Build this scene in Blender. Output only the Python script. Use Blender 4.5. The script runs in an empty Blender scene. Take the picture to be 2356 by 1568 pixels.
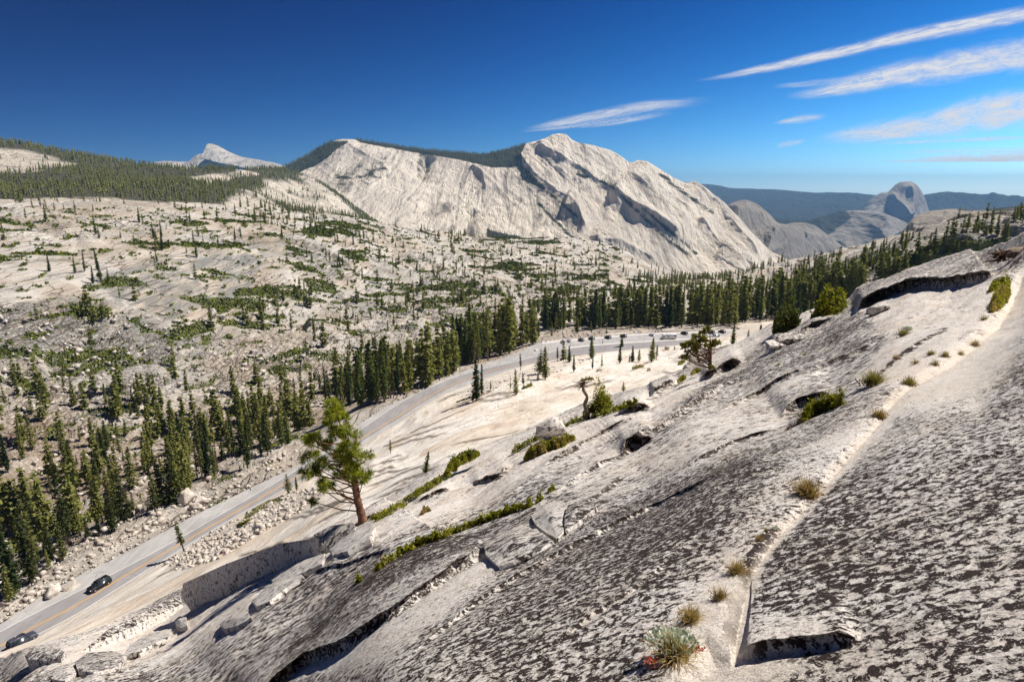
USE_HAZE = True
import bpy, bmesh, math, random
import numpy as np
from mathutils import Vector, Matrix
R = math.radians
# ------------------------------------------------------------------ camera, sky, sun
scene = bpy.context.scene
col = scene.collection
PITCH = R(13.7); LENS = 22.0
SUN_EL, SUN_AZ = R(54), R(66)          # azimuth clockwise from the view direction (+Y) towards +X
cam = bpy.data.objects.new('camera', bpy.data.cameras.new('camera'))
col.objects.link(cam); scene.camera = cam
cam.location = (0, 0, 0); cam.rotation_euler = (math.pi/2 - PITCH, 0, 0)
cam.data.lens = LENS; cam.data.sensor_width = 36; cam.data.clip_start = 0.1; cam.data.clip_end = 200000
w = bpy.data.worlds.new('World'); scene.world = w; w.use_nodes = True
nt = w.node_tree; nt.nodes.clear()
sky = nt.nodes.new('ShaderNodeTexSky'); sky.sky_type = 'NISHITA'; sky.sun_disc = False
sky.sun_elevation = SUN_EL; sky.sun_rotation = SUN_AZ; sky.altitude = 2600; sky.air_density = 1.0
sky.dust_density = 0.25; sky.ozone_density = 2.2
bg = nt.nodes.new('ShaderNodeBackground'); bg.inputs[1].default_value = 0.09
wo = nt.nodes.new('ShaderNodeOutputWorld')
# a polarised mountain sky: each channel scaled by exp(A + B*height + C*sideways) of the view direction
tc = nt.nodes.new('ShaderNodeTexCoord'); sx = nt.nodes.new('ShaderNodeSeparateXYZ'); nt.links.new(tc.outputs['Generated'], sx.inputs[0])
def wm(op, a, b=0.0, c=0.0):
    n = nt.nodes.new('ShaderNodeMath'); n.operation = op
    for k, v in enumerate((a, b, c)):
        if isinstance(v, bpy.types.NodeSocket): nt.links.new(v, n.inputs[k])
        else: n.inputs[k].default_value = v
    return n.outputs[0]
zc = wm('MINIMUM', wm('MAXIMUM', sx.outputs[2], 0.0), 0.42); xc = wm('MINIMUM', wm('MAXIMUM', sx.outputs[0], -0.65), 0.65)
SKYFIT = ((-1.05, -13.5, 2.1), (-0.56, -5.0, 1.60), (-0.12, -2.7, 1.10))
cs = nt.nodes.new('ShaderNodeSeparateColor'); nt.links.new(sky.outputs[0], cs.inputs[0]); cm = nt.nodes.new('ShaderNodeCombineColor')
for k, (A, B, Cc) in enumerate(SKYFIT):
    g = wm('EXPONENT', wm('MULTIPLY_ADD', xc, Cc, wm('MULTIPLY_ADD', zc, B, A)))
    nt.links.new(wm('MULTIPLY', g, cs.outputs[k]), cm.inputs[k])
nt.links.new(cm.outputs[0], bg.inputs[0]); nt.links.new(bg.outputs[0], wo.inputs[0])
sun = bpy.data.objects.new('sun', bpy.data.lights.new('sun', 'SUN')); col.objects.link(sun)
sun.data.energy = 4.9; sun.data.angle = R(0.5); sun.data.color = (1.0, 0.95, 0.87)
sdir = Vector((math.sin(SUN_AZ)*math.cos(SUN_EL), math.cos(SUN_AZ)*math.cos(SUN_EL), math.sin(SUN_EL)))
sun.rotation_euler = sdir.to_track_quat('Z', 'Y').to_euler()
vs = scene.view_settings; vs.view_transform = 'Standard'; vs.look = 'None'; vs.exposure = 0.40; vs.gamma = 1
scene.render.engine = 'CYCLES'; scene.cycles.max_bounces = 4; scene.cycles.diffuse_bounces = 2
scene.cycles.transparent_max_bounces = 16; scene.cycles.volume_bounces = 0
scene.cycles.caustics_reflective = False; scene.cycles.caustics_refractive = False
scene.render.resolution_x = 1024; scene.render.resolution_y = 681

# ------------------------------------------------------------------ helpers
FP = LENS/36*2356.0; CX, CY = 1178.0, 783.5
cp, sp = math.cos(PITCH), math.sin(PITCH)
def ray(X, Y):
    """direction with unit axial depth for a point of the 2356x1567 view"""
    a = (np.asarray(X, float)-CX)/FP; b = (CY-np.asarray(Y, float))/FP
    return np.stack([a, cp+b*sp, -sp+b*cp+0*a], -1)
def proj(P):
    P = np.asarray(P, float)
    d = P[..., 1]*cp - P[..., 2]*sp
    u = P[..., 1]*sp + P[..., 2]*cp
    return CX+FP*P[..., 0]/d, CY-FP*u/d, d
def onz(X, Y, z):
    r = ray(X, Y); return r*(z/r[..., 2:3])
rs = np.random.RandomState(7)
_perm = rs.permutation(4096); _perm = np.concatenate([_perm, _perm, _perm])
_gr = rs.normal(size=(4096, 3)); _gr /= np.linalg.norm(_gr, axis=1)[:, None]
def noise3(p):
    i = np.floor(p).astype(np.int64); f = p-i; u = f*f*f*(f*(f*6-15)+10)
    i &= 4095 if False else 1023
    out = 0
    for dx in (0, 1):
        for dy in (0, 1):
            for dz in (0, 1):
                h = _perm[_perm[_perm[(i[..., 0]+dx) & 1023]+((i[..., 1]+dy) & 1023)]+((i[..., 2]+dz) & 1023)]
                g = _gr[h]
                v = g[..., 0]*(f[..., 0]-dx)+g[..., 1]*(f[..., 1]-dy)+g[..., 2]*(f[..., 2]-dz)
                wt = (u[..., 0] if dx else 1-u[..., 0])*(u[..., 1] if dy else 1-u[..., 1])*(u[..., 2] if dz else 1-u[..., 2])
                out = out+v*wt
    return out*1.6
def fbm(p, oct=4, lac=2.1, gain=0.5, ridge=False):
    p = np.asarray(p, float); a = 1; s = 0; t = 0
    for k in range(oct):
        n = noise3(p+17.3*k)
        if ridge: n = 1-2*np.abs(n)
        s = s+a*n; t += a; a *= gain; p = p*lac
    return s/t
_jr = rs.rand(4096, 3)
def cells(x, y):
    """2-D Worley: random value of the nearest cell, distance to the cell edge"""
    ix = np.floor(x).astype(np.int64); iy = np.floor(y).astype(np.int64)
    d1 = np.full(x.shape, 9.0); d2 = np.full(x.shape, 9.0); v = np.zeros(x.shape)
    for dx in (-1, 0, 1):
        for dy in (-1, 0, 1):
            h = _perm[_perm[(ix+dx) & 1023]+((iy+dy) & 1023)]
            px = ix+dx+_jr[h, 0]; py = iy+dy+_jr[h, 1]
            d = np.hypot(px-x, py-y)
            nr = d < d1
            d2 = np.where(nr, d1, np.minimum(d2, d)); v = np.where(nr, _jr[h, 2], v); d1 = np.where(nr, d, d1)
    return v, d2-d1
def sst(a, b, x):
    t = np.clip((x-a)/(b-a), 0, 1); return t*t*(3-2*t)
def pchip(xs, ys, x):
    xs = np.asarray(xs, float); ys = np.asarray(ys, float)
    h = np.diff(xs); d = np.diff(ys)/h
    m = np.zeros(len(xs))
    for i in range(1, len(xs)-1):
        if d[i-1]*d[i] > 0:
            w1 = 2*h[i]+h[i-1]; w2 = h[i]+2*h[i-1]
            m[i] = (w1+w2)/(w1/d[i-1]+w2/d[i])
    m[0] = d[0]; m[-1] = d[-1]
    i = np.clip(np.searchsorted(xs, x)-1, 0, len(xs)-2); t = np.clip((x-xs[i])/h[i], 0, 1)
    return ((1+2*t)*(1-t)**2*ys[i]+t*(1-t)**2*h[i]*m[i]+t*t*(3-2*t)*ys[i+1]+t*t*(t-1)*h[i]*m[i+1])
def pchip_cols(Y, t):
    """Y: K x C values at s=0..K-1; t: rows -> rows x C"""
    K = Y.shape[0]; d = np.diff(Y, axis=0); m = np.zeros_like(Y)
    if K > 2:
        a, b = d[:-1], d[1:]; ok = a*b > 0
        m[1:-1] = np.where(ok, 2*a*b/np.where(ok, a+b, 1), 0)
    m[0] = d[0]; m[-1] = d[-1]
    i = np.clip(np.floor(t).astype(int), 0, K-2); u = (t-i)[:, None]
    return ((1+2*u)*(1-u)**2*Y[i]+u*(1-u)**2*m[i]+u*u*(3-2*u)*Y[i+1]+u*u*(u-1)*m[i+1])
def dense(pts, n=6):
    """Catmull-Rom refinement"""
    p = np.asarray(pts, float)
    if len(p) < 3: return p
    q = np.vstack([2*p[0]-p[1], p, 2*p[-1]-p[-2]]); o = []
    for i in range(1, len(q)-2):
        for t in np.arange(n)/n:
            o.append(.5*((2*q[i])+(-q[i-1]+q[i+1])*t+(2*q[i-1]-5*q[i]+4*q[i+1]-q[i+2])*t*t+(-q[i-1]+3*q[i]-3*q[i+1]+q[i+2])*t**3))
    o.append(p[-1]); return np.array(o)
def box(X, Y, pts, m):
    p = np.asarray(pts, float); return (X > p[:, 0].min()-m) & (X < p[:, 0].max()+m) & (Y > p[:, 1].min()-m) & (Y < p[:, 1].max()+m)
def polyinfo(X, Y, pts, margin=None):
    if margin is not None:
        k = box(X, Y, pts, margin); sd = np.full(X.shape, -1e4); pr = np.zeros(X.shape)
        if k.any(): sd[k], pr[k] = polyinfo(X[k], Y[k], pts)
        return sd, pr
    """signed distance (positive on the upper-left side when pts run left to right) and arc parameter 0..1"""
    pts = np.asarray(pts, float); best = np.full(X.shape, 1e9); sd = np.zeros(X.shape); pr = np.zeros(X.shape)
    L = np.hypot(*np.diff(pts, axis=0).T); tot = L.sum(); acc = 0
    for k in range(len(pts)-1):
        a = pts[k]; b = pts[k+1]; e = b-a
        t = np.clip(((X-a[0])*e[0]+(Y-a[1])*e[1])/(L[k]**2), 0, 1)
        dx = X-a[0]-t*e[0]; dy = Y-a[1]-t*e[1]; d = np.hypot(dx, dy)
        cr = e[0]*dy-e[1]*dx
        nr = d < best
        best = np.where(nr, d, best); sd = np.where(nr, np.where(cr < 0, d, -d), sd); pr = np.where(nr, (acc+t*L[k])/tot, pr)
        acc += L[k]
    return sd, pr
def inpoly(X, Y, poly):
    c = np.zeros(np.shape(X), bool); n = len(poly)
    for i in range(n):
        x1, y1 = poly[i]; x2, y2 = poly[(i+1) % n]
        if y1 == y2: continue
        c ^= ((y1 > Y) != (y2 > Y)) & (X < (x2-x1)*(Y-y1)/(y2-y1)+x1)
    return c
def softpoly(X, Y, poly, soft):
    """1 inside, fading over soft pixels"""
    k = box(X, Y, poly, soft*1.2); o = np.zeros(X.shape)
    if k.any():
        x, y = X[k], Y[k]; ins = inpoly(x, y, poly); sd, _ = polyinfo(x, y, list(poly)+[poly[0]])
        o[k] = sst(-soft, soft, np.where(ins, np.abs(sd), -np.abs(sd)))
    return o
def setp(o, label=None, cat=None, group=None, kind=None):
    if label: o['label'] = label
    if cat: o['category'] = cat
    if group: o['group'] = group
    if kind: o['kind'] = kind
    return o
def link(o, parent=None):
    col.objects.link(o)
    if parent is not None: o.parent = parent
    return o
def mesh_np(name, V, F, mats, attrs=None, smooth=True, parent=None, fm=None):
    """V n x 3, F list/array m x k (k = 3 or 4)"""
    V = np.ascontiguousarray(V, np.float32); F = np.ascontiguousarray(F, np.int32); k = F.shape[1]
    me = bpy.data.meshes.new(name)
    me.vertices.add(len(V)); me.vertices.foreach_set('co', V.ravel())
    me.loops.add(F.size); me.loops.foreach_set('vertex_index', F.ravel())
    me.polygons.add(len(F)); me.polygons.foreach_set('loop_start', np.arange(0, F.size, k, dtype=np.int32))
    me.polygons.foreach_set('loop_total', np.full(len(F), k, np.int32))
    if fm is not None: me.polygons.foreach_set('material_index', np.asarray(fm, np.int32))
    me.update(calc_edges=True)
    if smooth: me.polygons.foreach_set('use_smooth', np.ones(len(F), bool))
    for a, v in (attrs or {}).items():
        at = me.attributes.new(a, 'FLOAT', 'POINT'); at.data.foreach_set('value', np.ascontiguousarray(v, np.float32).ravel())
    for m in (mats if isinstance(mats, (list, tuple)) else [mats]): me.materials.append(m)
    o = bpy.data.objects.new(name, me); link(o, parent); return o
def gridf(nr, nc):
    a = np.arange(nr*nc).reshape(nr, nc)
    return np.stack([a[:-1, :-1], a[:-1, 1:], a[1:, 1:], a[1:, :-1]], -1).reshape(-1, 4)
def grid_mesh(name, P, mats, attrs=None, flip=False):
    F = gridf(*P.shape[:2])
    if flip: F = F[:, ::-1]
    return mesh_np(name, P.reshape(-1, 3), F, mats, attrs)
def gnormal(P):
    a = np.gradient(P, axis=1); b = np.gradient(P, axis=0); n = np.cross(a, b)
    n /= np.maximum(np.linalg.norm(n, axis=-1), 1e-9)[..., None]
    return np.where(n[..., 2:3] < 0, -n, n)
class ZBuf:
    def __init__(s, P, cell=4.0, x0=-400, x1=2800, y0=200, y1=1900):
        s.c = cell; s.x0 = x0; s.y0 = y0; s.P = P.reshape(-1, 3)
        X, Y, d = proj(s.P); w_, h_ = int((x1-x0)/cell), int((y1-y0)/cell)
        i = ((X-x0)/cell).astype(int); j = ((Y-y0)/cell).astype(int)
        ok = (d > 0.2) & (i >= 0) & (i < w_) & (j >= 0) & (j < h_)
        idx = np.nonzero(ok)[0]; o = idx[np.argsort(-d[idx])]
        s.b = np.full((h_, w_), -1, int); s.b[j[o], i[o]] = o
        s.X, s.Y, s.d = X, Y, d
    def at(s, X, Y):
        """nearest visible surface point under the view point, pushed to the exact ray"""
        i = int((X-s.x0)/s.c); j = int((Y-s.y0)/s.c); best = None
        for rad in range(0, 4):
            for jj in range(j-rad, j+rad+1):
                for ii in range(i-rad, i+rad+1):
                    if 0 <= jj < s.b.shape[0] and 0 <= ii < s.b.shape[1]:
                        k = s.b[jj, ii]
                        if k >= 0:
                            q = (s.X[k]-X)**2+(s.Y[k]-Y)**2
                            if best is None or q < best[0]: best = (q, k)
            if best: break
        if best is None: return None
        return Vector(s.P[best[1]].tolist())

# ------------------------------------------------------------------ materials
class NT:
    def __init__(s, name):
        s.m = bpy.data.materials.new(name); s.m.use_nodes = True; s.t = s.m.node_tree; s.t.nodes.clear()
    def n(s, kind, **kw):
        nd = s.t.nodes.new('ShaderNode'+kind)
        ins = kw.pop('i', {})
        for k, v in kw.items(): setattr(nd, k, v)
        for k, v in ins.items(): s.put(nd.inputs[k], v)
        return nd
    def put(s, sock, v):
        if isinstance(v, bpy.types.NodeSocket): s.t.links.new(v, sock)
        elif isinstance(v, bpy.types.Node): s.t.links.new(v.outputs[0], sock)
        else: sock.default_value = v
    def noise(s, vec, scale, detail=4, rough=0.5, dist=0.0, lac=2.0):
        return s.n('TexNoise', i={'Vector': vec, 'Scale': scale, 'Detail': detail, 'Roughness': rough, 'Distortion': dist, 'Lacunarity': lac}).outputs[0]
    def coord(s, scale=(1, 1, 1), rot=(0, 0, 0), kind='Object'):
        tcn = s.n('TexCoord'); return s.n('Mapping', i={'Vector': tcn.outputs[kind], 'Scale': scale, 'Rotation': rot}).outputs[0]
    def vmap(s, v, scale=(1, 1, 1), rot=(0, 0, 0)):
        return s.n('Mapping', i={'Vector': v, 'Scale': scale, 'Rotation': rot}).outputs[0]
    def ramp(s, v, stops, interp='LINEAR'):
        nd = s.n('ValToRGB', i={0: v}); nd.color_ramp.interpolation = interp; el = nd.color_ramp.elements
        while len(el) < len(stops): el.new(0.5)
        for k, (ps, c) in enumerate(stops):
            el[k].position = ps; el[k].color = (c, c, c, 1) if isinstance(c, (int, float)) else (*c, 1)
        return nd.outputs[0]
    def mix(s, f, a, b, mode='MIX'):
        nd = s.n('Mix', data_type='RGBA', blend_type=mode); s.put(nd.inputs[0], f)
        for k, v in ((6, a), (7, b)): s.put(nd.inputs[k], (*v, 1) if isinstance(v, tuple) and len(v) == 3 else v)
        return nd.outputs[2]
    def math(s, op, a, b=0.0, c=0.0, clamp=False):
        nd = s.n('Math', operation=op, use_clamp=clamp); s.put(nd.inputs[0], a); s.put(nd.inputs[1], b)
        if op in ('MULTIPLY_ADD', 'SMOOTH_MIN', 'WRAP', 'COMPARE'): s.put(nd.inputs[2], c)
        return nd.outputs[0]
    def attr(s, name): return s.n('Attribute', attribute_name=name).outputs['Fac']
    def bump(s, h, strength=0.5, dist=0.1, nrm=None):
        ins = {'Height': h, 'Strength': strength, 'Distance': dist}
        if nrm is not None: ins['Normal'] = nrm
        return s.n('Bump', i=ins).outputs[0]
    def bsdf(s, color, rough=0.9, nrm=None, spec=0.2, **kw):
        ins = {'Base Color': (*color, 1) if isinstance(color, tuple) else color, 'Roughness': rough, 'Specular IOR Level': spec}
        if nrm is not None: ins['Normal'] = nrm
        ins.update(kw); return s.n('BsdfPrincipled', i=ins)
    def out(s, sh): s.n('OutputMaterial', i={0: sh}); return s.m
def plain(name, c, rough=0.6, spec=0.4, var=0.0, metallic=0.0, scale=4.0):
    t = NT(name)
    cc = c
    if var:
        v = t.noise(t.coord(), scale, 4, 0.6)
        cc = t.mix(v, tuple(x*(1-var) for x in c), tuple(min(1, x*(1+var)) for x in c))
    return t.out(t.bsdf(cc, rough, spec=spec, Metallic=metallic))
def hexc(r, g, b):
    f = lambda v: ((v/255+0.055)/1.055)**2.4 if v > 10 else v/255/12.92
    return (f(r), f(g), f(b))
# ------------------------------------------------------------------ rock and ground materials
def mat_near_rock(name='lichened_granite', obj_space=True, cov=None):
    t = NT(name); v = t.coord()
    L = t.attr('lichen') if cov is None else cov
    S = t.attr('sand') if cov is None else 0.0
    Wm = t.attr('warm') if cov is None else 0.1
    g1 = t.noise(v, 0.8, 4, 0.6); g2 = t.noise(v, 38, 5, 0.75); g3 = t.noise(v, 5, 6, 0.7); g4 = t.noise(v, 140, 2, 0.6)
    base = t.ramp(g1, [(0.3, (0.64, 0.565, 0.48)), (0.55, (0.79, 0.745, 0.69)), (0.75, (0.68, 0.64, 0.59))])
    base = t.mix(t.math('MULTIPLY', Wm, t.ramp(g3, [(0.35, 0.25), (0.65, 1.0)])), base, (0.66, 0.47, 0.30))
    base = t.mix(t.ramp(g2, [(0.42, 0.70), (0.52, 0.0)]), base, (0.24, 0.20, 0.17))
    base = t.mix(t.ramp(g4, [(0.50, 0.0), (0.62, 0.35)]), base, (0.88, 0.86, 0.83))
    # grey crust
    gg = t.noise(v, 6.0, 7, 0.72)
    gm = t.math('MULTIPLY', t.ramp(gg, [(0.53, 0.0), (0.57, 0.6)]), t.math('ADD', t.math('MULTIPLY', L, 0.8), 0.12))
    base = t.mix(gm, base, (0.27, 0.235, 0.205))
    # black-brown lichen, and the shade tone painted on ledge faces
    vd = t.n('VectorMath', operation='ADD', i={0: v, 1: t.n('VectorMath', operation='SCALE', i={0: t.n('TexNoise', i={'Vector': v, 'Scale': 9.0, 'Detail': 2}).outputs['Color'], 'Scale': 0.12}).outputs[0]}).outputs[0]
    G = t.attr('grain') if cov is None else 0.8
    na = t.noise(vd, 17.0, 6, 0.74, lac=2.15); nb = t.noise(vd, 5.5, 7, 0.80, lac=2.15)
    ln = t.mix(G, na, nb); ln = t.math('ADD', t.math('MULTIPLY', ln, .84), t.math('MULTIPLY', t.noise(v, 70, 3, .8), .16)); lp = t.noise(v, 1.1, 4, 0.6)
    th = t.math('ADD', ln, t.math('MULTIPLY', t.math('SUBTRACT', lp, 0.5), 0.11))
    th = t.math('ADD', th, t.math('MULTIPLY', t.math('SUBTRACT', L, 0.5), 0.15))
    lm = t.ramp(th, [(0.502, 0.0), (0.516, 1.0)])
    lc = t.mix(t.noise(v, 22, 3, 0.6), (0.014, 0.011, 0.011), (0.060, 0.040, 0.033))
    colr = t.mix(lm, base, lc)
    sg = t.noise(v, 90, 3, 0.8)
    sand = t.ramp(sg, [(0.3, (0.22, 0.16, 0.12)), (0.45, (0.64, 0.55, 0.45)), (0.65, (0.86, 0.80, 0.72))])
    colr = t.mix(t.math('MULTIPLY', S, t.ramp(t.noise(v, 4, 5, 0.7), [(0.35, 0.5), (0.6, 1.0)])), colr, sand)
    h = t.math('ADD', t.math('MULTIPLY', g2, 0.012), t.math('MULTIPLY', lm, 0.004))
    h = t.math('ADD', h, t.math('MULTIPLY', t.noise(v, 9, 8, 0.75), 0.028))
    return t.out(t.bsdf(colr, 0.92, t.bump(h, 0.8, 1.0), 0.15))

def mat_slab():
    """pale glacier polished slab with long thin streaks"""
    t = NT('pale_slab'); v = t.coord()
    sv = t.vmap(v, (0.05, 0.012, 0.05), (0, 0, R(28)))
    sv2 = t.vmap(v, (0.35, 0.06, 0.35), (0, 0, R(31)))
    a = t.noise(sv, 1.0, 6, 0.62, 0.5); b = t.noise(sv2, 1.0, 8, 0.68, 0.6)
    c = t.ramp(a, [(0.3, (0.56, 0.45, 0.35)), (0.46, (0.68, 0.59, 0.48)), (0.58, (0.76, 0.70, 0.62)), (0.72, (0.50, 0.455, 0.41))])
    c = t.mix(t.ramp(b, [(0.34, 0.85), (0.46, 0.0)]), c, (0.40, 0.30, 0.22))
    c = t.mix(t.ramp(b, [(0.58, 0.0), (0.68, 0.6)]), c, (0.40, 0.37, 0.35))
    f = t.noise(v, 3.0, 6, 0.75)
    c = t.mix(t.ramp(f, [(0.32, 0.45), (0.46, 0.0)]), c, (0.42, 0.36, 0.30))
    # long joints
    cv = t.vmap(v, (0.045, 0.010, 0.02), (0, 0, R(29)))
    vo = t.n('TexVoronoi', feature='DISTANCE_TO_EDGE', i={'Vector': t.mix(0.12, cv, t.n('TexNoise', i={'Vector': cv, 'Scale': 2.0, 'Detail': 3}).outputs['Color']), 'Scale': 1.0}).outputs['Distance']
    ck = t.math('MULTIPLY', t.ramp(vo, [(0.0, 1.0), (0.004, 0.0)]), t.ramp(t.noise(v, 0.05, 2), [(0.52, 0.0), (0.62, 1.0)]))
    c = t.mix(t.math('MULTIPLY', ck, 0.75), c, (0.10, 0.075, 0.055))
    c = t.mix(t.math('MULTIPLY', t.attr('seam'), .85), c, (.12, .085, .055))
    c = t.mix(t.attr('gravel'), c, t.ramp(t.noise(v, 2.2, 5, 0.8), [(0.35, (0.33, 0.27, 0.21)), (0.6, (0.66, 0.60, 0.52))]))
    h = t.math('ADD', t.math('MULTIPLY', b, 0.5), t.math('MULTIPLY', ck, -0.6)); h = t.math('ADD', h, t.math('MULTIPLY', f, 0.15))
    return t.out(t.bsdf(c, 0.85, t.bump(h, 0.7, 1.0), 0.2))

def mat_hill():
    t = NT('jointed_granite'); v = t.coord()
    grey = t.attr('grey'); rough_ = t.attr('broken'); dirt = t.attr('dirt')
    a = t.noise(t.vmap(v, (0.012, 0.012, 0.03)), 1.0, 8, 0.65, 0.4)
    c = t.ramp(a, [(0.3, (0.34, 0.25, 0.175)), (0.43, (0.54, 0.455, 0.355)), (0.55, (0.66, 0.60, 0.52)), (0.67, (0.36, 0.33, 0.30))])
    s1 = t.noise(t.vmap(v, (0.10, 0.018, 0.018), (0, R(10), R(38))), 1.0, 8, 0.7, 0.3)
    gm = t.math('MULTIPLY', t.ramp(s1, [(0.38, 0.0), (0.54, 1.0)]), grey)
    c = t.mix(gm, c, (0.25, 0.24, 0.215))
    wv = t.n('TexNoise', i={'Vector': v, 'Scale': 0.04, 'Detail': 4}).outputs['Color']
    off = t.n('VectorMath', operation='SCALE', i={0: wv, 'Scale': 7.0}).outputs[0]
    vv = t.n('VectorMath', operation='ADD', i={0: v, 1: off}).outputs[0]
    def crack(sx, sy, sz, rot, w_):
        q = t.vmap(vv, (sx, sy, sz), (0, 0, rot))
        return t.ramp(t.n('TexVoronoi', feature='DISTANCE_TO_EDGE', i={'Vector': q, 'Scale': 1.0}).outputs['Distance'], [(0.0, 1.0), (w_, 0.0)])
    k1 = t.math('MULTIPLY', crack(0.16, 0.016, 0.25, R(-58), 0.06), t.ramp(t.noise(v, 0.03, 4, 0.6), [(0.40, 0.0), (0.52, 1.0)]))
    k2 = t.math('MULTIPLY', crack(0.30, 0.07, 0.5, R(40), 0.09), t.math('MULTIPLY', rough_, t.ramp(t.noise(v, .06, 3), [(.42, 0), (.58, .8)])))
    f = t.noise(v, 0.55, 7, 0.8)
    c = t.mix(t.math('MULTIPLY', t.ramp(f, [(0.42, 0.95), (0.49, 0.0)]), t.math('MULTIPLY_ADD', rough_, 0.74, 0.22)), c, (0.17, 0.13, 0.095))
    c = t.mix(t.math('MULTIPLY', t.ramp(f, [(0.55, 0.0), (0.66, 0.8)]), rough_), c, (0.80, 0.77, 0.72))
    c = t.mix(t.math('MULTIPLY', t.math('MAXIMUM', k1, k2), 0.85), c, (0.085, 0.062, 0.045))
    c = t.mix(t.math('MULTIPLY', t.attr('seam'), t.ramp(f, [(.35, 1.0), (.6, .35)])), c, (0.07, 0.06, 0.03))
    c = t.mix(t.math('MULTIPLY', dirt, t.ramp(f, [(0.4, 1.0), (0.6, 0.25)])), c, (0.22, 0.14, 0.085))
    c = t.mix(t.math('MULTIPLY', t.attr('veg'), t.ramp(f, [(.38, 1.0), (.60, .55)])), c, t.mix(t.noise(v, .9, 4, .8), (.022, .036, .006), (.125, .15, .025)))
    h = t.math('ADD', t.math('MULTIPLY', f, 1.6), t.math('MULTIPLY', t.math('MAXIMUM', k1, k2), -1.2))
    h = t.math('ADD', h, t.math('MULTIPLY', s1, 1.2))
    return t.out(t.bsdf(c, 0.9, t.bump(h, 0.75, 1.0), 0.15))

def mat_mountain(name, tint=1.0, scale=1.0, rot=35, grey=0.5, dirw=(1, 0.12, 0.25)):
    t = NT(name); v = t.coord()
    fo = t.attr('forest')
    def sc(x): return tuple(k*x*scale for k in dirw)
    a = t.noise(t.vmap(v, sc(0.010), (R(20), R(25), R(rot))), 1.0, 10, 0.70, 0.7)
    b = t.noise(t.vmap(v, sc(0.035), (R(20), R(25), R(rot+8))), 1.0, 8, 0.75, 0.5)
    big = t.noise(v, 0.0016*scale, 4, 0.6)
    c = t.ramp(a, [(0.33, (0.20, 0.18, 0.165)), (0.41, (0.52, 0.48, 0.43)), (0.48, (0.82, 0.77, 0.70)), (0.60, (0.66, 0.61, 0.56)), (0.68, (0.36, 0.33, 0.31))])
    c = t.mix(t.math('MULTIPLY', t.ramp(b, [(0.37, 0.95), (0.45, 0.0)]), 0.85), c, (0.15, 0.135, 0.13))
    c = t.mix(t.math('MULTIPLY', t.ramp(big, [(0.45, 0.0), (0.60, 1.0)]), grey), c, (0.40, 0.37, 0.355))
    c = t.mix(1.0, c, (tint*1.07, tint, tint*.88), 'MULTIPLY')
    c = t.mix(fo, c, t.mix(t.noise(v, 0.03*scale, 5, 0.8), (0.020, 0.024, 0.010), (0.07, 0.07, 0.030)))
    h = t.math('ADD', t.math('MULTIPLY', a, 90.0/scale), t.math('MULTIPLY', b, 40.0/scale))
    return t.out(t.bsdf(c, 0.9, t.bump(h, 0.9, 1.0), 0.1))
M_rock = mat_near_rock(); M_slab = mat_slab(); M_hill = mat_hill()

# ------------------------------------------------------------------ near dome (structure)
crest = np.array([(-400, 1700), (-200, 1640), (60, 1535), (250, 1475), (420, 1400), (560, 1365), (850, 1210), (1020, 1105), (1160, 1040),
                  (1250, 1005), (1350, 962), (1470, 925), (1600, 868), (1700, 815), (1780, 775), (1880, 742), (1990, 700), (2130, 648), (2230, 612),
                  (2300, 592), (2356, 562), (2600, 470), (2800, 400), (3400, 200)], float)
cdep = [(-400, 34), (-200, 36), (60, 36), (250, 36), (560, 35), (850, 35), (1020, 38), (1250, 44), (1470, 52), (1600, 60), (1700, 68), (1780, 72),
        (1880, 66), (1990, 58), (2130, 48), (2300, 36), (2356, 30), (2600, 20), (2800, 15), (3400, 9)]
def planew(X, Y):
    r = ray(X, Y); return (-r[..., 2]+0.442*r[..., 0]-0.443*r[..., 1])/1.6
ctrl = []
for x, d in cdep: ctrl.append((x, np.interp(x, crest[:, 0], crest[:, 1]), 1/d))
for x, y in [(2356, 1568), (1900, 1568), (1600, 1500), (1300, 1568), (900, 1568), (1200, 1420), (1500, 1350), (1890, 1130), (2356, 1100),
             (2356, 800), (2100, 950), (2600, 1568), (2600, 900), (2000, 1300), (1650, 1130), (1900, 1750), (1000, 1750), (2600, 1750), (3100, 900), (3300, 1568), (3300, 2300), (2200, 2300), (1200, 2300)]:
    ctrl.append((x, y, float(planew(x, y))))
ctrl += [(600, 1425, .050), (860, 1305, .058), (740, 1500, .095), (400, 1490, .036), (1100, 1180, .050), (1090, 1300, .098), (300, 1568, .045), (600, 1568, .088), (0, 1600, .03),
         (1300, 1090, .050), (1500, 1020, .052), (1700, 930, .044), (1300, 1200, .095), (-300, 1750, .045), (2200, 720, .048), (1900, 850, .046), (2356, 660, .055), (1500, 1150, .10), (500, 1750, .13), (100, 1750, .08)]
ctrl = np.array(ctrl)
def tps(C, lam=1e-6):
    x = C[:, :2]/1000; n = len(x); r2 = ((x[:, None]-x[None])**2).sum(-1)
    K = np.where(r2 > 0, r2*np.log(np.maximum(r2, 1e-12)), 0)+lam*np.eye(n)
    Pm = np.hstack([np.ones((n, 1)), x]); A = np.vstack([np.hstack([K, Pm]), np.hstack([Pm.T, np.zeros((3, 3))])])
    s = np.linalg.solve(A, np.concatenate([C[:, 2], np.zeros(3)]))
    def f(X, Y):
        X = np.asarray(X, float)/1000; Y = np.asarray(Y, float)/1000
        o = s[n]+s[n+1]*X+s[n+2]*Y
        for k in range(n):
            q = (X-x[k, 0])**2+(Y-x[k, 1])**2; o = o+s[k]*q*np.log(np.maximum(q, 1e-12))
        return o
    return f
Wn = tps(ctrl)
NU = Vector((-0.375, -0.376*-1, 0.85)).normalized()   # slab normal (faces up, away and left)
NU = np.array([-0.375, 0.376, 0.85]); NU /= np.linalg.norm(NU)
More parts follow.
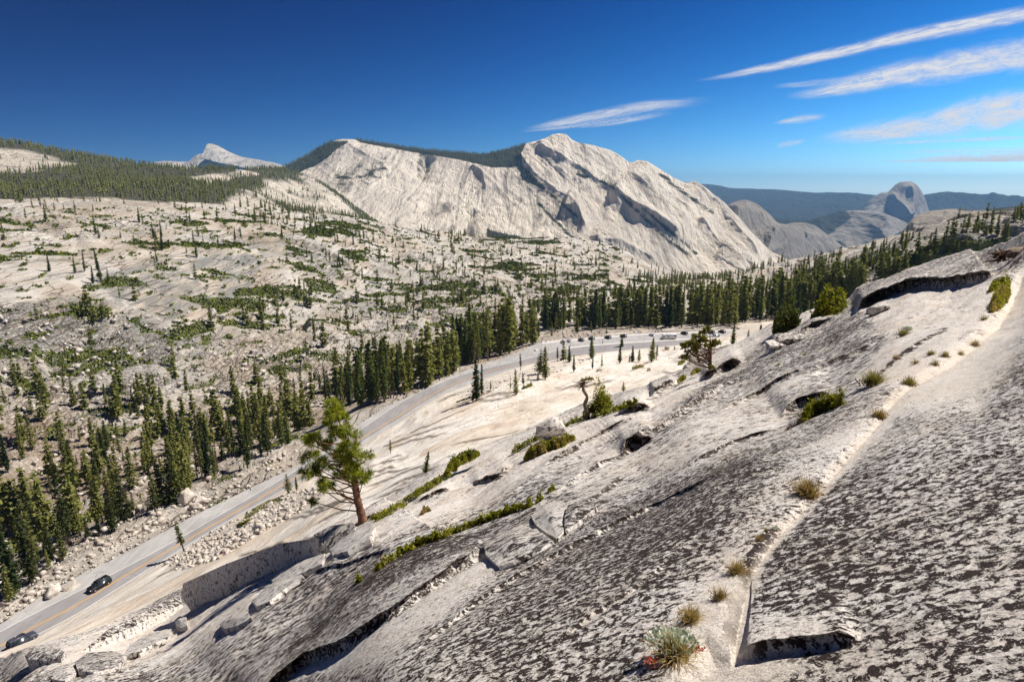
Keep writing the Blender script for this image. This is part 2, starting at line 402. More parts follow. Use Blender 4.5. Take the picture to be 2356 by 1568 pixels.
def near_point(X, Y):
    X = np.asarray(X, float); Y = np.asarray(Y, float)
    return ray(X, Y)/np.maximum(Wn(X, Y), 0.012)[..., None]
GULLY = [(2420, 560), (2350, 640), (2290, 745), (2200, 820), (2110, 880), (2050, 940), (2000, 1010), (1950, 1065), (1900, 1120), (1850, 1175), (1790, 1240), (1745, 1300), (1715, 1370), (1700, 1440), (1690, 1500)]
STEPS = [  # polyline, height m, edge width px, decay px, end taper
    ([(560, 1690), (700, 1580), (780, 1545), (860, 1490), (930, 1448), (1000, 1400), (1060, 1352), (1108, 1315), (1118, 1262)], 25, 5, 160, .12),
    ([(1690, 1505), (1730, 1512), (1790, 1500), (1850, 1490), (1925, 1480), (1990, 1462)], 36, 6, 70, .18),
    ([(1975, 748), (2040, 716), (2105, 688), (2150, 680), (2220, 678), (2290, 664), (2310, 640)], 24, 4, 60, .12),
    ([(1760, 838), (1800, 826), (1850, 800), (1905, 772), (1960, 752)], 14, 4, 40, .3),
    ([(1510, 942), (1530, 932), (1575, 905)], 16, 3, 25, .25),
    ([(1620, 902), (1660, 890), (1690, 870), (1730, 855)], 22, 3, 30, .25),
    ([(1435, 990), (1470, 978), (1520, 960)], 14, 3, 25, .3),
    ([(1440, 1078), (1452, 1062), (1480, 1045), (1530, 1030)], 18, 4, 70, .35),
    ([(1090, 1145), (1150, 1130), (1195, 1098)], 10, 2.5, 25, .25),
    ([(960, 1190), (1020, 1165), (1060, 1150)], 8, 2.5, 20, .3),
    ([(1260, 1270), (1330, 1225), (1420, 1150), (1500, 1110)], 8, 6, 50, .3),
    ([(700, 1300), (850, 1240), (930, 1180)], 8, 3, 30, .3),
    ([(1800, 985), (1860, 945), (1935, 930)], 16, 5, 70, .3),
    ([(1240, 1120), (1330, 1075), (1400, 1030), (1500, 985)], 8, 3, 35, .3),
    ([(900, 1600), (1080, 1450), (1250, 1335), (1420, 1240), (1600, 1150), (1760, 1080)], 9, 3, 60, .25),
    ([(1180, 1600), (1350, 1480), (1500, 1370), (1660, 1230)], 6, 3, 50, .3),
    ([(1240, 1190), (1360, 1120), (1450, 1065), (1560, 985), (1680, 915), (1800, 865)], 9, 3, 45, .3),
    ([(560, 1500), (700, 1400), (860, 1325), (1000, 1270)], 6, 3, 40, .3), ([(1560, 1120), (1700, 1040), (1830, 985)], 8, 3, 40, .3), ([(1650, 985), (1780, 915), (1900, 868)], 8, 2.5, 30, .3),
    ([(2000, 905), (2100, 830), (2220, 760)], 5, 3, 30, .3), ([(1850, 905), (1960, 850), (2060, 790)], 6, 3, 30, .3), ([(1960, 1500), (2120, 1440), (2356, 1395)], 5, 5, 80, .3), ([(2000, 1180), (2180, 1080), (2400, 1010)], 5, 4, 90, .3),
    ([(1880, 1568), (2000, 1545), (2150, 1500), (2300, 1480)], 4, 10, 60, .3),
]
SHRUBA = [(850, 1200), (900, 1178), (960, 1140), (1010, 1100), (1060, 1060), (1110, 1035)]
def build_near():
    nc, nr = 2050, 960
    X = np.concatenate([np.linspace(-330, 2480, 1700), np.linspace(2480, 3500, nc-1700+1)[1:]])
    yc = pchip(crest[:, 0], crest[:, 1], X)
    s = np.linspace(0, 1, nr-60)**0.93
    Y = np.concatenate([yc[None]+(1680-yc[None])*s[:, None], 1680+620*np.linspace(0, 1, 61)[1:, None]+0*yc[None]]); X = np.broadcast_to(X, Y.shape).copy()
    P = near_point(X, Y); D = np.einsum('ijk,k->ij', P, np.array([0, cp, -sp]))
    h = np.zeros(X.shape)
    # broad undulation (exfoliation waves, stretched along the slope strike)
    st = np.array([0.7, 0.7, 0]); q = P.copy(); along = P@st
    q2 = np.stack([(P@np.array([.7, -.7, .2])), along*0.45, P[..., 2]*0.5], -1)
    amp = np.clip(D*0.010, 0.02, 0.20)
    h += fbm(q2*0.35, 3)*amp*1.3 + fbm(q2*1.3+5, 3)*np.clip(D*.004, .012, .09)
    h += fbm(P*6.0, 3)*np.clip(D*0.0009, .004, .02)
    px = D/FP
    g, gp = polyinfo(X, Y, dense(GULLY, 4))
    # right-hand slab is raised with a rounded rim (right side is negative g)
    right = -g
    hr = np.interp(gp, [0, .3, .6, .9, 1], [34, 30, 24, 34, 40])*D/FP
    below = softpoly(X, Y, [(1640, 1515), (1730, 1520), (1925, 1488), (2050, 1450), (2300, 1430), (2800, 1400), (2800, 1800), (1400, 1800)], 25)
    h += np.where(right > 0, hr*(.62*(1-np.exp(-right/9.0))+.38*(1-np.exp(-right/70.0))), 0)*(1-below)
    # sandy gully floor on the left of that rim
    wid = np.interp(gp, [0, .12, .3, .45, .6, .8, 1], [40, 60, 130, 34, 16, 12, 36])*(1+.35*fbm(np.stack([X*.012, Y*.012, 0*X], -1), 3))
    inside = (1-sst(0.35, 1.2, g/wid))*sst(-9, 2, g)
    h -= inside*np.interp(gp, [0, .3, .5, .8, 1], [6, 8, 1, 1, 3])*D/FP
    lowsand = softpoly(X, Y, [(1560, 1600), (1500, 1530), (1560, 1470), (1640, 1380), (1700, 1290), (1720, 1370), (1695, 1450), (1700, 1510), (1850, 1530), (1700, 1600)], 22)
    GX = np.gradient(P, axis=1)/np.gradient(X, axis=1)[..., None]; GY = np.gradient(P, axis=0)/np.gradient(Y, axis=0)[..., None]; OH = np.zeros(P.shape); fm = np.zeros(X.shape)
    for pts, H, ew, dec, tp in STEPS:
        sd, pr = polyinfo(X, Y, dense(pts), 3.5*dec+20)
        H = H*D/FP
        wob = fbm(np.stack([X*.011, Y*.011, 0*X+dec], -1), 2)*9
        sdw = sd+wob*(ew/5.0)
        tap = sst(0, tp, pr)*sst(0, tp, 1-pr)
        h += H*tap*sst(-ew, ew*0.4, sdw)*np.exp(-np.maximum(sdw, 0)/dec)
        tv = np.array(pts[-1], float)-np.array(pts[0], float); tv /= np.hypot(*tv); Hp = H*FP/D; amt = tap*sst(-ew*.3, ew*.6, sdw)*np.exp(-np.maximum(sdw, 0)/(dec*.35))*Hp*.38
        fm = np.maximum(fm, tap*np.exp(-((sdw+ew*.1)/(ew*1.1))**2))  # step-face mask for the painted shade
        OH += amt[..., None]*(GX*(-tv[1])+GY*tv[0])
        h -= 0.12*H*tap*np.exp(-((sdw+ew*1.6)/(ew*1.3))**2)
    P = P+NU*h[..., None]+OH
    # lichen cover, plus shade painted on ledge faces and the slab rim
    li = 0.52+0.30*fbm(P*0.35+3, 3)
    pale = np.zeros(X.shape)
    def pl(poly, v, soft=18):
        nonlocal pale; pale = np.maximum(pale, softpoly(X, Y, poly, soft)*v)
    pl([(600, 1330), (850, 1215), (1100, 1060), (1470, 940), (1640, 880), (1700, 850), (1560, 990), (1400, 1060), (1240, 1130), (1130, 1200), (860, 1300), (760, 1360), (640, 1430)], .62, 25)
    pl([(1118, 1320), (1250, 1245), (1290, 1250), (1160, 1350), (900, 1568), (700, 1590), (860, 1500), (1000, 1405)], .55, 18)
    pl([(1300, 1090), (1420, 1020), (1560, 1080), (1700, 1060), (1560, 1130), (1350, 1200)], .35, 40)
    pl([(2000, 740), (2120, 690), (2290, 675), (2330, 640), (2290, 740), (2120, 880), (1990, 900), (2060, 800)], .8, 25)
    pl([(1560, 960), (1700, 930), (1830, 880), (1880, 920), (1800, 1000), (1560, 1080)], .35, 40)
    pl([(0, 1568), (200, 1500), (450, 1430), (640, 1400), (560, 1500), (380, 1568)], .75, 30)
    pl([(1950, 1000), (2060, 940), (1890, 1130), (1760, 1260), (1600, 1480), (1560, 1420), (1700, 1240), (1830, 1090)], .45, 25)
    pl([(1690, 1500), (1700, 1440), (1760, 1420), (1900, 1440), (1920, 1478)], .4, 20)
    pl([(1780, 730), (1990, 700), (1900, 760), (1700, 850), (1600, 900), (1620, 870)], .5, 12)
    dark = softpoly(X, Y, [(620, 1560), (850, 1330), (1110, 1260), (1100, 1310), (860, 1480), (700, 1568)], 25)*.16
    dark = np.maximum(dark, softpoly(X, Y, [(1450, 1060), (1600, 930), (1900, 800), (2000, 760), (1960, 800), (1700, 900), (1560, 1010)], 16)*.25)
    dark = np.maximum(dark, softpoly(X, Y, [(900, 1568), (1300, 1250), (1700, 1060), (1800, 1100), (1500, 1400), (1300, 1568)], 30)*.10)
    li = np.clip(li-pale*0.75+dark, 0, 1)*(1-inside*.9)
    sand = np.clip(np.maximum(inside*np.interp(gp, [0, .3, .42, .5, .72, .85, 1], [.5, .7, .3, .15, .2, .7, .85]), lowsand*.95), 0, 1)
    li = np.maximum(li, fm*.78)  # ledge faces darkened through the lichen mask, painting in their shade
    li *= 1-sand

    li = np.maximum(li, .9*sst(-2, 3, right)*(1-sst(12, 30, right))*sst(.72, .80, gp)*(1-below))  # rim flank: dark lichen that also paints in shade on its rounded side
    warm = np.clip(0.14+0.5*fbm(P*0.5+9, 3)+0.25*pale, 0, .6)
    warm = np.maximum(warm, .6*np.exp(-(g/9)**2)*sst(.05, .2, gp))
    # roll-over beyond the crest: hidden ground that drops away and dives under the next slab
    k = 26; T = P[0]; Dc = D[0]
    rows = []
    hd = T[:, :2]/np.linalg.norm(T[:, :2], axis=1)[:, None]
    for i in range(k, 0, -1):
        u = i/k; out = Dc*0.30*u
        rows.append(np.concatenate([T[:, :2]+hd*out[:, None], (T[:, 2]-out*0.55-Dc*0.55*u*u)[:, None]], 1))
    rows = np.array(rows)
    P2 = np.concatenate([rows, P], 0)
    ext = lambda a: np.concatenate([np.repeat(a[:1], k, 0), a], 0)
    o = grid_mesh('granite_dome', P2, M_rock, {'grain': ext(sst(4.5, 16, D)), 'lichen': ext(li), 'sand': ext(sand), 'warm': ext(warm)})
    setp(o, kind='structure')
    return P
Pn = build_near(); ZN = ZBuf(Pn, 4)

# ------------------------------------------------------------------ pale slab running down to the road
def sheet(curves, az0, az1, nc, rows, wig=None):
    """polar height field through curves [(az[], r[], z[])...] sorted by distance"""
    az = np.linspace(az0, az1, nc)
    Rr = np.array([np.exp(pchip(c[0], np.log(c[1]), np.clip(az, c[0][0], c[0][-1]))) for c in curves])
    Z = np.array([pchip(c[0], c[2], np.clip(az, c[0][0], c[0][-1])) for c in curves])
    for i in range(1, len(Rr)): Rr[i] = np.maximum(Rr[i], Rr[i-1]*1.01)
    t = np.concatenate([np.linspace(i, i+1, n, endpoint=False) for i, n in enumerate(rows)]+[[len(curves)-1.0]])
    r = np.exp(pchip_cols(np.log(Rr), t)); z = pchip_cols(Z, t)
    return np.stack([r*np.sin(az)[None], r*np.cos(az)[None], z], -1), t
def cv(pts):
    """pts: (X, Y, ('z', z)) or (X, Y, r): r horizontal distance -> (az, r, z)"""
    o = []
    for p in pts:
        d = ray(p[0], p[1]); hh = math.hypot(d[0], d[1])
        if isinstance(p[2], tuple): t_ = p[2][1]/d[2]; r = hh*t_; z = p[2][1]
        else: r = p[2]; z = d[2]*r/hh
        o.append((math.atan2(d[0], d[1]), r, z))
    o.sort(); return tuple(np.array(c) for c in zip(*o))
ZR = -86.0
RIN = [(-400, 1700), (-200, 1620), (0, 1515), (100, 1455), (250, 1367), (400, 1275), (560, 1180), (700, 1100), (830, 1025), (920, 965), (1000, 915), (1090, 880), (1208, 838), (1274, 826), (1354, 812), (1413, 805), (1500, 797), (1562, 791), (1655, 777), (1760, 760), (1900, 745), (2400, 700), (2800, 690)]
ROUT = [(-400, 1640), (-200, 1545), (0, 1435), (130, 1352), (300, 1265), (420, 1200), (560, 1130), (700, 1062), (790, 1005), (880, 940), (960, 905), (1020, 872), (1100, 842), (1180, 815), (1245, 786), (1290, 782), (1354, 776), (1428, 770), (1486, 765), (1545, 763), (1628, 759), (1702, 754), (1800, 748), (1900, 735), (2400, 690), (2800, 670)]
def build_slab():
    c0 = cv([(x, np.interp(x, crest[:, 0], crest[:, 1])+90, float(np.interp(x, [c[0] for c in cdep], [c[1] for c in cdep]))*1.04) for x in (-400, -200, 0, 200, 400, 600, 850, 1050, 1250, 1470, 1600, 1700, 1780, 1900, 2130, 2356, 2600, 2800)])
    c1 = cv([(-400, 1690, 50), (0, 1555, 52), (250, 1470, 50), (560, 1350, 47), (850, 1190, 46), (1050, 1080, 52), (1250, 1000, 68), (1470, 925, 90), (1600, 868, 120), (1700, 815, 160), (1780, 777, 190), (1900, 770, 200), (2356, 700, 200), (2800, 600, 200)])
    c2 = cv([(-400, 1690, 75), (0, 1530, 85), (250, 1425, 85), (560, 1270, 85), (850, 1110, 90), (1050, 1010, 110), (1250, 940, 140), (1470, 872, 185), (1600, 832, 220), (1700, 785, 240), (1760, 762, 250), (1900, 768, 260), (2356, 700, 260), (2800, 600, 260)])
    c3 = cv([(x, y+2, ('z', ZR+.25)) for x, y in RIN if x <= 1562]+[(1655, 778, 372), (1760, 772, 330), (1900, 770, 330), (2400, 720, 330), (2800, 700, 330)])
    c4 = (c3[0], c3[1]*1.012+1.2, c3[2]-1.2); c5 = (c3[0], c3[1]*1.25, c3[2]-9)
    P, t = sheet([c0, c1, c2, c3, c4, c5], R(-50), R(50), 1150, [40, 170, 230, 8, 6])
    X, Y, D = proj(P)
    dirn = np.stack([P[..., 0]*.87-P[..., 1]*.5, (P[..., 0]*.5+P[..., 1]*.87)*.25, P[..., 2]*.3], -1)
    fade = sst(0.3, 1.2, t)*(1-sst(2.85, 3.0, t))
    h = fbm(dirn*.035, 4)*2.6*fade[:, None]+fbm(dirn*.22, 3)*.45*fade[:, None]
    terr = dirn[..., 0]*.11+fbm(dirn*.05+3, 2)*1.2; fr = terr-np.floor(terr)
    h += (sst(0, .06, fr)*(1-fr))*0.55*fade[:, None]*sst(.45, .6, .5+.5*fbm(dirn*.03+8, 2))
    P[..., 2] += h
    seam = 0*X; rg_ = np.random.RandomState(17)
    for i in range(46):
        x0 = rg_.rand()*1500+100; y0 = float(np.interp(x0, [c_[0] for c_ in RIN], [c_[1] for c_ in RIN]))+8+rg_.rand()**.8*150*(1 if x0 < 1500 else .3); L_ = 60+rg_.rand()*170; s_ = -.42+.1*rg_.rand()+(x0 > 1000)*.16
        pl_ = [(x0, y0), (x0+L_*.35, y0+L_*.35*s_+rg_.normal()*2.5), (x0+L_*.7, y0+L_*.7*s_+rg_.normal()*3), (x0+L_, y0+L_*s_)]; sd, pr = polyinfo(X, Y, dense(pl_), 30); sd = sd+fbm(np.stack([X*.05, Y*.05, 0*X+i], -1), 2)*3; tp = sst(0, .25, pr)*sst(0, .25, 1-pr)
        seam = np.maximum(seam, tp*np.exp(-(sd/(.9+.5*rg_.rand()))**2)); P[..., 2] += tp*(1.5+3*rg_.rand())*D/FP*sst(-2, 2, sd)*np.exp(-np.maximum(sd, 0)/16)
    gr = softpoly(X, Y, [(380, 1290), (480, 1225), (640, 1140), (760, 1110), (740, 1150), (620, 1215), (500, 1285), (400, 1312)], 8)
    gr = np.maximum(gr, softpoly(X, Y, [(1040, 905), (1200, 850), (1260, 838), (1360, 820), (1300, 850), (1200, 880), (1080, 920)], 8)*.7)
    gr = np.maximum(gr, (1-sst(4, 10, np.abs(polyinfo(X, Y, RIN)[0])))*.5)
    o = grid_mesh('rock_slope', P, M_slab, {'gravel': gr, 'seam': seam}); setp(o, kind='structure')
    return P
Ps = build_slab(); ZS = ZBuf(Ps, 4)

# ------------------------------------------------------------------ valley, middle hill and right-hand hill
def build_mid():
    xs = [-500, 0, 200, 400, 600, 800, 1000, 1200, 1300, 1400, 1600, 1800, 2000, 2200, 2356, 2600, 2900]
    def C(ys, rr): return cv([(x, y, r) for x, y, r in zip(xs, ys, rr)])
    ri = cv([(x, y, ('z', ZR-.45)) for x, y in RIN if x < 1700]+[(1760, 765, ('z', ZR-1)), (1900, 765, ('z', ZR-1)), (2400, 765, ('z', ZR-1)), (2900, 765, ('z', ZR-1))])
    c0 = (ri[0], ri[1]*.55, ri[2]*0-112); c1 = (ri[0], ri[1]*.975, ri[2]*0+ZR-.6)
    ro = cv([(x, y, ('z', ZR-.45)) for x, y in ROUT if x < 1900]+[(2100, 752, ('z', ZR-.5)), (2400, 752, ('z', ZR-.5)), (2900, 752, ('z', ZR-.5))])
    c2 = (ro[0], ro[1]+.5, ro[2])
    c3 = (ro[0], ro[1]*1.03+9, ro[2]-np.interp(ro[0], [R(-40), R(-10), R(5), R(15), R(30)], [1.5, 2.5, 4, 7, 2]))
    c4 = C([1230, 1160, 1080, 1010, 950, 890, 840, 792, 770, 758, 748, 742, 730, 690, 680, 660, 640], [270, 290, 312, 335, 360, 395, 435, 470, 480, 500, 500, 470, 400, 350, 320, 300, 290])
    c5 = C([900, 905, 895, 880, 850, 800, 765, 735, 722, 712, 700, 700, 685, 615, 590, 560, 540], [400, 405, 410, 425, 455, 500, 550, 600, 640, 660, 660, 600, 480, 420, 380, 350, 330])
    c6 = C([720, 725, 728, 730, 740, 725, 700, 680, 676, 675, 672, 660, 640, 575, 550, 520, 500], [500, 505, 515, 530, 560, 620, 700, 760, 790, 820, 860, 760, 560, 500, 460, 420, 400])
    c7 = C([600, 602, 604, 606, 610, 618, 625, 628, 630, 632, 655, 628, 590, 545, 520, 500, 480], [610, 615, 625, 645, 690, 760, 850, 930, 970, 1000, 1060, 900, 680, 600, 560, 520, 480])
    c8 = C([520, 520, 520, 520, 530, 550, 570, 580, 585, 595, 645, 612, 566, 524, 502, 480, 460], [740, 750, 765, 790, 850, 930, 1030, 1120, 1160, 1200, 1250, 1050, 820, 720, 680, 640, 600])
    c9 = C([466, 470, 471, 474, 488, 505, 540, 553, 546, 568, 641, 609, 562, 517, 490, 468, 450], [900, 920, 950, 980, 1040, 1120, 1240, 1330, 1370, 1400, 1400, 1120, 860, 780, 740, 700, 650])
    c10 = (c9[0], c9[1]*1.2, c9[2]-np.abs(c9[1])*.03-14); c11 = (c9[0], c9[1]*1.7, c9[2]-260)
    P, t = sheet([c0, c1, c2, c3, c4, c5, c6, c7, c8, c9, c10, c11], R(-50), R(50), 1300, [4, 6, 16, 90, 110, 150, 120, 90, 60, 14, 10])
    X, Y, D = proj(P)
    tt = t[:, None]+0*X
    f0 = sst(2.15, 3.2, tt)
    left = 1-sst(800, 1250, X)
    br = softpoly(X, Y, [(-400, 740), (200, 720), (330, 760), (480, 790), (640, 760), (820, 690), (980, 700), (1160, 690), (1240, 760), (900, 900), (400, 1050), (-400, 1060)], 40)
    br = np.maximum(br, .75*softpoly(X, Y, [(900, 640), (1300, 640), (1420, 700), (1100, 760), (950, 720)], 40))
    br = np.maximum(br, .6*softpoly(X, Y, [(-400, 480), (420, 500), (330, 570), (0, 590), (-400, 590)], 25))
    br = np.maximum(br, .55*softpoly(X, Y, [(2050, 560), (2400, 480), (2800, 470), (2500, 620), (2060, 640)], 30))
    br = np.maximum(br, .65*softpoly(X, Y, [(-400, 1000), (420, 950), (700, 930), (700, 1060), (420, 1190), (0, 1400), (-400, 1500)], 40))
    smooth = softpoly(X, Y, [(235, 645), (420, 600), (560, 610), (640, 600), (560, 700), (380, 745), (270, 710)], 14)
    smooth = np.maximum(smooth, softpoly(X, Y, [(-100, 570), (180, 560), (210, 600), (180, 640), (-100, 700)], 20)*.8)
    smooth = np.maximum(smooth, softpoly(X, Y, [(560, 530), (760, 560), (820, 590), (680, 640), (560, 590)], 20)*.7)
    smooth = np.maximum(smooth, softpoly(X, Y, [(860, 570), (1040, 580), (1010, 640), (900, 650), (850, 620)], 20)*.8)
    br = np.clip(br*(.55+.9*(.5+.5*fbm(P*.012, 3)))*(1-smooth), 0, 1)
    dirn = np.stack([P[..., 0]*.82-P[..., 1]*.57, (P[..., 0]*.57+P[..., 1]*.82)*.35, P[..., 2]*.5], -1)
    big = fbm(dirn*.0095, 4)*9*f0*(1-.6*smooth)*np.clip(D/500, .3, 1)
    ridg = fbm(dirn*.02+4, 4, ridge=True)*4.0*f0*(1-.8*smooth)
    # ledges: terraces that step down the hill
    te = P[..., 2]*.075+fbm(P*np.array([.006, .006, 0])+2, 3)*2.2+dirn[..., 0]*.02; fr = te-np.floor(te)
    ledge = (sst(0, .13, fr)-fr)*8.5*f0*(.30+.70*br)*(1-smooth)*sst(3.6, 4.6, tt)
    c1v, e1 = cells(dirn[..., 0]/9+fbm(P*.05, 2), dirn[..., 1]/7); c2v, e2 = cells(P[..., 0]/3.4+40+.5*fbm(P*.1, 2), P[..., 1]/3.4+7)
    blocks = br*f0*((c1v-.5)*3.6+np.minimum(e1, .2)*6 + (c2v-.5)*.9+np.minimum(e2, .3)*1.3)
    near_edge = 1-sst(9.0, 9.6, tt)*.7
    P[..., 2] += (big+ridg+ledge+blocks)*near_edge*np.where(tt > 9, 1-.5*np.clip(tt-9, 0, 1), 1)
    # a few explicit shapes: curved overhanging band above the grey slab
    seam = np.exp(-(np.minimum(fr, 1-fr)/.035)**2)*(.25+.75*br)*(1-smooth)*sst(.42, .62, .5+.5*fbm(P*.02+13, 3))*sst(3.6, 4.6, tt)
    for pts, Hq in [([(-60, 805), (100, 748), (230, 722), (330, 728)], 12), ([(-60, 862), (120, 805), (260, 772), (400, 762)], 9), ([(60, 885), (200, 832), (330, 802), (480, 772)], 8), ([(540, 908), (640, 852), (730, 802), (800, 770)], 11),
                    ([(540, 562), (640, 552), (740, 577), (835, 642)], 9), ([(1000, 642), (1080, 662), (1130, 702)], 7), ([(420, 543), (520, 541), (640, 547)], 5), ([(330, 880), (420, 856), (520, 852)], 12), ([(-60, 930), (60, 900), (180, 905)], 10), ([(560, 760), (660, 700), (760, 690)], 7),
                    ([(640, 900), (720, 860), (780, 840)], 8), ([(860, 760), (960, 720), (1060, 715)], 8), ([(20, 615), (120, 600), (210, 612)], 5), ([(900, 590), (980, 600), (1040, 640)], 6), ([(1880, 640), (1960, 600), (2060, 585)], 8), ([(2090, 620), (2160, 585), (2250, 570)], 10), ([(2150, 560), (2230, 540), (2330, 530)], 9), ([(1720, 700), (1800, 670), (1880, 660)], 6)]:
        sd, pr = polyinfo(X, Y, dense(pts), 90); sd = sd+fbm(np.stack([X*.03, Y*.03, 0*X+Hq], -1), 3)*5; tp = sst(0, .2, pr)*sst(0, .2, 1-pr)
        P[..., 2] += Hq*D/FP*tp*sst(-2, 2, sd)*np.exp(-np.maximum(sd, 0)/30); seam = np.maximum(seam, .9*tp*np.exp(-((sd+3)/2.0)**2))
    sd, pr = polyinfo(X, Y, [(215, 652), (300, 630), (400, 612), (500, 606), (600, 606)])
    P[..., 2] += 2.6*sst(0, .15, pr)*sst(0, .15, 1-pr)*sst(-2, 3, sd)*np.exp(-np.maximum(sd, 0)/35)
    grey = np.clip(.40+.6*fbm(P*.01+6, 3)+softpoly(X, Y, [(215, 650), (400, 605), (600, 600), (560, 690), (400, 740), (280, 715)], 14)
                   + .8*softpoly(X, Y, [(540, 560), (720, 560), (830, 640), (760, 640), (640, 590), (540, 590)], 20)+.6*softpoly(X, Y, [(-50, 720), (300, 730), (560, 780), (400, 900), (-50, 860)], 40)
                   + .9*softpoly(X, Y, [(1980, 600), (2360, 510), (2800, 470), (2600, 620), (2050, 700)], 40), 0, 1)
    dirt = np.clip(softpoly(X, Y, [(-400, 1020), (300, 1000), (700, 960), (1200, 790), (1250, 790), (900, 920), (500, 1110), (150, 1300), (-400, 1550)], 40)*(.75+1.3*fbm(P*.03+1, 3)), 0, .95)
    dirt = np.maximum(dirt, .6*softpoly(X, Y, [(1240, 780), (1300, 750), (1700, 735), (2000, 640), (1960, 740), (1700, 760), (1300, 785)], 12))
    dirt = np.maximum(dirt, np.clip(.35*fbm(P*.02+5, 3)+.02, 0, .4))
    dirt *= sst(2.0, 2.3, tt)
    o = grid_mesh('valley_ground', P, M_hill, {'grey': grey, 'broken': br, 'dirt': dirt, 'seam': seam}); setp(o, kind='structure')
    return P
Pm = build_mid(); ZM = ZBuf(Pm, 4)
print('terrain near/mid ok')
# ------------------------------------------------------------------ distant ground
def mtn_table(pts): return cv(pts)
def rib(P, X, Y, pts, H, wl, wr, tp=.15):
    """raised rib along a line: steep on its left/lower side (wl px), gentle on the other (wr px)"""
    sd, pr = polyinfo(X, Y, pts, 6*max(wl, wr)); tap = sst(0, tp, pr)*sst(0, tp, 1-pr); sd = np.maximum(sd, -300)
    return H*tap*np.where(sd > 0, np.exp(-sd/wr), np.exp(sd/wl))
def forest_attr(P, X, Y, polys, k=.006):
    f = np.zeros(X.shape); n = fbm(P*k, 4)
    for poly, v, s in polys: f = np.maximum(f, softpoly(X, Y, poly, s)*v)
    return np.clip(sst(.35, .6, f+n*.5), 0, 1)*(f > .02)
def build_forest_hill():
    c0 = cv([(x, y, r) for x, y, r in [(-500, 520, 900), (0, 510, 950), (400, 500, 1000), (700, 520, 1100), (1000, 560, 1300)]])
    c1 = cv([(-500, 478, 1050), (0, 474, 1080), (200, 474, 1100), (400, 476, 1150), (560, 480, 1250), (700, 505, 1400), (1000, 600, 1500)])
    c2 = cv([(-500, 440, 1300), (0, 440, 1350), (200, 436, 1400), (400, 440, 1450), (560, 450, 1600), (700, 490, 1900), (1000, 600, 1900)])
    c3 = cv([(-500, 390, 1750), (0, 392, 1750), (200, 400, 1750), (400, 415, 1800), (560, 418, 2100), (700, 445, 2500), (1000, 600, 2500)])
    c4 = cv([(-500, 322, 2300), (0, 329, 2300), (130, 350, 2250), (300, 378, 2150), (420, 391, 2100), (560, 393, 2400), (640, 390, 2800), (700, 405, 3000), (760, 435, 3000), (820, 480, 3000), (1000, 600, 3200)])
    c5 = (c4[0], c4[1]*1.25, c4[2]-120)
    P, t = sheet([c0, c1, c2, c3, c4, c5], R(-50), R(-6), 560, [20, 50, 60, 60, 10])
    P[..., 2] += fbm(P*.004, 4)*16*sst(.2, 1, t)[:, None]*(1-.7*sst(3.5, 4, t))[:, None]+fbm(P*.03, 3, ridge=True)*3
    X, Y, D = proj(P)
    f = .25+.9*sst(1.2, 1.8, t)[:, None]+0*X
    f -= softpoly(X, Y, [(-200, 330), (60, 340), (200, 378), (60, 400), (-200, 400)], 10)*.8
    f -= softpoly(X, Y, [(420, 405), (560, 388), (600, 400), (480, 425)], 6)*.8
    f -= softpoly(X, Y, [(520, 440), (640, 400), (720, 395), (900, 520), (560, 485)], 30)*.75
    f = np.clip(sst(.3, .7, f+.5*fbm(P*.008, 4)), 0, 1)
    o = grid_mesh('forested_hill', P, mat_mountain('hill_rock', .95, 4, 20, .2, (1, .5, .5)), {'forest': f*.9}); setp(o, kind='structure')
    return P, f
Pf, Ff = build_forest_hill(); ZF = ZBuf(Pf, 4)
RIDGE = [(450, 420, 4300), (640, 388, 4400), (700, 362, 4400), (760, 326, 4400), (790, 320, 4400), (830, 324, 4450), (880, 331, 4500), (960, 342, 4600), (1050, 350, 4700), (1110, 354, 4700), (1180, 340, 4750), (1215, 329, 4800),
          (1258, 317, 4850), (1268, 312, 4850), (1290, 308, 4850), (1303, 311, 4850), (1315, 322, 4850), (1330, 329, 4850), (1400, 346, 4900), (1430, 362, 4900), (1452, 376, 4900), (1466, 370, 4900), (1480, 370, 4900), (1505, 383, 4900), (1540, 406, 4900), (1580, 424, 4900),
          (1620, 440, 4850), (1650, 462, 4800), (1680, 490, 4700), (1715, 530, 4500), (1760, 570, 4300), (1820, 600, 4100), (1880, 640, 4000), (2000, 760, 4000)]
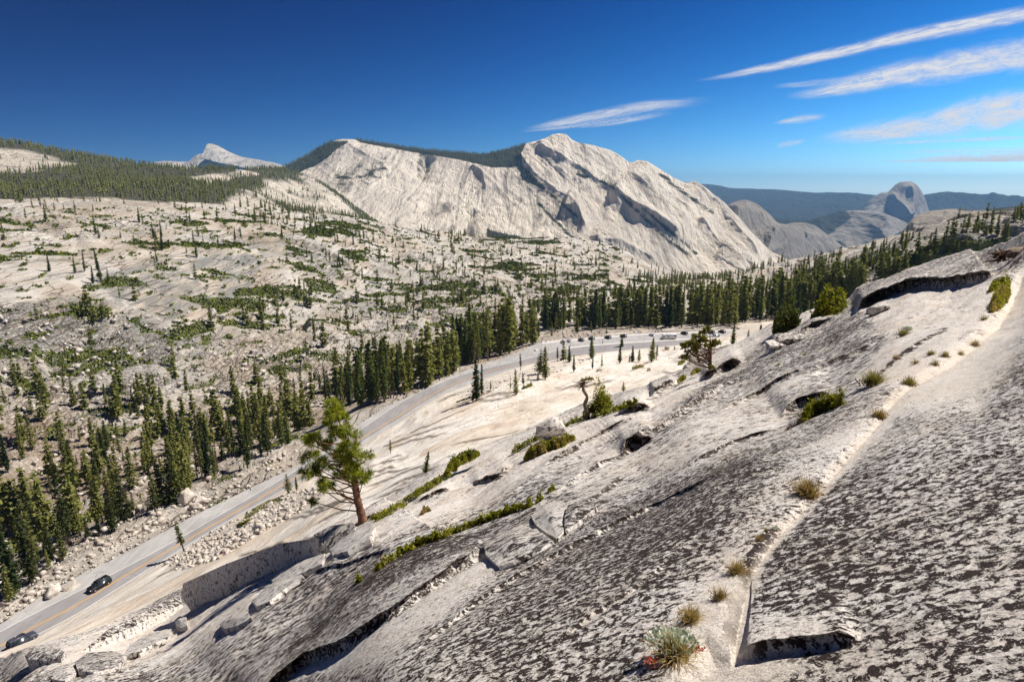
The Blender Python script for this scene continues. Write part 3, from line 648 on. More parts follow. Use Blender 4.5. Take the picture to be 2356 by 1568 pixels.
def build_clouds_rest():
    c3 = cv(RIDGE)
    c0 = cv([(450, 560, 2700), (700, 570, 2750), (900, 600, 2800), (1200, 640, 2800), (1400, 680, 2900), (1600, 720, 3000), (1800, 740, 3100), (2000, 800, 3100)])
    c1 = cv([(450, 500, 3000), (700, 500, 3050), (850, 505, 3100), (1000, 540, 3150), (1200, 565, 3150), (1400, 590, 3150), (1500, 630, 3200), (1600, 655, 3250), (1750, 655, 3400), (1800, 690, 3500), (2000, 790, 3600)])
    def along(fr, dz=0):
        a = c1; b = c3; az = np.linspace(max(a[0][0], b[0][0]), min(a[0][-1], b[0][-1]), 60)
        r1 = np.interp(az, a[0], a[1]); r3 = np.interp(az, b[0], b[1]); z1 = np.interp(az, a[0], a[2]); z3 = np.interp(az, b[0], b[2])
        return (az, r1+(r3-r1)*fr, z1+(z3-z1)*(fr+dz))
    ca = along(.30, -.07); cb = along(.62, -.06); cc = along(.86, -.01)
    c4 = (c3[0], c3[1]*1.18, c3[2]-180)
    P, t = sheet([c0, c1, ca, cb, cc, c3, c4], R(-27), R(30), 1500, [10, 110, 130, 120, 70, 10])
    tt = t[:, None]+0*P[..., 0]; X, Y, D = proj(P)
    f = sst(.6, 1.3, tt)*(1-.93*sst(4.1, 5.0, tt))
    # diagonal exfoliation ribs falling from upper left to lower right
    th = R(38); u = (X*math.sin(th)-Y*math.cos(th)); v = (X*math.cos(th)+Y*math.sin(th))
    q = np.stack([u/60, v/420, 0*u], -1); mask_r = sst(950, 1300, X)
    wv = fbm(q*1.2+2, 3)*.5
    h = fbm(q+wv[..., None], 5, ridge=True)*20*(.35+.65*mask_r)
    h += fbm(np.stack([u/20, v/200, 0*u], -1)+3+wv[..., None], 4, ridge=True)*11*(.35+.65*mask_r)
    h += fbm(P*.003, 4)*26+fbm(P*.018, 3)*7
    for pts, H, wl, wr in [
        ([(1395, 462), (1450, 505), (1510, 545), (1580, 585)], 165, 13, 60),
        ([(1215, 345), (1290, 385), (1370, 440), (1440, 480)], 80, 12, 50),
        ([(1300, 340), (1380, 380), (1460, 440), (1560, 520), (1640, 590)], 60, 16, 60),
        ([(1440, 410), (1500, 450), (1570, 500), (1640, 560)], 45, 14, 45),
        ([(1180, 360), (1230, 420), (1300, 470), (1340, 530)], 80, 14, 45),
        ([(1290, 495), (1330, 510), (1350, 540)], 75, 8, 30), 
        ([(1570, 425), (1640, 480), (1700, 560), (1760, 625)], 90, 14, 50),
        ([(1600, 520), (1660, 580), (1720, 630)], 60, 12, 40), ([(985, 350), (975, 380), (960, 415)], -110, 14, 22),
        ([(1080, 385), (1110, 410), (1120, 450)], 45, 6, 60), ([(1090, 480), (1080, 520), (1095, 560)], -60, 10, 24),
        ([(780, 330), (850, 370), (900, 400)], 50, 12, 40), ([(1350, 560), (1430, 575), (1520, 620)], 60, 8, 40),
        ([(1640, 600), (1690, 630), (1740, 650)], 50, 8, 30)]:
        h += rib(P, X, Y, pts, H*.85, wl, wr)
    k = np.stack([np.sin(np.arctan2(P[..., 0], P[..., 1])), np.cos(np.arctan2(P[..., 0], P[..., 1])), 0*X], -1)
    nrm = -k*.6+np.array([0, 0, .8])
    P = P+nrm*(h*f)[..., None]
    X, Y, D = proj(P)
    lines = 0*X
    for L_ in ([(1130, 350), (1190, 385), (1260, 440), (1330, 500)], [(1330, 400), (1400, 425), (1450, 470), (1530, 545), (1590, 590)], [(1480, 480), (1540, 530), (1600, 580)], [(1520, 400), (1570, 440), (1640, 490)], [(1240, 470), (1270, 500), (1330, 560)]):
        lines = np.maximum(lines, .9*np.exp(-(polyinfo(X, Y, dense(L_), 40)[0]/7.0)**2))
    fo = np.maximum.reduce([lines*.75, 
        softpoly(X, Y, [(450, 440), (640, 385), (760, 322), (800, 325), (740, 372), (660, 410), (600, 445), (480, 480), (400, 480)], 8)*1.1,
        softpoly(X, Y, [(800, 312), (1110, 345), (1215, 322), (1200, 350), (1200, 385), (1130, 385), (1060, 368), (950, 350), (830, 328)], 4),
        softpoly(X, Y, [(1190, 370), (1230, 405), (1260, 440), (1200, 415)], 6)*.9,
        softpoly(X, Y, [(760, 395), (840, 370), (900, 345), (900, 400), (830, 440), (760, 430)], 22)*.5,
        softpoly(X, Y, [(620, 430), (700, 430), (760, 450), (640, 460)], 18)*.5, softpoly(X, Y, [(560, 440), (760, 400), (830, 450), (700, 480), (560, 480)], 14)*.42, softpoly(X, Y, [(1600, 530), (1700, 560), (1780, 620), (1640, 600)], 14)*.4, softpoly(X, Y, [(1050, 400), (1120, 440), (1100, 560), (1060, 500)], 8)*.35, softpoly(X, Y, [(960, 345), (1000, 345), (985, 420), (955, 410)], 6)*.5,
        softpoly(X, Y, [(1120, 525), (1180, 540), (1260, 560), (1120, 560)], 5)*.9,
        softpoly(X, Y, [(1230, 480), (1290, 520), (1240, 530)], 10)*.35, softpoly(X, Y, [(1600, 540), (1640, 560), (1620, 590)], 8)*.4])
    ff = np.clip(sst(.4, .7, fo+.45*fbm(P*.02, 3)), 0, 1)*(fo > .05)
    o = grid_mesh('mountain_ridge', P, mat_mountain('ridge_granite', 1.2, 1.0, 35, .35), {'forest': ff}); setp(o, kind='structure')
    return P, fo
Pc, Fc = build_clouds_rest(); ZC = ZBuf(Pc, 3)

def bump_mountain(name, sky_, base, r_sky, r_base, az0, az1, nc=420, nr=160, disp=40, k=.004, forest=None, tint=.9, rot=35, scale=1.0, warp=None, grey=.5):
    c2 = cv([(x, y, r_sky) for x, y in sky_]); c0 = cv([(x, y, r_base) for x, y in base])
    az = np.linspace(c2[0][0], c2[0][-1], 40)
    r2 = np.interp(az, c2[0], c2[1]); z2 = np.interp(az, c2[0], c2[2]); r0 = np.interp(az, c0[0], c0[1]); z0 = np.interp(az, c0[0], c0[2])
    c1 = (az, r0+(r2-r0)*.5, z0+(z2-z0)*.52); c3 = (c2[0], c2[1]*1.12, c2[2]-r_sky*.04)
    P, t = sheet([c0, c1, c2, c3], c2[0][0], c2[0][-1], nc, [nr//2, nr//2, 10])
    X, Y, D = proj(P); f = (1-.85*sst(1.6, 2, t))[:, None]
    q = np.stack([X/60*math.sin(R(rot))-Y/60*math.cos(R(rot)), (X*math.cos(R(rot))+Y*math.sin(R(rot)))/170, 0*X], -1)
    P[..., 2] += (fbm(P*k, 4)*disp+fbm(q*1.5+r_sky, 4, ridge=True)*disp*.6)*f
    if warp: P = warp(P, X, Y)
    fa = np.zeros(X.shape)
    if forest:
        X, Y, D = proj(P)
        for poly, v, s in forest: fa = np.maximum(fa, softpoly(X, Y, poly, s)*v)
        fa = np.clip(sst(.4, .65, fa+.5*fbm(P*.006, 4)), 0, 1)*(fa > .02)
    o = grid_mesh(name, P, mat_mountain(name+'_granite', tint, scale, rot, grey), {'forest': fa}); setp(o, kind='structure')
    return P
ALL = [(-500, 0), (3000, 0), (3000, 2000), (-500, 2000)]
# jagged peak beyond the wooded shoulder
bump_mountain('jagged_peak', [(300, 400), (345, 376), (390, 370), (430, 371), (450, 358), (462, 354), (480, 362), (505, 360), (522, 352), (537, 338), (552, 352), (570, 362), (600, 368), (640, 377), (660, 385), (700, 400)],
              [(300, 430), (500, 430), (700, 430)], 9500, 8600, 0, 0, 320, 80, 45, .003, None, .85, 70, .6,
              lambda P, X, Y: P-np.array([0, 1, 0])*rib(P, X, Y, [(537, 330), (528, 350), (520, 372)], 700, 4, 30, .01)[..., None])
# dark blue wooded ranges on the horizon
bump_mountain('far_range', [(1400, 440), (1500, 425), (1560, 418), (1600, 421), (1660, 430), (1740, 434), (1800, 437), (1870, 443), (1960, 443), (2010, 448), (2100, 455), (2200, 470)],
              [(1400, 520), (1700, 545), (1900, 540), (2200, 540)], 19000, 11000, 0, 0, 420, 120, 120, .0012, [(ALL, .85, 5)], .6, 20, .5)
bump_mountain('far_range', [(2080, 462), (2130, 448), (2180, 441), (2230, 446), (2290, 446), (2330, 455), (2356, 456), (2450, 452), (2600, 470), (2800, 480)],
              [(2080, 540), (2300, 540), (2800, 540)], 17000, 14000, 0, 0, 300, 80, 150, .0014, [(ALL, .78, 5)], .55, 60, .5)
# nested domes of the canyon wall
bump_mountain('granite_buttress', [(1600, 520), (1640, 480), (1665, 475), (1690, 464), (1712, 460), (1735, 466), (1765, 488), (1790, 512), (1830, 520), (1870, 560), (1900, 620)],
              [(1600, 620), (1700, 640), (1790, 640), (1900, 680)], 6200, 4900, 0, 0, 300, 160, 60, .003, None, .5, 75, 1,
              lambda P, X, Y: P-np.array([.3, .9, 0])*(rib(P, X, Y, [(1700, 462), (1690, 520), (1700, 600)], 620, 16, 50)+rib(P, X, Y, [(1780, 510), (1760, 560), (1750, 620)], 380, 10, 40))[..., None])
bump_mountain('granite_buttress', [(1790, 540), (1810, 515), (1840, 512), (1870, 518), (1890, 530), (1920, 552), (1960, 580), (2000, 620)],
              [(1760, 640), (1850, 640), (2000, 660)], 6900, 5600, 0, 0, 260, 140, 60, .003, None, .5, 55, 1,
              lambda P, X, Y: P-np.array([.3, .9, 0])*rib(P, X, Y, [(1846, 520), (1836, 560), (1842, 610)], 560, 10, 40)[..., None])
bump_mountain('wooded_dome', [(1600, 500), (1700, 494), (1780, 500), (1840, 507), (1880, 500), (1930, 487), (1970, 483), (2000, 484), (2030, 490), (2070, 505), (2110, 530), (2200, 600)],
              [(1600, 570), (1800, 580), (1900, 590), (2050, 600), (2200, 640)], 9500, 7600, 0, 0, 420, 160, 70, .0025,
              [([(1500, 480), (1940, 478), (1960, 500), (1880, 560), (1500, 600)], 1.0, 8), ([(1930, 480), (2080, 500), (2000, 500)], .6, 6)], .5, 50, .8,
              lambda P, X, Y: P-np.array([.3, .9, 0])*(rib(P, X, Y, [(2010, 488), (1990, 520), (2010, 570)], 900, 18, 40)+rib(P, X, Y, [(1930, 520), (1915, 545), (1930, 590)], 800, 14, 30))[..., None])
def half_dome():
    """great half dome: sheer face turned to the viewer's right, rounded back on the left"""
    sk = [(1985, 478), (1993, 470), (2010, 452), (2028, 443), (2040, 441), (2050, 432), (2062, 423), (2075, 418), (2092, 417), (2100, 420), (2112, 430), (2122, 445), (2130, 462), (2136, 482), (2150, 500)]
    ba = [(1985, 500), (2060, 520), (2100, 545), (2150, 520)]
    def wp(P, X, Y):
        a = rib(P, X, Y, [(2079, 417), (2085, 445), (2080, 475), (2092, 520)], 520, 26, 12)
        b = rib(P, X, Y, [(2040, 440), (2060, 470), (2080, 500)], 380, 14, 20)
        return P-np.array([.35, .9, 0])*(a+b)[..., None]
    return bump_mountain('half_dome', sk, ba, 12500, 11300, 0, 0, 300, 200, 50, .002, [([(1980, 480), (2040, 470), (2070, 510), (2000, 510)], .45, 6)], .6, 80, .9, wp)
half_dome()
bump_mountain('granite_dome_far', [(2040, 580), (2062, 548), (2085, 520), (2108, 495), (2125, 488), (2150, 483), (2200, 480), (2250, 482), (2300, 478), (2400, 470), (2800, 460)],
              [(2040, 640), (2200, 620), (2800, 600)], 3300, 2300, 0, 0, 420, 160, 22, .005, [([(2200, 476), (2800, 450), (2800, 500), (2200, 486)], .7, 4)], .6, 70, 1.6,
              lambda P, X, Y: P-np.array([.3, .9, 0])*rib(P, X, Y, [(2100, 498), (2200, 500), (2300, 500)], 90, 14, 8)[..., None])
# base plain that closes the ground towards the horizon
def plain_ground():
    az = np.linspace(R(-60), R(60), 90); r = np.geomspace(1500, 25000, 50)
    Rr, A = np.meshgrid(r, az, indexing='ij'); P = np.stack([Rr*np.sin(A), Rr*np.cos(A), -900+fbm(np.stack([Rr*np.sin(A), Rr*np.cos(A), 0*A], -1)*.0003, 3)*150], -1)
    o = grid_mesh('far_ground', P, mat_mountain('far_ground_rock', .7, .5, 10, .5), {'forest': np.full(Rr.shape, .8)}); setp(o, kind='structure')
plain_ground()

# ------------------------------------------------------------------ haze
def haze():
    me = bpy.data.meshes.new('haze'); bm = bmesh.new(); bmesh.ops.create_cube(bm, size=1)
    x0, x1, y0, y1, z0, z1 = -30000, 30000, -300, 26000, -1400, 500
    for v in bm.verts: v.co = (x0 if v.co.x < 0 else x1, y0 if v.co.y < 0 else y1, z0 if v.co.z < 0 else z1)
    bm.to_mesh(me); bm.free(); o = link(bpy.data.objects.new('haze', me)); setp(o, 'thin blue mountain air', 'haze', kind='stuff')
    t = NT('haze'); pv = t.n('VolumePrincipled', i={'Color': (0.30, 0.60, 1.0, 1), 'Density': HAZE, 'Anisotropy': 0.0})
    t.n('OutputMaterial', i={'Volume': pv}); me.materials.append(t.m); o['label'] = 'thin blue mountain air'; return o
HAZE = 3.8e-5
if USE_HAZE: haze()
# ------------------------------------------------------------------ clouds (high cirrus, far outside the haze)
def mat_cloud():
    t = NT('cirrus'); u = t.attr('u'); v = t.attr('v'); al = t.attr('dens')
    cx = t.n('CombineXYZ', i={0: t.math('MULTIPLY', t.attr('ul'), 1.0), 1: t.math('MULTIPLY', v, 1.0), 2: t.attr('seed')}).outputs[0]
    vv = t.math('ABSOLUTE', v)
    n1 = t.noise(t.vmap(cx, (.45, 1.3, 1)), 1.0, 7, 0.60, 0.6); n2 = t.noise(t.vmap(cx, (1.1, 3.6, 1), (0, 0, .12)), 1.0, 7, 0.66, 0.5)
    edge = t.ramp(t.math('ADD', vv, t.math('MULTIPLY', t.math('SUBTRACT', n1, .5), 1.7)), [(0.15, 1.0), (1.05, 0.0)], 'EASE')
    env = t.ramp(vv, [(0.20, 1.0), (1.0, 0.0)], 'EASE'); en = t.ramp(t.math('ABSOLUTE', t.math('MULTIPLY_ADD', u, 2, -1)), [(0.45, 1.0), (1.0, 0.0)], 'EASE')
    a = t.math('MULTIPLY', t.math('MULTIPLY', edge, env), t.math('MULTIPLY', t.ramp(n2, [(0.30, 0.35), (0.62, 1.0)]), t.math('MULTIPLY', al, en)), clamp=True)
    sh = t.n('MixShader', i={0: 0.5, 1: t.n('BsdfDiffuse', i={0: (.95, .97, 1, 1)}), 2: t.n('BsdfTranslucent', i={0: (.95, .97, 1, 1)})})
    return t.out(t.n('MixShader', i={0: a, 1: t.n('BsdfTransparent'), 2: sh}))
M_cloud = mat_cloud()
def cloud(pts, dens, label, seed):
    if pts[-1][0] > 2400: a, b = pts[-2], pts[-1]; k_ = 420/(b[0]-a[0]); pts = pts+[(b[0]+420, b[1]+(b[1]-a[1])*k_, b[2])]
    p = dense([(a, b) for a, b, c in pts], 14); hw = np.interp(np.linspace(0, 1, len(p)), np.linspace(0, 1, len(pts)), [c for a, b, c in pts])
    tn = np.gradient(p, axis=0); tn /= np.linalg.norm(tn, axis=1)[:, None]; nn = np.stack([-tn[:, 1], tn[:, 0]], 1)
    V = np.linspace(-1, 1, 13); Q = p[:, None, :]+nn[:, None, :]*(hw[:, None]*2.3*V[None])[..., None]
    W = onz(Q[..., 0], Q[..., 1], 8200.0)
    u = np.linspace(0, 1, len(p))[:, None]+0*V; ln = np.concatenate([[0], np.cumsum(np.hypot(*np.diff(p, axis=0).T))])/60
    c = W.reshape(-1, 3).mean(0)
    o = grid_mesh('cirrus_cloud', W-c, M_cloud, {'u': u, 'v': V[None]+0*u, 'ul': ln[:, None]+0*V, 'dens': min(1.1, dens*1.12)+0*u, 'seed': seed*3.7+0*u})
    o.location = c.tolist(); o.visible_shadow = True; setp(o, label, 'cloud', 'thin cirrus clouds')
for i, (pts, dn, lb) in enumerate([
    ([(1585, 188, 2), (1700, 169, 5), (1850, 137, 8), (2050, 92, 10), (2200, 62, 12), (2430, 18, 14)], 1.0, 'long straight white contrail, uppermost streak in the sky'),
    ([(1795, 224, 5), (1900, 208, 10), (2050, 175, 18), (2200, 150, 24), (2430, 108, 28)], .95, 'broad soft white streak just below the long contrail'),
    ([(1770, 200, 3), (1880, 190, 6), (2030, 172, 5)], .35, 'faint short wisp left of the broad soft streak'),
    ([(1195, 300, 3), (1290, 284, 8), (1400, 262, 10), (1500, 244, 9), (1645, 229, 6)], .75, 'feathery streak right above the bare mountain summit'),
    ([(1185, 304, 1.5), (1300, 293, 3), (1420, 279, 5), (1560, 255, 5)], .65, 'thin lower branch of the feathery streak above the summit'),
    ([(1860, 323, 6), (1980, 306, 14), (2120, 286, 22), (2270, 260, 30), (2430, 232, 34)], .95, 'widest feathery white cloud bank at the right'),

    ([(1985, 332, 2), (2150, 324, 3), (2430, 313, 3)], .7, 'narrow straight line under the widest cloud bank'),
    ([(1975, 381, 5), (2120, 375, 10), (2430, 362, 16)], .95, 'smooth white band low over the half dome'),
    ([(2030, 353, 2), (2200, 347, 4), (2430, 344, 5)], .45, 'thin wisp just above the smooth low band'),
    ([(1775, 284, 2), (1840, 274, 6), (1905, 266, 5)], .65, 'small detached puff between the two streaks'),
    ([(1780, 337, 3), (1815, 330, 5), (1860, 322, 3)], .4, 'tiny wisp left of the widest cloud bank tip'),
    ([(1640, 410, 2), (1700, 407, 4), (1765, 404, 3)], .4, 'faint wisp low over the blue range'),


    ([(1990, 396, 3), (2200, 392, 5), (2430, 388, 6)], .35, 'faint lowest band above the half dome')]):
    cloud(pts, dn, lb, i)

# ------------------------------------------------------------------ mesh pieces
def tube(pts, rad, n=8, cap=True):
    pts = np.asarray(pts, float); rad = np.asarray(rad, float); m = len(pts)
    tn = np.gradient(pts, axis=0); tn /= np.maximum(np.linalg.norm(tn, axis=1), 1e-9)[:, None]
    up = np.array([0, 0, 1.0]) if abs(tn[0, 2]) < .9 else np.array([1.0, 0, 0])
    V = []; a = np.arange(n)*2*math.pi/n
    s = np.cross(tn[0], up); s /= np.linalg.norm(s)
    for i in range(m):
        s = s-tn[i]*np.dot(s, tn[i]); s /= max(np.linalg.norm(s), 1e-9); b = np.cross(tn[i], s)
        V.append(pts[i]+rad[i]*(np.cos(a)[:, None]*s+np.sin(a)[:, None]*b))
    V = np.concatenate(V); F = []
    for i in range(m-1):
        for k in range(n): F.append((i*n+k, i*n+(k+1) % n, (i+1)*n+(k+1) % n, (i+1)*n+k))
    if cap:
        c0, c1 = len(V), len(V)+1; V = np.vstack([V, pts[0], pts[-1]])
        for k in range(n): F.append((c0, (k+1) % n, k, k)); F.append((c1, (m-1)*n+k, (m-1)*n+(k+1) % n, (m-1)*n+(k+1) % n))
    return V, np.array(F)
def joinm(parts):
    V = []; F = []; o = 0
    for v, f in parts: V.append(v); F.append(np.asarray(f)+o); o += len(v)
    return np.concatenate(V), np.concatenate(F)
def mesh_quads(name, V, F, mats, attrs=None, parent=None, smooth=True, fm=None):
    """quads that may be degenerate triangles (last index repeated)"""
    F = np.asarray(F); tri = F[:, 3] == F[:, 2]
    me = bpy.data.meshes.new(name)
    ln = np.where(tri, 3, 4).astype(np.int32); li = np.concatenate([f[:3] if t else f for f, t in zip(F.tolist(), tri)]).astype(np.int32)
    me.vertices.add(len(V)); me.vertices.foreach_set('co', np.ascontiguousarray(V, np.float32).ravel())
    me.loops.add(len(li)); me.loops.foreach_set('vertex_index', li)
    me.polygons.add(len(F)); me.polygons.foreach_set('loop_start', np.concatenate([[0], np.cumsum(ln)[:-1]]).astype(np.int32)); me.polygons.foreach_set('loop_total', ln)
    if fm is not None: me.polygons.foreach_set('material_index', np.asarray(fm, np.int32))
    me.update(calc_edges=True)
    if smooth: me.polygons.foreach_set('use_smooth', np.ones(len(F), bool))
    for a, v in (attrs or {}).items():
        at = me.attributes.new(a, 'FLOAT', 'POINT'); at.data.foreach_set('value', np.ascontiguousarray(v, np.float32).ravel())
    for m in (mats if isinstance(mats, (list, tuple)) else [mats]): me.materials.append(m)
    return link(bpy.data.objects.new(name, me), parent)
def leaves(C, size, rg, tilt=1.0, asp=2.2, dirs=None):
    """one rhombus per centre"""
    n = len(C); d = rg.normal(size=(n, 3)) if dirs is None else dirs+rg.normal(size=(n, 3))*tilt*.5
    d /= np.linalg.norm(d, axis=1)[:, None]; e = np.cross(d, rg.normal(size=(n, 3))); e /= np.linalg.norm(e, axis=1)[:, None]
    s = np.asarray(size)*np.ones(n); L = d*(s*.5*asp**.5)[:, None]; W_ = e*(s*.5/asp**.5)[:, None]
    V = np.stack([C-L, C+W_, C+L, C-W_], 1).reshape(-1, 3); F = np.arange(4*n).reshape(-1, 4); return V, F
def mat_leaf(name, dark, light, trans=.25, scale=3.0, vary=.5, stops=(.35, .65)):
    t = NT(name); v = t.coord(); n = t.noise(v, scale, 5, .7)
    rnd = t.n('ObjectInfo').outputs['Random']
    f = t.ramp(t.math('ADD', n, t.math('MULTIPLY', t.math('SUBTRACT', rnd, .5), vary*.5)), [(stops[0], dark), (stops[1], light)])
    b = t.bsdf(f, .75, spec=.15); tr = t.n('BsdfTranslucent', i={0: t.mix(1.0, f, (1.3, 1.4, .7), 'MULTIPLY')})
    return t.out(t.n('MixShader', i={0: trans, 1: b, 2: tr}))
def mat_bark(name, a, b, scale=6):
    t = NT(name); v = t.coord(); n = t.noise(t.vmap(v, (1, 1, .25)), scale, 7, .75)
    return t.out(t.bsdf(t.ramp(n, [(.35, a), (.65, b)]), .95, t.bump(n, 1.0, .06), .1))
M_fir = mat_leaf('fir_needles', (.034, .052, .014), (.15, .175, .045), .3, 1.6, 1.3)
M_fir2 = mat_leaf('pine_needles_far', (.05, .062, .018), (.23, .23, .065), .3, 1.6, 1.3)
M_dead = mat_leaf('dead_needles', (.10, .06, .035), (.24, .16, .10), .1)
M_trunk = mat_bark('conifer_bark', (.12, .085, .065), (.33, .26, .21), 3)
M_trunkp = mat_bark('pine_bark', (.075, .035, .022), (.36, .19, .12), 9)
M_wood = mat_bark('weathered_wood', (.17, .11, .075), (.50, .40, .31), 14)
M_wood2 = mat_bark('dark_wood', (.035, .022, .016), (.26, .16, .10), 12)

# ------------------------------------------------------------------ conifers
def conifer_arrays(seed, wid, taper=.8, low=.10, nlev=30, sparse=0.0, droop=.25):
    rg = np.random.RandomState(seed); C = []; Dr = []; S = []
    for i in range(nlev):
        z = low+(1-low)*(i+rg.rand()*.8)/nlev; rr = wid*((1-z)**taper)*(.72+.5*rg.rand())+.008
        if z < low+.16: rr *= .45+.55*(z-low)/.16
        nb = max(4, int(9*(.45+.55*(1-z))))
        for a in rg.rand()*6.28+np.arange(nb)*6.2832/nb+rg.normal(size=nb)*.25:
            if rg.rand() < sparse: continue
            rb = rr*(.6+.55*rg.rand()); m = max(2, int(rb/.018))
            for q in range(m):
                f = (q+.6)/m; p = np.array([math.cos(a)*rb*f, math.sin(a)*rb*f, z-droop*rb*f+.10*rb*f*f])
                C.append(p+rg.normal(size=3)*.006); Dr.append((math.cos(a), math.sin(a), -.25)); S.append(.040*(.7+.6*rg.rand())*(1.15-.5*f)+.008)
    C.append((0, 0, 1.0)); Dr.append((0, 0, 1)); S.append(.04)
    return np.array(C), np.array(Dr), np.array(S)
PROTO = []
def conifer_proto(seed, wid, taper, low, nlev, sparse, mat, name='conifer'):
    rg = np.random.RandomState(seed+50)
    C, Dr, S = conifer_arrays(seed, wid, taper, low, nlev, sparse); V, F = leaves(C, S, rg, .9, 1.9, Dr)
    root = bpy.data.objects.new(name, None); root.empty_display_size = .1
    cm = mesh_np('crown', V, F, mat, smooth=False)
    tv, tf = tube([(0, 0, -.03), (0, 0, .3), (.004, 0, .7), (0, 0, .97)], [.017, .013, .007, .002], 6)
    tm = mesh_quads('trunk', tv, tf, M_trunk)
    md = (cm.data, tm.data); bpy.data.objects.remove(cm); bpy.data.objects.remove(tm); bpy.data.objects.remove(root); PROTO.append(md)
for a in [(1, .115, .75, .06, 34, 0, M_fir), (2, .10, .7, .10, 34, .08, M_fir), (3, .135, .8, .08, 30, .05, M_fir2), (4, .16, .85, .12, 24, .18, M_fir2),
          (5, .12, .65, .30, 24, .30, M_fir2), (6, .15, .7, .05, 26, .05, M_fir2), (7, .22, .6, .10, 17, .12, M_fir2), (8, .07, .8, .2, 24, .45, M_dead)]:
    conifer_proto(*a)
def conifer(P, h, kind, label, group=None, name='conifer_tree', lean=0.0, rz=None, wide=1.0):
    r = bpy.data.objects.new(name, None); r.empty_display_size = 1; col.objects.link(r)
    r.location = P; r.scale = (h*wide, h*wide, h); r.rotation_euler = (random.gauss(0, .025)+0, random.gauss(0, .025)+lean, random.random()*6.28 if rz is None else rz)
    setp(r, label, 'tree', group)
    for nm, me in zip(('crown', 'trunk'), PROTO[kind]):
        o = bpy.data.objects.new(nm, me); link(o, r)
    return r
random.seed(11)
def rnd_in(poly, n, rg, sep=0):
    p = np.array(poly, float); lo, hi = p.min(0), p.max(0); o = []; k = 0
    while len(o) < n and k < 60*n:
        k += 1; q = lo+rg.rand(2)*(hi-lo)
        if not inpoly(q[:1], q[1:], poly)[0]: continue
        if sep and any((q[0]-a[0])**2+((q[1]-a[1])*2)**2 < sep*sep for a in o): continue
        o.append(tuple(q))
    return o
# (zone polygon of the tree feet, count, height in metres lo-hi, kinds, min spacing, label, group)
ZONES = [
    ([(-30, 1180), (120, 1150), (200, 1240), (140, 1300), (20, 1390), (-30, 1420)], 34, 14, 20, (0, 3, 4, 2, 5), 11, 'fir, # in the grove at the left edge above the road', 'firs at the left edge above the road'),
    ([(100, 1090), (460, 1030), (440, 1150), (200, 1250), (110, 1180)], 56, 11, 17, (0, 2, 3, 4, 5, 7, 3), 11, 'conifer, # in the stand by the turnout', 'conifers left of the turnout'),
    ([(380, 985), (700, 930), (720, 1000), (610, 1060), (440, 1120)], 84, 12, 19, (0, 1, 2, 3, 4, 4, 7), 8, 'fir, # in the stand left of the big pine', 'firs left of the big pine'),
    ([(-30, 900), (380, 880), (720, 880), (720, 950), (380, 1060), (100, 1110), (-30, 1160)], 80, 10, 17, (0, 1, 2, 3, 5), 14, 'conifer, # among the pale valley slabs', 'conifers on the valley slabs'),
    ([(730, 890), (900, 855), (1050, 830), (1040, 868), (930, 905), (870, 935), (760, 945)], 95, 20, 28, (0, 1, 4), 6, 'dark fir, # in the grove at the road bend', 'firs at the road bend'),
    ([(1040, 820), (1230, 765), (1235, 785), (1180, 806), (1090, 836), (1040, 850)], 80, 22, 33, (0, 1, 4), 5, 'dark fir, # in the grove left of the car park', 'firs left of the car park'),
    ([(1250, 735), (1500, 732), (1720, 728), (1720, 744), (1500, 752), (1300, 756), (1250, 762)], 170, 21, 33, (0, 1, 4), 3, 'dark fir, # in the row behind the car park', 'firs behind the car park'),
    ([(1640, 700), (1980, 655), (1975, 735), (1900, 742), (1720, 742), (1650, 735)], 170, 20, 31, (0, 1, 4), 4, 'dark fir, # in the grove below the right-hand hill', 'firs below the right-hand hill'),
    ([(2010, 640), (2090, 625), (2080, 668), (2020, 685)], 30, 14, 22, (0, 4), 4, 'dark fir, # in the small clump on the right slope', 'firs on the right-hand slope'),
]
ONE = 'zeroth first second third fourth fifth sixth seventh eighth ninth tenth eleventh twelfth thirteenth fourteenth fifteenth sixteenth seventeenth eighteenth nineteenth'.split()
def ordinal(n):
    if n < 20: return ONE[n]
    t, u = divmod(n, 10); T_ = {2: 'twent', 3: 'thirt', 4: 'fort', 5: 'fift', 6: 'sixt', 7: 'sevent', 8: 'eight', 9: 'ninet'}[t]
    return T_+'ieth' if u == 0 else T_+'y-'+ONE[u]
def number_labels(objs, tail):
    objs = sorted(objs, key=lambda o: float(proj(np.array(o.location[:]))[0]))
    hs_ = np.median([o.scale[2] for o in objs])
    for i, o in enumerate(objs):
        look = ('tall ' if o.scale[2] > hs_*1.12 else 'short ' if o.scale[2] < hs_*.8 else '')+('broad ' if o.scale[0]/o.scale[2] > 1.16 else 'slim ' if o.scale[0]/o.scale[2] < .98 else '')
        if len((look+tail).replace('-', ' ').split()) > 12: look = look.split(' ')[0]+' ' if look else ''
        o['label'] = look+tail.replace('#', 'leftmost' if i == 0 else ordinal(i+1)+' from the left')
NIND = 0; FARTREES = []
def far(P, h, w_=.16): FARTREES.append((P.x, P.y, P.z, h, w_))
rg = np.random.RandomState(5)
def put_zone(z, cap):
    poly, n, h0, h1, kinds, sep, lab, grp = z; c = 0
    pts = rnd_in(poly, n, rg, sep); pts.sort(key=lambda p: -p[1]); made = []
    for X, Y in pts:
        P = ZM.at(X, Y)
        if P is None: continue
        h = h0*.55+(h1-h0*.55)*rg.rand()**.7
        if rg.rand() < .18: h *= .55
        if c < cap: made.append(conifer(P-Vector((0, 0, .4)), h, kinds[rg.randint(len(kinds))], lab, grp, wide=.9+.35*rg.rand())); c += 1
        else: far(P, h)
    number_labels(made, lab); return c
caps = [20, 30, 34, 20, 34, 28, 34, 30, 8]
for z, k in zip(ZONES, caps): NIND += put_zone(z, k)
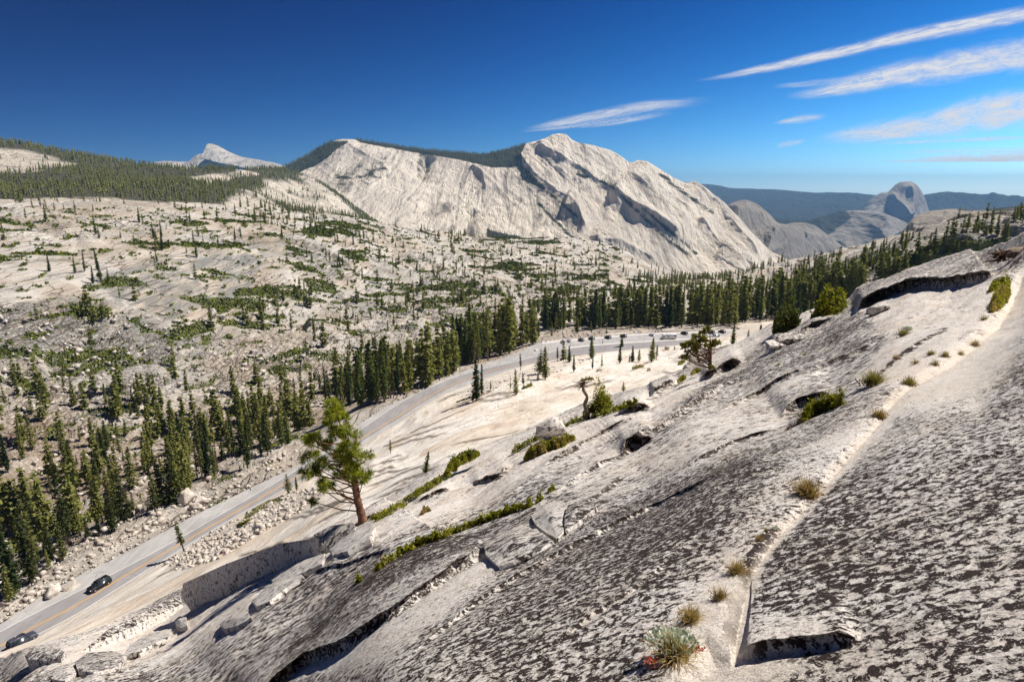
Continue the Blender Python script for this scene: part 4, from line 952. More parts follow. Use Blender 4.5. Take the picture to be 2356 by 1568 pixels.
# single trees and clusters that can be told apart on the hill: (X, Y of the foot, height m, kind)
HILL = [(224, 618, 0), (172, 480, 6), (104, 478, 6), (95, 472, 6), (124, 480, 6), (105, 507, 0), (173, 488, 6), (222, 537, 0), (231, 546, 5), (113, 622, 0), (172, 625, 0), (195, 622, 1), (320, 510, 0), (330, 515, 5),
        (352, 545, 0), (372, 545, 1), (437, 504, 5), (375, 575, 0), (360, 600, 3), (455, 590, 0), (430, 580, 3), (470, 560, 5), (500, 560, 3), (540, 548, 0), (555, 545, 1), (212, 648, 0), (235, 645, 2), (250, 645, 5), (278, 545, 6),
        (730, 535, 0), (745, 540, 1), (760, 545, 4), (790, 535, 2), (720, 500, 0), (700, 500, 5), (650, 540, 0), (812, 560, 0), (838, 548, 1), (780, 600, 0), (790, 610, 1), (800, 605, 4), (777, 615, 0), (812, 600, 5),
        (700, 665, 3), (690, 660, 5), (660, 600, 0), (215, 740, 0), (200, 720, 2), (237, 735, 3), (190, 725, 5), (560, 735, 0), (570, 745, 4), (600, 735, 2), (635, 700, 5), (655, 690, 3), (820, 680, 3), (835, 640, 0), (870, 650, 1),
        (900, 665, 0), (940, 690, 4), (955, 700, 0), (975, 710, 0), (700, 700, 1), (712, 705, 0), (85, 735, 5), (40, 905, 3), (90, 900, 0), (105, 940, 1), (345, 1010, 0), (365, 1005, 1), (275, 940, 0), (270, 960, 2), (400, 870, 3), (725, 780, 0), (745, 795, 1), (835, 800, 0)]
hmade = []
for X, Y, k in HILL:
    P = ZM.at(X, Y)
    if P is None: continue
    h = {6: 9, 3: 11, 5: 10}.get(k, 15)*(.8+.4*rg.rand())
    if Y > 700: h *= 1.05
    far(P, h, .30 if k in (3, 5, 6) else .2) if NIND >= 281 else hmade.append(conifer(P-Vector((0, 0, .4)), h, k, '-', 'conifers scattered over the middle hill')); NIND += 1
number_labels(hmade, 'conifer, # among those scattered over the middle hill')
print('individual conifers', NIND)
# ------------------------------------------------------------------ woods too many to count
def far_mesh(name, T, mats, label, seed=3):
    """many small conifers as one object: jagged stacked cones"""
    T = np.asarray(T); n = len(T); rg = np.random.RandomState(seed); k = 5; lv = [(0.10, 1.0, .42), (.34, .74, .70), (.60, .46, 1.02)]
    Vs = []; Fs = []; o = 0
    for zb, rr, zt in lv:
        a = rg.rand(n, 1)*6.28+np.arange(k)[None]*2*math.pi/k; r = T[:, 4:5]*T[:, 3:4]*rr*(.55+.7*rg.rand(n, k))
        base = np.stack([T[:, 0:1]+r*np.cos(a), T[:, 1:2]+r*np.sin(a), T[:, 2:3]+T[:, 3:4]*(zb+.09*(rg.rand(n, k)-.5))], -1)
        top = np.stack([T[:, 0], T[:, 1], T[:, 2]+T[:, 3]*zt], -1)[:, None]
        Vs.append(np.concatenate([base, top], 1)); f = np.array([(i, (i+1) % k, k) for i in range(k)])
        Fs.append((np.arange(n)[:, None, None]*(k+1)+f[None]).reshape(-1, 3)+o); o += n*(k+1)
    V = np.concatenate([v.reshape(-1, 3) for v in Vs]); F = np.concatenate(Fs)
    ob = mesh_np(name, V, F, mats, smooth=False); setp(ob, label, 'forest', kind='stuff'); return ob
def leafy_mesh(name, T, mats, label, seed=4):
    rg = np.random.RandomState(seed); pr = []
    for s in range(6):
        C, Dr, S = conifer_arrays(100+s, (.13, .15, .18, .22, .12, .16)[s], .75, .06, 12, .05); V, F = leaves(C, S*2.1, rg, .9, 1.6, Dr)
        tv, tf = tube([(0, 0, -.04), (0, 0, .5)], [.014, .008], 4, False); pr.append((np.vstack([V, tv]), np.vstack([F, tf+len(V)])))
    Vs = []; Fs = []; o = 0
    for i, t_ in enumerate(np.asarray(T)):
        v, f = pr[rg.randint(6)]; a = rg.rand()*6.28; ca, sa = math.cos(a), math.sin(a); h = t_[3]; w_ = h*(.85+.4*rg.rand())
        Vs.append(np.stack([(v[:, 0]*ca-v[:, 1]*sa)*w_+t_[0], (v[:, 0]*sa+v[:, 1]*ca)*w_+t_[1], v[:, 2]*h+t_[2]], 1)); Fs.append(f+o); o += len(v)
    ob = mesh_np(name, np.concatenate(Vs), np.concatenate(Fs), mats, smooth=False); setp(ob, label, 'forest', kind='stuff'); return ob
def scatter(P, wgt, n, h0, h1, rg, cond=None):
    A = P[:-1, :-1]; a = np.linalg.norm(np.cross(P[1:, :-1]-A, P[:-1, 1:]-A), axis=-1)*wgt[:-1, :-1]
    if cond is not None: a = a*cond[:-1, :-1]
    p = a.ravel(); p = p/p.sum(); k = rg.choice(len(p), n, p=p); Q = A.reshape(-1, 3)[k]; B = P[1:, 1:].reshape(-1, 3)[k]
    Q = Q+(B-Q)*rg.rand(n, 1); h = h0+(h1-h0)*rg.rand(n)
    return np.column_stack([Q, h, .13+.06*rg.rand(n)])
def mat_far(name, dark, light):
    t = NT(name); v = t.coord(); return t.out(t.bsdf(t.ramp(t.noise(v, .08, 6, .8), [(.35, dark), (.65, light)]), .9, spec=.05))
M_far = mat_far('far_conifers', (.045, .052, .016), (.17, .165, .05))
rg = np.random.RandomState(21)
# middle hill: sparse trees growing in bands
X, Y, D = proj(Pm)
bands = np.maximum.reduce([
    softpoly(X, Y, [(560, 470), (860, 500), (860, 580), (700, 560), (600, 540)], 12), softpoly(X, Y, [(300, 560), (620, 540), (800, 600), (700, 620), (380, 600)], 14)*.35,
    softpoly(X, Y, [(820, 560), (1560, 640), (1500, 690), (1200, 700), (1000, 680), (860, 640)], 20)*.75, softpoly(X, Y, [(900, 520), (1150, 545), (1400, 570), (1400, 600), (1000, 570)], 8)*.6,
    softpoly(X, Y, [(480, 650), (760, 640), (1150, 690), (1180, 780), (800, 800), (560, 760)], 20)*.4, softpoly(X, Y, [(1150, 640), (1440, 650), (1440, 745), (1150, 790)], 15)*1.2,
    softpoly(X, Y, [(-300, 1060), (400, 1000), (560, 1040), (400, 1180), (-300, 1460)], 20)*.25, softpoly(X, Y, [(1440, 640), (1980, 640), (1980, 700), (1440, 700)], 8)*2.2, softpoly(X, Y, [(1540, 600), (1800, 600), (1760, 650), (1540, 650)], 10)*.8,
    softpoly(X, Y, [(-300, 455), (560, 470), (560, 492), (-300, 490)], 6)*.30, softpoly(X, Y, [(-300, 820), (400, 820), (700, 900), (600, 980), (-300, 1000)], 20)*.25])
nz = np.clip(sst(.42, .66, .5+.5*fbm(Pm*.012+3, 3)), 0, 1)
tm = (Y > 470)*(Y < 1000)*(X > -200)*(X < 2400)*1.0
cr = softpoly(X, Y, [(860, 640), (1800, 640), (1800, 600), (2000, 560), (2400, 480), (2400, 460), (1900, 570), (1560, 610), (1000, 510), (860, 500)], 5)
T1 = scatter(Pm, bands*(.15+nz)+.03*(tm > 0), 3300, 6, 15, rg, (D > 150)*1.0)
T2 = scatter(Pm, softpoly(X, Y, [(1800, 615), (2060, 565), (2400, 480), (2700, 460), (2700, 520), (2400, 540), (2050, 620), (1850, 660)], 8)*(.2+nz), 520, 6, 13, rg)
FT = np.array(FARTREES)
ob = leafy_mesh('woodland', np.vstack([T1, T2]+([FT] if len(FT) else [])), M_fir2, 'small conifers sprinkled over the hills and valley', 4)
Tf = scatter(Pf, np.clip(Ff-.12, 0, 1), 13000, 11, 19, rg); Tf2 = scatter(Pf, np.full(Ff.shape, 1.0), 900, 7, 13, rg)
far_mesh('forest', np.vstack([Tf, Tf2]), M_far, 'dense conifer forest covering the left ridge', 5)
Tc = scatter(Pc, np.clip(Fc*1.2-.2, 0, 1)**1.5, 5200, 13, 21, rg)
far_mesh('forest', Tc, M_far, 'distant conifers along the mountain crest and gullies', 6)

# ------------------------------------------------------------------ low green shrub mats on the hill
def shrub_mats():
    polys = [([(470, 690), (640, 640), (740, 620), (860, 660), (700, 700), (640, 740), (520, 760)], .9), ([(700, 510), (830, 510), (850, 540), (760, 560), (700, 550)], .9), ([(780, 590), (850, 570), (830, 620), (760, 640)], .9),
             ([(260, 730), (330, 735), (420, 770), (400, 800), (330, 780)], 1.0), ([(120, 700), (200, 690), (280, 735), (180, 730)], .9), ([(380, 740), (560, 700), (600, 740), (470, 790), (390, 790)], .85), ([(290, 545), (480, 550), (470, 580), (320, 575)], .7),
             ([(-50, 845), (80, 850), (80, 900), (-50, 910)], 1.1), ([(160, 880), (420, 850), (430, 890), (260, 900)], .75), ([(560, 880), (700, 800), (740, 840), (620, 900)], .5), ([(400, 740), (560, 720), (470, 800), (340, 790)], .8), ([(240, 640), (330, 635), (300, 650)], .9),
             ([(1120, 525), (1180, 545), (1290, 562), (1140, 560)], .9), ([(900, 650), (1100, 640), (1150, 700), (960, 720)], .7), ([(1380, 590), (1410, 590), (1400, 640), (1370, 640)], .9), ([(1150, 600), (1350, 620), (1420, 680), (1200, 680)], .55), ([(1300, 660), (1480, 650), (1440, 690), (1300, 700)], .5),
             ([(2250, 550), (2400, 530), (2400, 590), (2280, 580)], .8), ([(2080, 590), (2180, 560), (2160, 640), (2090, 640)], .5), ([(570, 560), (700, 550), (780, 580), (640, 590)], .35), ([(-50, 760), (1000, 700), (1100, 780), (700, 860), (-50, 900)], .30), ([(0, 1000), (420, 980), (380, 1040), (0, 1120)], .4),
             ([(380, 1165), (470, 1140), (560, 1125), (470, 1190), (400, 1190)], .8), ([(640, 700), (1100, 600), (1300, 700), (900, 760)], .42), ([(-50, 480), (860, 490), (1400, 570), (1400, 700), (800, 900), (-50, 900)], .22), ([(-50, 940), (700, 900), (720, 1000), (300, 1200), (-50, 1300)], .34), ([(1780, 690), (1850, 640), (2100, 570), (2400, 490), (2400, 600), (2080, 680)], .36)]
    m = np.zeros(X.shape)
    for p, v in polys: m = np.maximum(m, softpoly(X, Y, p, 26)*v)
    n = .5+.5*fbm(np.stack([(Pm[..., 0]*.5-Pm[..., 1]*.87)*.036, (Pm[..., 0]*.87+Pm[..., 1]*.5)*.012, Pm[..., 2]*.09], -1)+11, 5)*1.25
    w = np.maximum(sst(.70, .735, n+m*.27), sst(.70, .73, (.5+.62*fbm(Pm*np.array([.11, .07, .2])+4, 3))+.12*m-.02*(D > 900)))*(Y > 478)*(m > .02)
    me = bpy.data.objects['valley_ground'].data; at = me.attributes.new('veg', 'FLOAT', 'POINT'); at.data.foreach_set('value', np.ascontiguousarray(w, np.float32).ravel())
    S = scatter(Pm, w, 150000, 0, 1, rg, (D > 120)*np.clip(300/D, .25, 1)); d_ = np.hypot(S[:, 0], S[:, 1]); sz = np.clip(d_/330, .8, 3.4)*(.6+.8*rg.rand(len(S)))
    lump = np.clip(.5+.9*fbm(S[:, :3]*.16, 2), 0.05, 1.3); C = S[:, :3].copy(); C[:, 2] += lump*(.15+.85*rg.rand(len(S)))*1.5-.1
    V, F = leaves(C, sz, rg, 1.1, 1.5, np.tile([0, 0, .5], (len(S), 1)))
    setp(mesh_np('shrub_cover', V, F, mat_far('shrub_mat_leaves', (.050, .070, .007), (.22, .235, .025)), smooth=False), 'low green shrub mats spread over the middle hill', 'shrubs', kind='stuff')
shrub_mats()

# ------------------------------------------------------------------ rocks
def rock_arrays(seed, flat=.7, sub=2, pts=11):
    bm = bmesh.new(); rg = np.random.RandomState(seed); V = rg.normal(size=(pts, 3)); V /= np.linalg.norm(V, axis=1)[:, None]
    V *= (.8+.35*rg.rand(pts, 1)); V[:, 2] *= flat
    for v in V: bm.verts.new(v)
    bmesh.ops.convex_hull(bm, input=bm.verts)
    for v in [v for v in bm.verts if not v.link_faces]: bm.verts.remove(v)
    if sub: bmesh.ops.bevel(bm, geom=bm.edges[:]+bm.verts[:], offset=.07, segments=1, affect='EDGES', profile=.6)
    bmesh.ops.triangulate(bm, faces=bm.faces[:]); bm.verts.ensure_lookup_table()
    Vo = np.array([v.co[:] for v in bm.verts]); Fo = np.array([[v.index for v in f.verts] for f in bm.faces]); bm.free(); return Vo, Fo
def mat_stone(name, a, b):
    t = NT(name); v = t.coord(); n = t.noise(v, .7, 6, .75); n2 = t.noise(v, 6, 4, .7)
    c = t.ramp(n, [(.35, a), (.6, b)]); c = t.mix(t.ramp(n2, [(.40, .5), (.5, 0)]), c, (.16, .13, .11))
    return t.out(t.bsdf(c, .9, t.bump(n2, .6, .08), .15))
M_stone = mat_stone('pale_broken_stone', (.40, .32, .25), (.72, .66, .58))
LOW = [rock_arrays(i, .7, 0, 9) for i in range(6)]
def rubble(name, label, pts, sizes, mat=M_stone, seed=1):
    rg = np.random.RandomState(seed); parts = []
    for p, s in zip(pts, sizes):
        v, f = LOW[rg.randint(6)]; M_ = np.array(Matrix.Rotation(rg.rand()*6.28, 3, 'Z') @ Matrix.Rotation(rg.normal()*.5, 3, 'X'))
        parts.append(((v*np.array([1, .75, .8])*s) @ M_.T+np.array(p)+np.array([0, 0, s*.2]), f))
    V, F = joinm(parts); setp(mesh_np(name, V, F, mat, smooth=False), label, 'rubble', kind='stuff')
rg = np.random.RandomState(33)
def zpts(Z, poly, n, lo, hi, pw=2.5):
    o = []; s = []
    for q in rnd_in(poly, n, rg):
        P = Z.at(*q)
        if P is not None: o.append(P[:]); s.append(lo+(hi-lo)*rg.rand()**pw)
    return o, s
o, s = zpts(ZS, [(382, 1290), (480, 1225), (640, 1140), (720, 1118), (745, 1140), (620, 1215), (500, 1285), (400, 1312)], 1100, .22, 1.0)
o2, s2 = zpts(ZS, [(1040, 905), (1200, 855), (1260, 842), (1370, 822), (1300, 850), (1200, 880), (1080, 915)], 260, .25, 1.0)
o3, s3 = zpts(ZS, [(1500, 830), (1560, 815), (1720, 790), (1760, 800), (1600, 835)], 60, .25, 1.2)
rubble('rubble_slope', 'broken pale stones piled beside the inner road edge', o+o2+o3, s+s2+s3)
def along(line, off, n, spread):
    p = dense(line, 4); L = np.concatenate([[0], np.cumsum(np.hypot(*np.diff(p, axis=0).T))]); o = []
    for t_ in rg.rand(n)*L[-1]:
        x = np.interp(t_, L, p[:, 0]); y = np.interp(t_, L, p[:, 1]); P = onz(x, y, ZR); o.append((P[0]+rg.normal()*spread-off*.7, P[1]+rg.normal()*spread+off*.7, ZR-.1))
    return o
ro = [q for q in ROUT if -250 < q[0] < 1300]
o = along(ro, 1.6, 800, .6); s = .15+.62*rg.rand(len(o))**3
rubble('roadside_rocks', 'line of pale rocks along the outer road edge', o, s)
o, s = zpts(ZM, [(-40, 1420), (0, 1330), (200, 1240), (300, 1190), (560, 1080), (700, 1030), (720, 1045), (430, 1190), (200, 1300), (0, 1425)], 520, .3, 1.5, 3)
oa, sa = zpts(ZM, [(-40, 720), (1000, 690), (1250, 740), (900, 880), (600, 900), (-40, 930)], 800, .5, 3.4, 3)
ob_, sb = zpts(ZM, [(-40, 930), (700, 900), (700, 1000), (300, 1200), (-40, 1380)], 450, .4, 2.4, 3)
oc, sc_ = zpts(ZM, [(1240, 785), (1290, 765), (1500, 752), (1700, 745), (1700, 752), (1500, 762), (1300, 780), (1245, 800)], 160, .4, 1.8, 2)
rubble('talus', 'broken boulders and stones strewn over the valley side', o+oa+ob_+oc, s+sa+sb+sc_, seed=8)
# ------------------------------------------------------------------ road, car park and their markings (structure)
def wline(pts, z, n=8):
    p = dense(pts, n); return onz(p[:, 0], p[:, 1], z)
def resample(P, n):
    L = np.concatenate([[0], np.cumsum(np.linalg.norm(np.diff(P, axis=0), axis=1))]); t = np.linspace(0, L[-1], n)
    return np.stack([np.interp(t, L, P[:, k]) for k in range(P.shape[1])], 1)
def strip(name, pts, width, z, mat, n=400, dash=None):
    P = resample(wline(pts, z), n); tn = np.gradient(P, axis=0); tn /= np.linalg.norm(tn, axis=1)[:, None]; s = np.stack([-tn[:, 1], tn[:, 0], 0*tn[:, 0]], 1)*width/2
    G = np.stack([P-s, P+s], 1); F = gridf(n, 2)
    if dash: F = F[[i for i in range(len(F)) if (i//dash[0]) % 2 == 0]]
    o = mesh_np(name, G.reshape(-1, 3), F[:, ::-1], mat, smooth=False); setp(o, kind='structure'); return o
def asphalt(name, a, b):
    t = NT(name); v = t.coord(); n = t.noise(v, .12, 5, .6); n2 = t.noise(t.vmap(v, (.9, .12, 1), (0, 0, R(-35))), 1.0, 4, .6); n3 = t.noise(v, 25, 2, .7)
    c = t.ramp(t.math('MULTIPLY_ADD', n2, .5, t.math('MULTIPLY', n, .5)), [(.38, a), (.62, b)]); c = t.mix(t.math('MULTIPLY', n3, .25), c, (.5, .48, .47))
    vo = t.n('TexVoronoi', feature='DISTANCE_TO_EDGE', i={'Vector': t.vmap(v, (.10, .35, 1), (0, 0, R(20))), 'Scale': 1.0}).outputs['Distance']
    c = t.mix(t.math('MULTIPLY', t.ramp(vo, [(0, .5), (.012, 0)]), t.ramp(n, [(.5, 0), (.6, 1)])), c, (.07, .065, .06))
    return t.out(t.bsdf(c, .85, spec=.25))
M_asph = asphalt('asphalt', (.20, .185, .18), (.29, .27, .265)); M_apron = asphalt('worn_asphalt', (.29, .275, .26), (.44, .42, .395))
M_yel = plain('yellow_road_paint', (.72, .37, .06), .6, .2, .15); M_whi = plain('white_road_paint', (.78, .76, .72), .6, .2, .1)
def between(name, A, B, z, mat, n=500, m=10, wob=0):
    a = resample(wline(A, z), n); b = resample(wline(B, z), n)
    # pair points by nearest azimuth so the strip stays square
    az = np.arctan2(a[:, 0], a[:, 1]); bz = np.arctan2(b[:, 0], b[:, 1]); g = np.linspace(max(az.min(), bz.min()), min(az.max(), bz.max()), n)
    A2 = np.stack([np.interp(g, az, a[:, k]) for k in range(3)], 1); B2 = np.stack([np.interp(g, bz, b[:, k]) for k in range(3)], 1)
    t = np.linspace(0, 1, m)[None, :, None]; G = A2[:, None]*(1-t)+B2[:, None]*t
    if wob: G[:, 0, :2] += np.stack([fbm(G[:, 0]*.25, 3), fbm(G[:, 0]*.25+9, 3)], 1)*wob; G[:, -1, :2] += np.stack([fbm(G[:, -1]*.25, 3), fbm(G[:, -1]*.25+9, 3)], 1)*wob
    o = mesh_np(name, G.reshape(-1, 3), gridf(n, m), mat); setp(o, kind='structure'); return o
YEL = [(-330, 1655), (-200, 1588), (0, 1484), (70, 1445), (176, 1390), (287, 1323), (385, 1267), (480, 1212), (600, 1143), (692, 1090), (730, 1070), (851, 995), (915, 957), (974, 918), (1030, 889), (1077, 870), (1130, 852), (1178, 841), (1240, 829), (1300, 820), (1354, 814)]
WIN = [(-330, 1690), (-200, 1618), (17, 1495), (176, 1411), (287, 1342), (400, 1272), (520, 1200), (640, 1133), (743, 1075), (853, 1003), (920, 962), (974, 927), (1030, 896), (1077, 875), (1178, 845), (1240, 833), (1300, 823), (1354, 816), (1420, 808)]
WOUT = [(-330, 1625), (-200, 1560), (0, 1452), (100, 1399), (257, 1320), (391, 1249), (520, 1175), (653, 1098), (740, 1045), (828, 988), (897, 941), (974, 897), (1077, 857), (1178, 833), (1240, 818), (1300, 803), (1354, 795.5), (1428, 789), (1545, 782), (1600, 779), (1700, 772), (1850, 765)]
RIN2 = [(x, y+2.5) for x, y in RIN if x < 1600]+[(1655, 783), (1760, 774), (1850, 772)]
between('pavement', RIN2, [(x, y-1) for x, y in ROUT if x < 1850], ZR, M_apron, wob=.35)
between('road', [(x, y+1.5) for x, y in WIN]+[(1500, 802), (1600, 793), (1700, 783), (1850, 775)], WOUT, ZR+.02, M_asph)
for k in (-1, 1):
    strip('road_marking', [(x, y+k*(.9 if x < 300 else .6 if x < 900 else .35)) for x, y in YEL], .14, ZR+.04, M_yel, 700)
strip('road_marking', WIN, .18, ZR+.04, M_whi, 700); strip('road_marking', [(x, y) for x, y in WOUT if x < 1250], .14, ZR+.045, M_whi, 700)
# kerbed island between road and car park, stalls, wall
isl = [(1302, 800), (1354, 794.5), (1428, 788.5), (1545, 781.5), (1600, 778.5), (1690, 772)]
M_conc = plain('pale_concrete', (.62, .58, .53), .85, .2, .15)
def solid_strip(name, pts, width, z, h, mat, n=160, jit=0):
    P = resample(wline(pts, z), n); tn = np.gradient(P, axis=0); tn /= np.linalg.norm(tn, axis=1)[:, None]; s = np.stack([-tn[:, 1], tn[:, 0], 0*tn[:, 0]], 1)*width/2
    H = np.zeros((n, 3)); H[:, 2] = h
    if jit: H[:, 2] *= 1+jit*fbm(P*.9, 2); s = s*(1+jit*.6*fbm(P*.8+5, 2))[:, None]
    G = np.stack([P-s, P-s*.8+H, P+s*.8+H, P+s], 1); o = mesh_np(name, G.reshape(-1, 3), gridf(n, 4)[:, ::-1], mat, smooth=False); return o
setp(solid_strip('kerb', isl, 2.2, ZR, .14, M_conc), kind='structure')
wallp = [(1246, 787), (1290, 781), (1340, 777), (1400, 772), (1486, 765), (1545, 763), (1628, 759.5), (1702, 755)]
setp(solid_strip('stone_wall', wallp, .7, ZR, .75, M_stone, 220, .5), 'low pale stone wall along the far side of the car park', 'wall')
setp(solid_strip('stone_wall', [(1628, 759), (1650, 754), (1675, 753), (1702, 757)], .7, ZR+.6, .9, M_stone, 90, .4), 'curved pale stone wall of the overlook behind the two dark cars', 'wall')
setp(solid_strip('pavement_edge', [(x, y+2) for x, y in wallp], 3.2, ZR, .13, M_conc), kind='structure')
for X_ in list(range(1320, 1480, 9))+list(range(1585, 1660, 9)):
    yy = np.interp(X_, [w_[0] for w_ in wallp], [w_[1] for w_ in wallp])+3.5
    strip('road_marking', [(X_, yy), (X_+7, yy+3.2)], .16, ZR+.03, M_whi, 3)

# ------------------------------------------------------------------ vehicles
M_tyre = plain('tyre_rubber', (.02, .02, .02), .8); M_rim = plain('alloy_rim', (.45, .45, .46), .35, .5, metallic=.8)
M_glass = plain('dark_window_glass', (.02, .03, .035), .25, .5); M_lens = plain('clear_headlamp_lens', (.75, .77, .78), .1, .8); M_tail = plain('red_tail_lamp', (.45, .02, .02), .2, .6)
M_trim = plain('black_trim', (.03, .03, .03), .6)
PAINT = {}
def paint(n, c, r=.25):
    if n not in PAINT: PAINT[n] = plain('car_paint_'+n, c, max(r, .38), .4)
    return PAINT[n]
def loft(sections, closed=True):
    """sections: list of (x, [(y, z), ...]) rings with equal counts"""
    V = []; n = len(sections[0][1])
    for x, ring in sections: V += [(x+(r[2] if len(r) > 2 else 0), r[0], r[1]) for r in ring]
    F = []
    for i in range(len(sections)-1):
        for k in range(n): F.append((i*n+k, i*n+(k+1) % n, (i+1)*n+(k+1) % n, (i+1)*n+k))
    V = np.array(V, float); c0 = V[:n].mean(0); c1 = V[-n:].mean(0); V = np.vstack([V, c0, c1]); a = len(V)-2
    for k in range(n): F.append((a, k, (k+1) % n, (k+1) % n)); F.append((a+1, (len(sections)-1)*n+(k+1) % n, (len(sections)-1)*n+k, (len(sections)-1)*n+k))
    return V, np.array(F)
def bodyring(w_, z0, z1, tuck=.05, r=.09):
    h = w_/2; return [(-h+tuck, z0), (-h, z0+.12), (-h-.01, (z0+z1)/2), (-h+.03, z1-r), (-h+.03+r, z1), (0, z1+.02), (h-.03-r, z1), (h-.03, z1-r), (h+.01, (z0+z1)/2), (h, z0+.12), (h-tuck, z0)]
def car(P, heading, paintm, kind, label, group=None, name='parked_car', z=None):
    """x of the model points forward"""
    root = bpy.data.objects.new(name, None); col.objects.link(root); root.location = (P[0], P[1], (ZR+.02) if z is None else z); root.rotation_euler = (0, 0, heading)
    setp(root, label, 'car', group)
    if kind == 'suv': L, W_, H, belt, hood, wsb, wst, rst, rsb = 4.85, 1.92, 1.78, 1.08, 1.05, 1.05, .45, -2.05, -2.32
    elif kind == 'van': L, W_, H, belt, hood, wsb, wst, rst, rsb = 5.1, 1.96, 1.76, 1.02, .95, 1.5, .75, -2.25, -2.45
    else: L, W_, H, belt, hood, wsb, wst, rst, rsb = 4.6, 1.80, 1.45, .92, .88, .95, .25, -1.15, -1.85
    f = L/2; S = []
    tr = -f+.55 if kind != 'sedan' else -f+.5
    for x, z1, w_ in [(f, hood-.32, W_*.80), (f-.12, hood-.12, W_*.90), (f-.5, hood-.03, W_*.97), (wsb+.05, belt, W_), (0, belt, W_), (rsb+.1, belt, W_), (-f+.35, belt-.02, W_*.98), (-f+.08, belt-.12, W_*.93), (-f, belt-.35, W_*.86)]:
        S.append((x, bodyring(w_, .28, z1)))
    v, F = loft(S[::-1]); mesh_quads('body', v, F, paintm, parent=root)
    g = W_/2-.06; t_ = W_/2-.26
    def ring(x0, x1, y0, y1): pass
    # glasshouse: windscreen, side and rear glass as one tapered solid, with roof on top
    gb = [(wsb, -g, belt-.02), (wsb, g, belt-.02), (rsb, g, belt-.02), (rsb, -g, belt-.02)]; gt = [(wst, -t_, H-.06), (wst, t_, H-.06), (rst, t_, H-.07), (rst, -t_, H-.07)]
    V = np.array(gb+gt, float); mesh_quads('window', V, np.array([(0, 1, 5, 4), (1, 2, 6, 5), (2, 3, 7, 6), (3, 0, 4, 7), (4, 5, 6, 7)]), M_glass, parent=root, smooth=False)
    rv, rf = loft([(rst-.06, [(-t_-.02, H-.10), (-t_+.06, H-.01), (0, H+.0), (t_-.06, H-.01), (t_+.02, H-.10), (0, H-.09)]), ((rst+wst)/2, [(-t_-.02, H-.09), (-t_+.06, H+.01), (0, H+.04), (t_-.06, H+.01), (t_+.02, H-.09), (0, H-.08)]), (wst+.06, [(-t_-.02, H-.10), (-t_+.06, H-.02), (0, H), (t_-.06, H-.02), (t_+.02, H-.10), (0, H-.09)])])
    mesh_quads('roof', rv, rf, paintm, parent=root)
    for sgn in (-1, 1):   # pillars
        parts = []
        for xb, xt in ((wsb, wst), ((wsb+rsb)/2+.25, (wst+rst)/2+.2), (rsb+.75, rst+.7), (rsb, rst)):
            parts.append(tube([(xb, sgn*(g+.005), belt-.03), (xt, sgn*(t_+.005), H-.05)], [.045, .04], 5))
        v, F = joinm(parts); mesh_quads('pillar', v, F, paintm, parent=root)
        if kind != 'sedan':
            v, F = tube([(rst+.15, sgn*(t_-.08), H+.05), (wst-.2, sgn*(t_-.08), H+.06)], [.03, .03], 5); mesh_quads('roof_rail', v, F, M_rim, parent=root)
        v, F = tube([(wsb-.1, sgn*(W_/2), belt+.05), (wsb-.15, sgn*(W_/2+.2), belt+.1)], [.04, .09], 6); mesh_quads('mirror', v, F, M_trim, parent=root)
        v, F = loft([(f-.30, [(sgn*(W_/2-.42), hood-.28), (sgn*(W_/2-.06), hood-.28), (sgn*(W_/2-.05), hood-.14), (sgn*(W_/2-.42), hood-.16)]), (f-.02, [(sgn*(W_/2-.46), hood-.32), (sgn*(W_/2-.20), hood-.32), (sgn*(W_/2-.20), hood-.2), (sgn*(W_/2-.46), hood-.2)])]); mesh_quads('headlight', v, F, M_lens, parent=root, smooth=False)
        v, F = loft([(-f-.01, [(sgn*(W_/2-.32), belt-.34), (sgn*(W_/2-.10), belt-.34), (sgn*(W_/2-.10), belt-.10), (sgn*(W_/2-.28), belt-.10)]), (-f+.28, [(sgn*(W_/2-.32), belt-.34), (sgn*(W_/2+.012), belt-.34), (sgn*(W_/2+.0), belt-.08), (sgn*(W_/2-.28), belt-.08)])]); mesh_quads('tail_light', v, F, M_tail, parent=root, smooth=False)
    for x in (f-.92, -f+.98):
        for sgn in (-1, 1):
            v, F = tube([(x, sgn*(W_/2-.26), .35), (x, sgn*(W_/2-.22), .35), (x, sgn*(W_/2-.02), .35), (x, sgn*(W_/2+.02), .35)], [.30, .36, .36, .31], 18); ty = mesh_quads('tyre', v, F, M_tyre)
            wl = bpy.data.objects.new('wheel', None); link(wl, root); ty.parent = wl
            v, F = tube([(x, sgn*(W_/2+.0), .35), (x, sgn*(W_/2+.035), .35)], [.22, .19], 12); rm = mesh_quads('rim', v, F, M_rim); rm.parent = wl
    return root
def face(A, B):
    """heading from view point A to B on the road plane"""
    a = onz(*A, ZR); b = onz(*B, ZR); return math.atan2(b[1]-a[1], b[0]-a[0])
p = onz(229, 1350, ZR); car(p, face((285, 1312), (180, 1372)), paint('black', (.012, .013, .016)), 'suv', 'black off-roader with silver roof rails driving towards the camera on the grey road', None, 'driving_car')
p = onz(53, 1478, ZR); car(p, face((20, 1494), (80, 1461)), paint('graphite', (.055, .055, .075)), 'suv', 'dark grey estate-like off-roader driving away at the bottom left corner', None, 'driving_car')
p = onz(1099, 858, ZR); car(p, face((1080, 865), (1130, 848)), paint('pale_blue', (.35, .62, .70)), 'sedan', 'pale blue car half hidden by firs on the road bend', None, 'driving_car')
GP = 'cars parked in the car park'
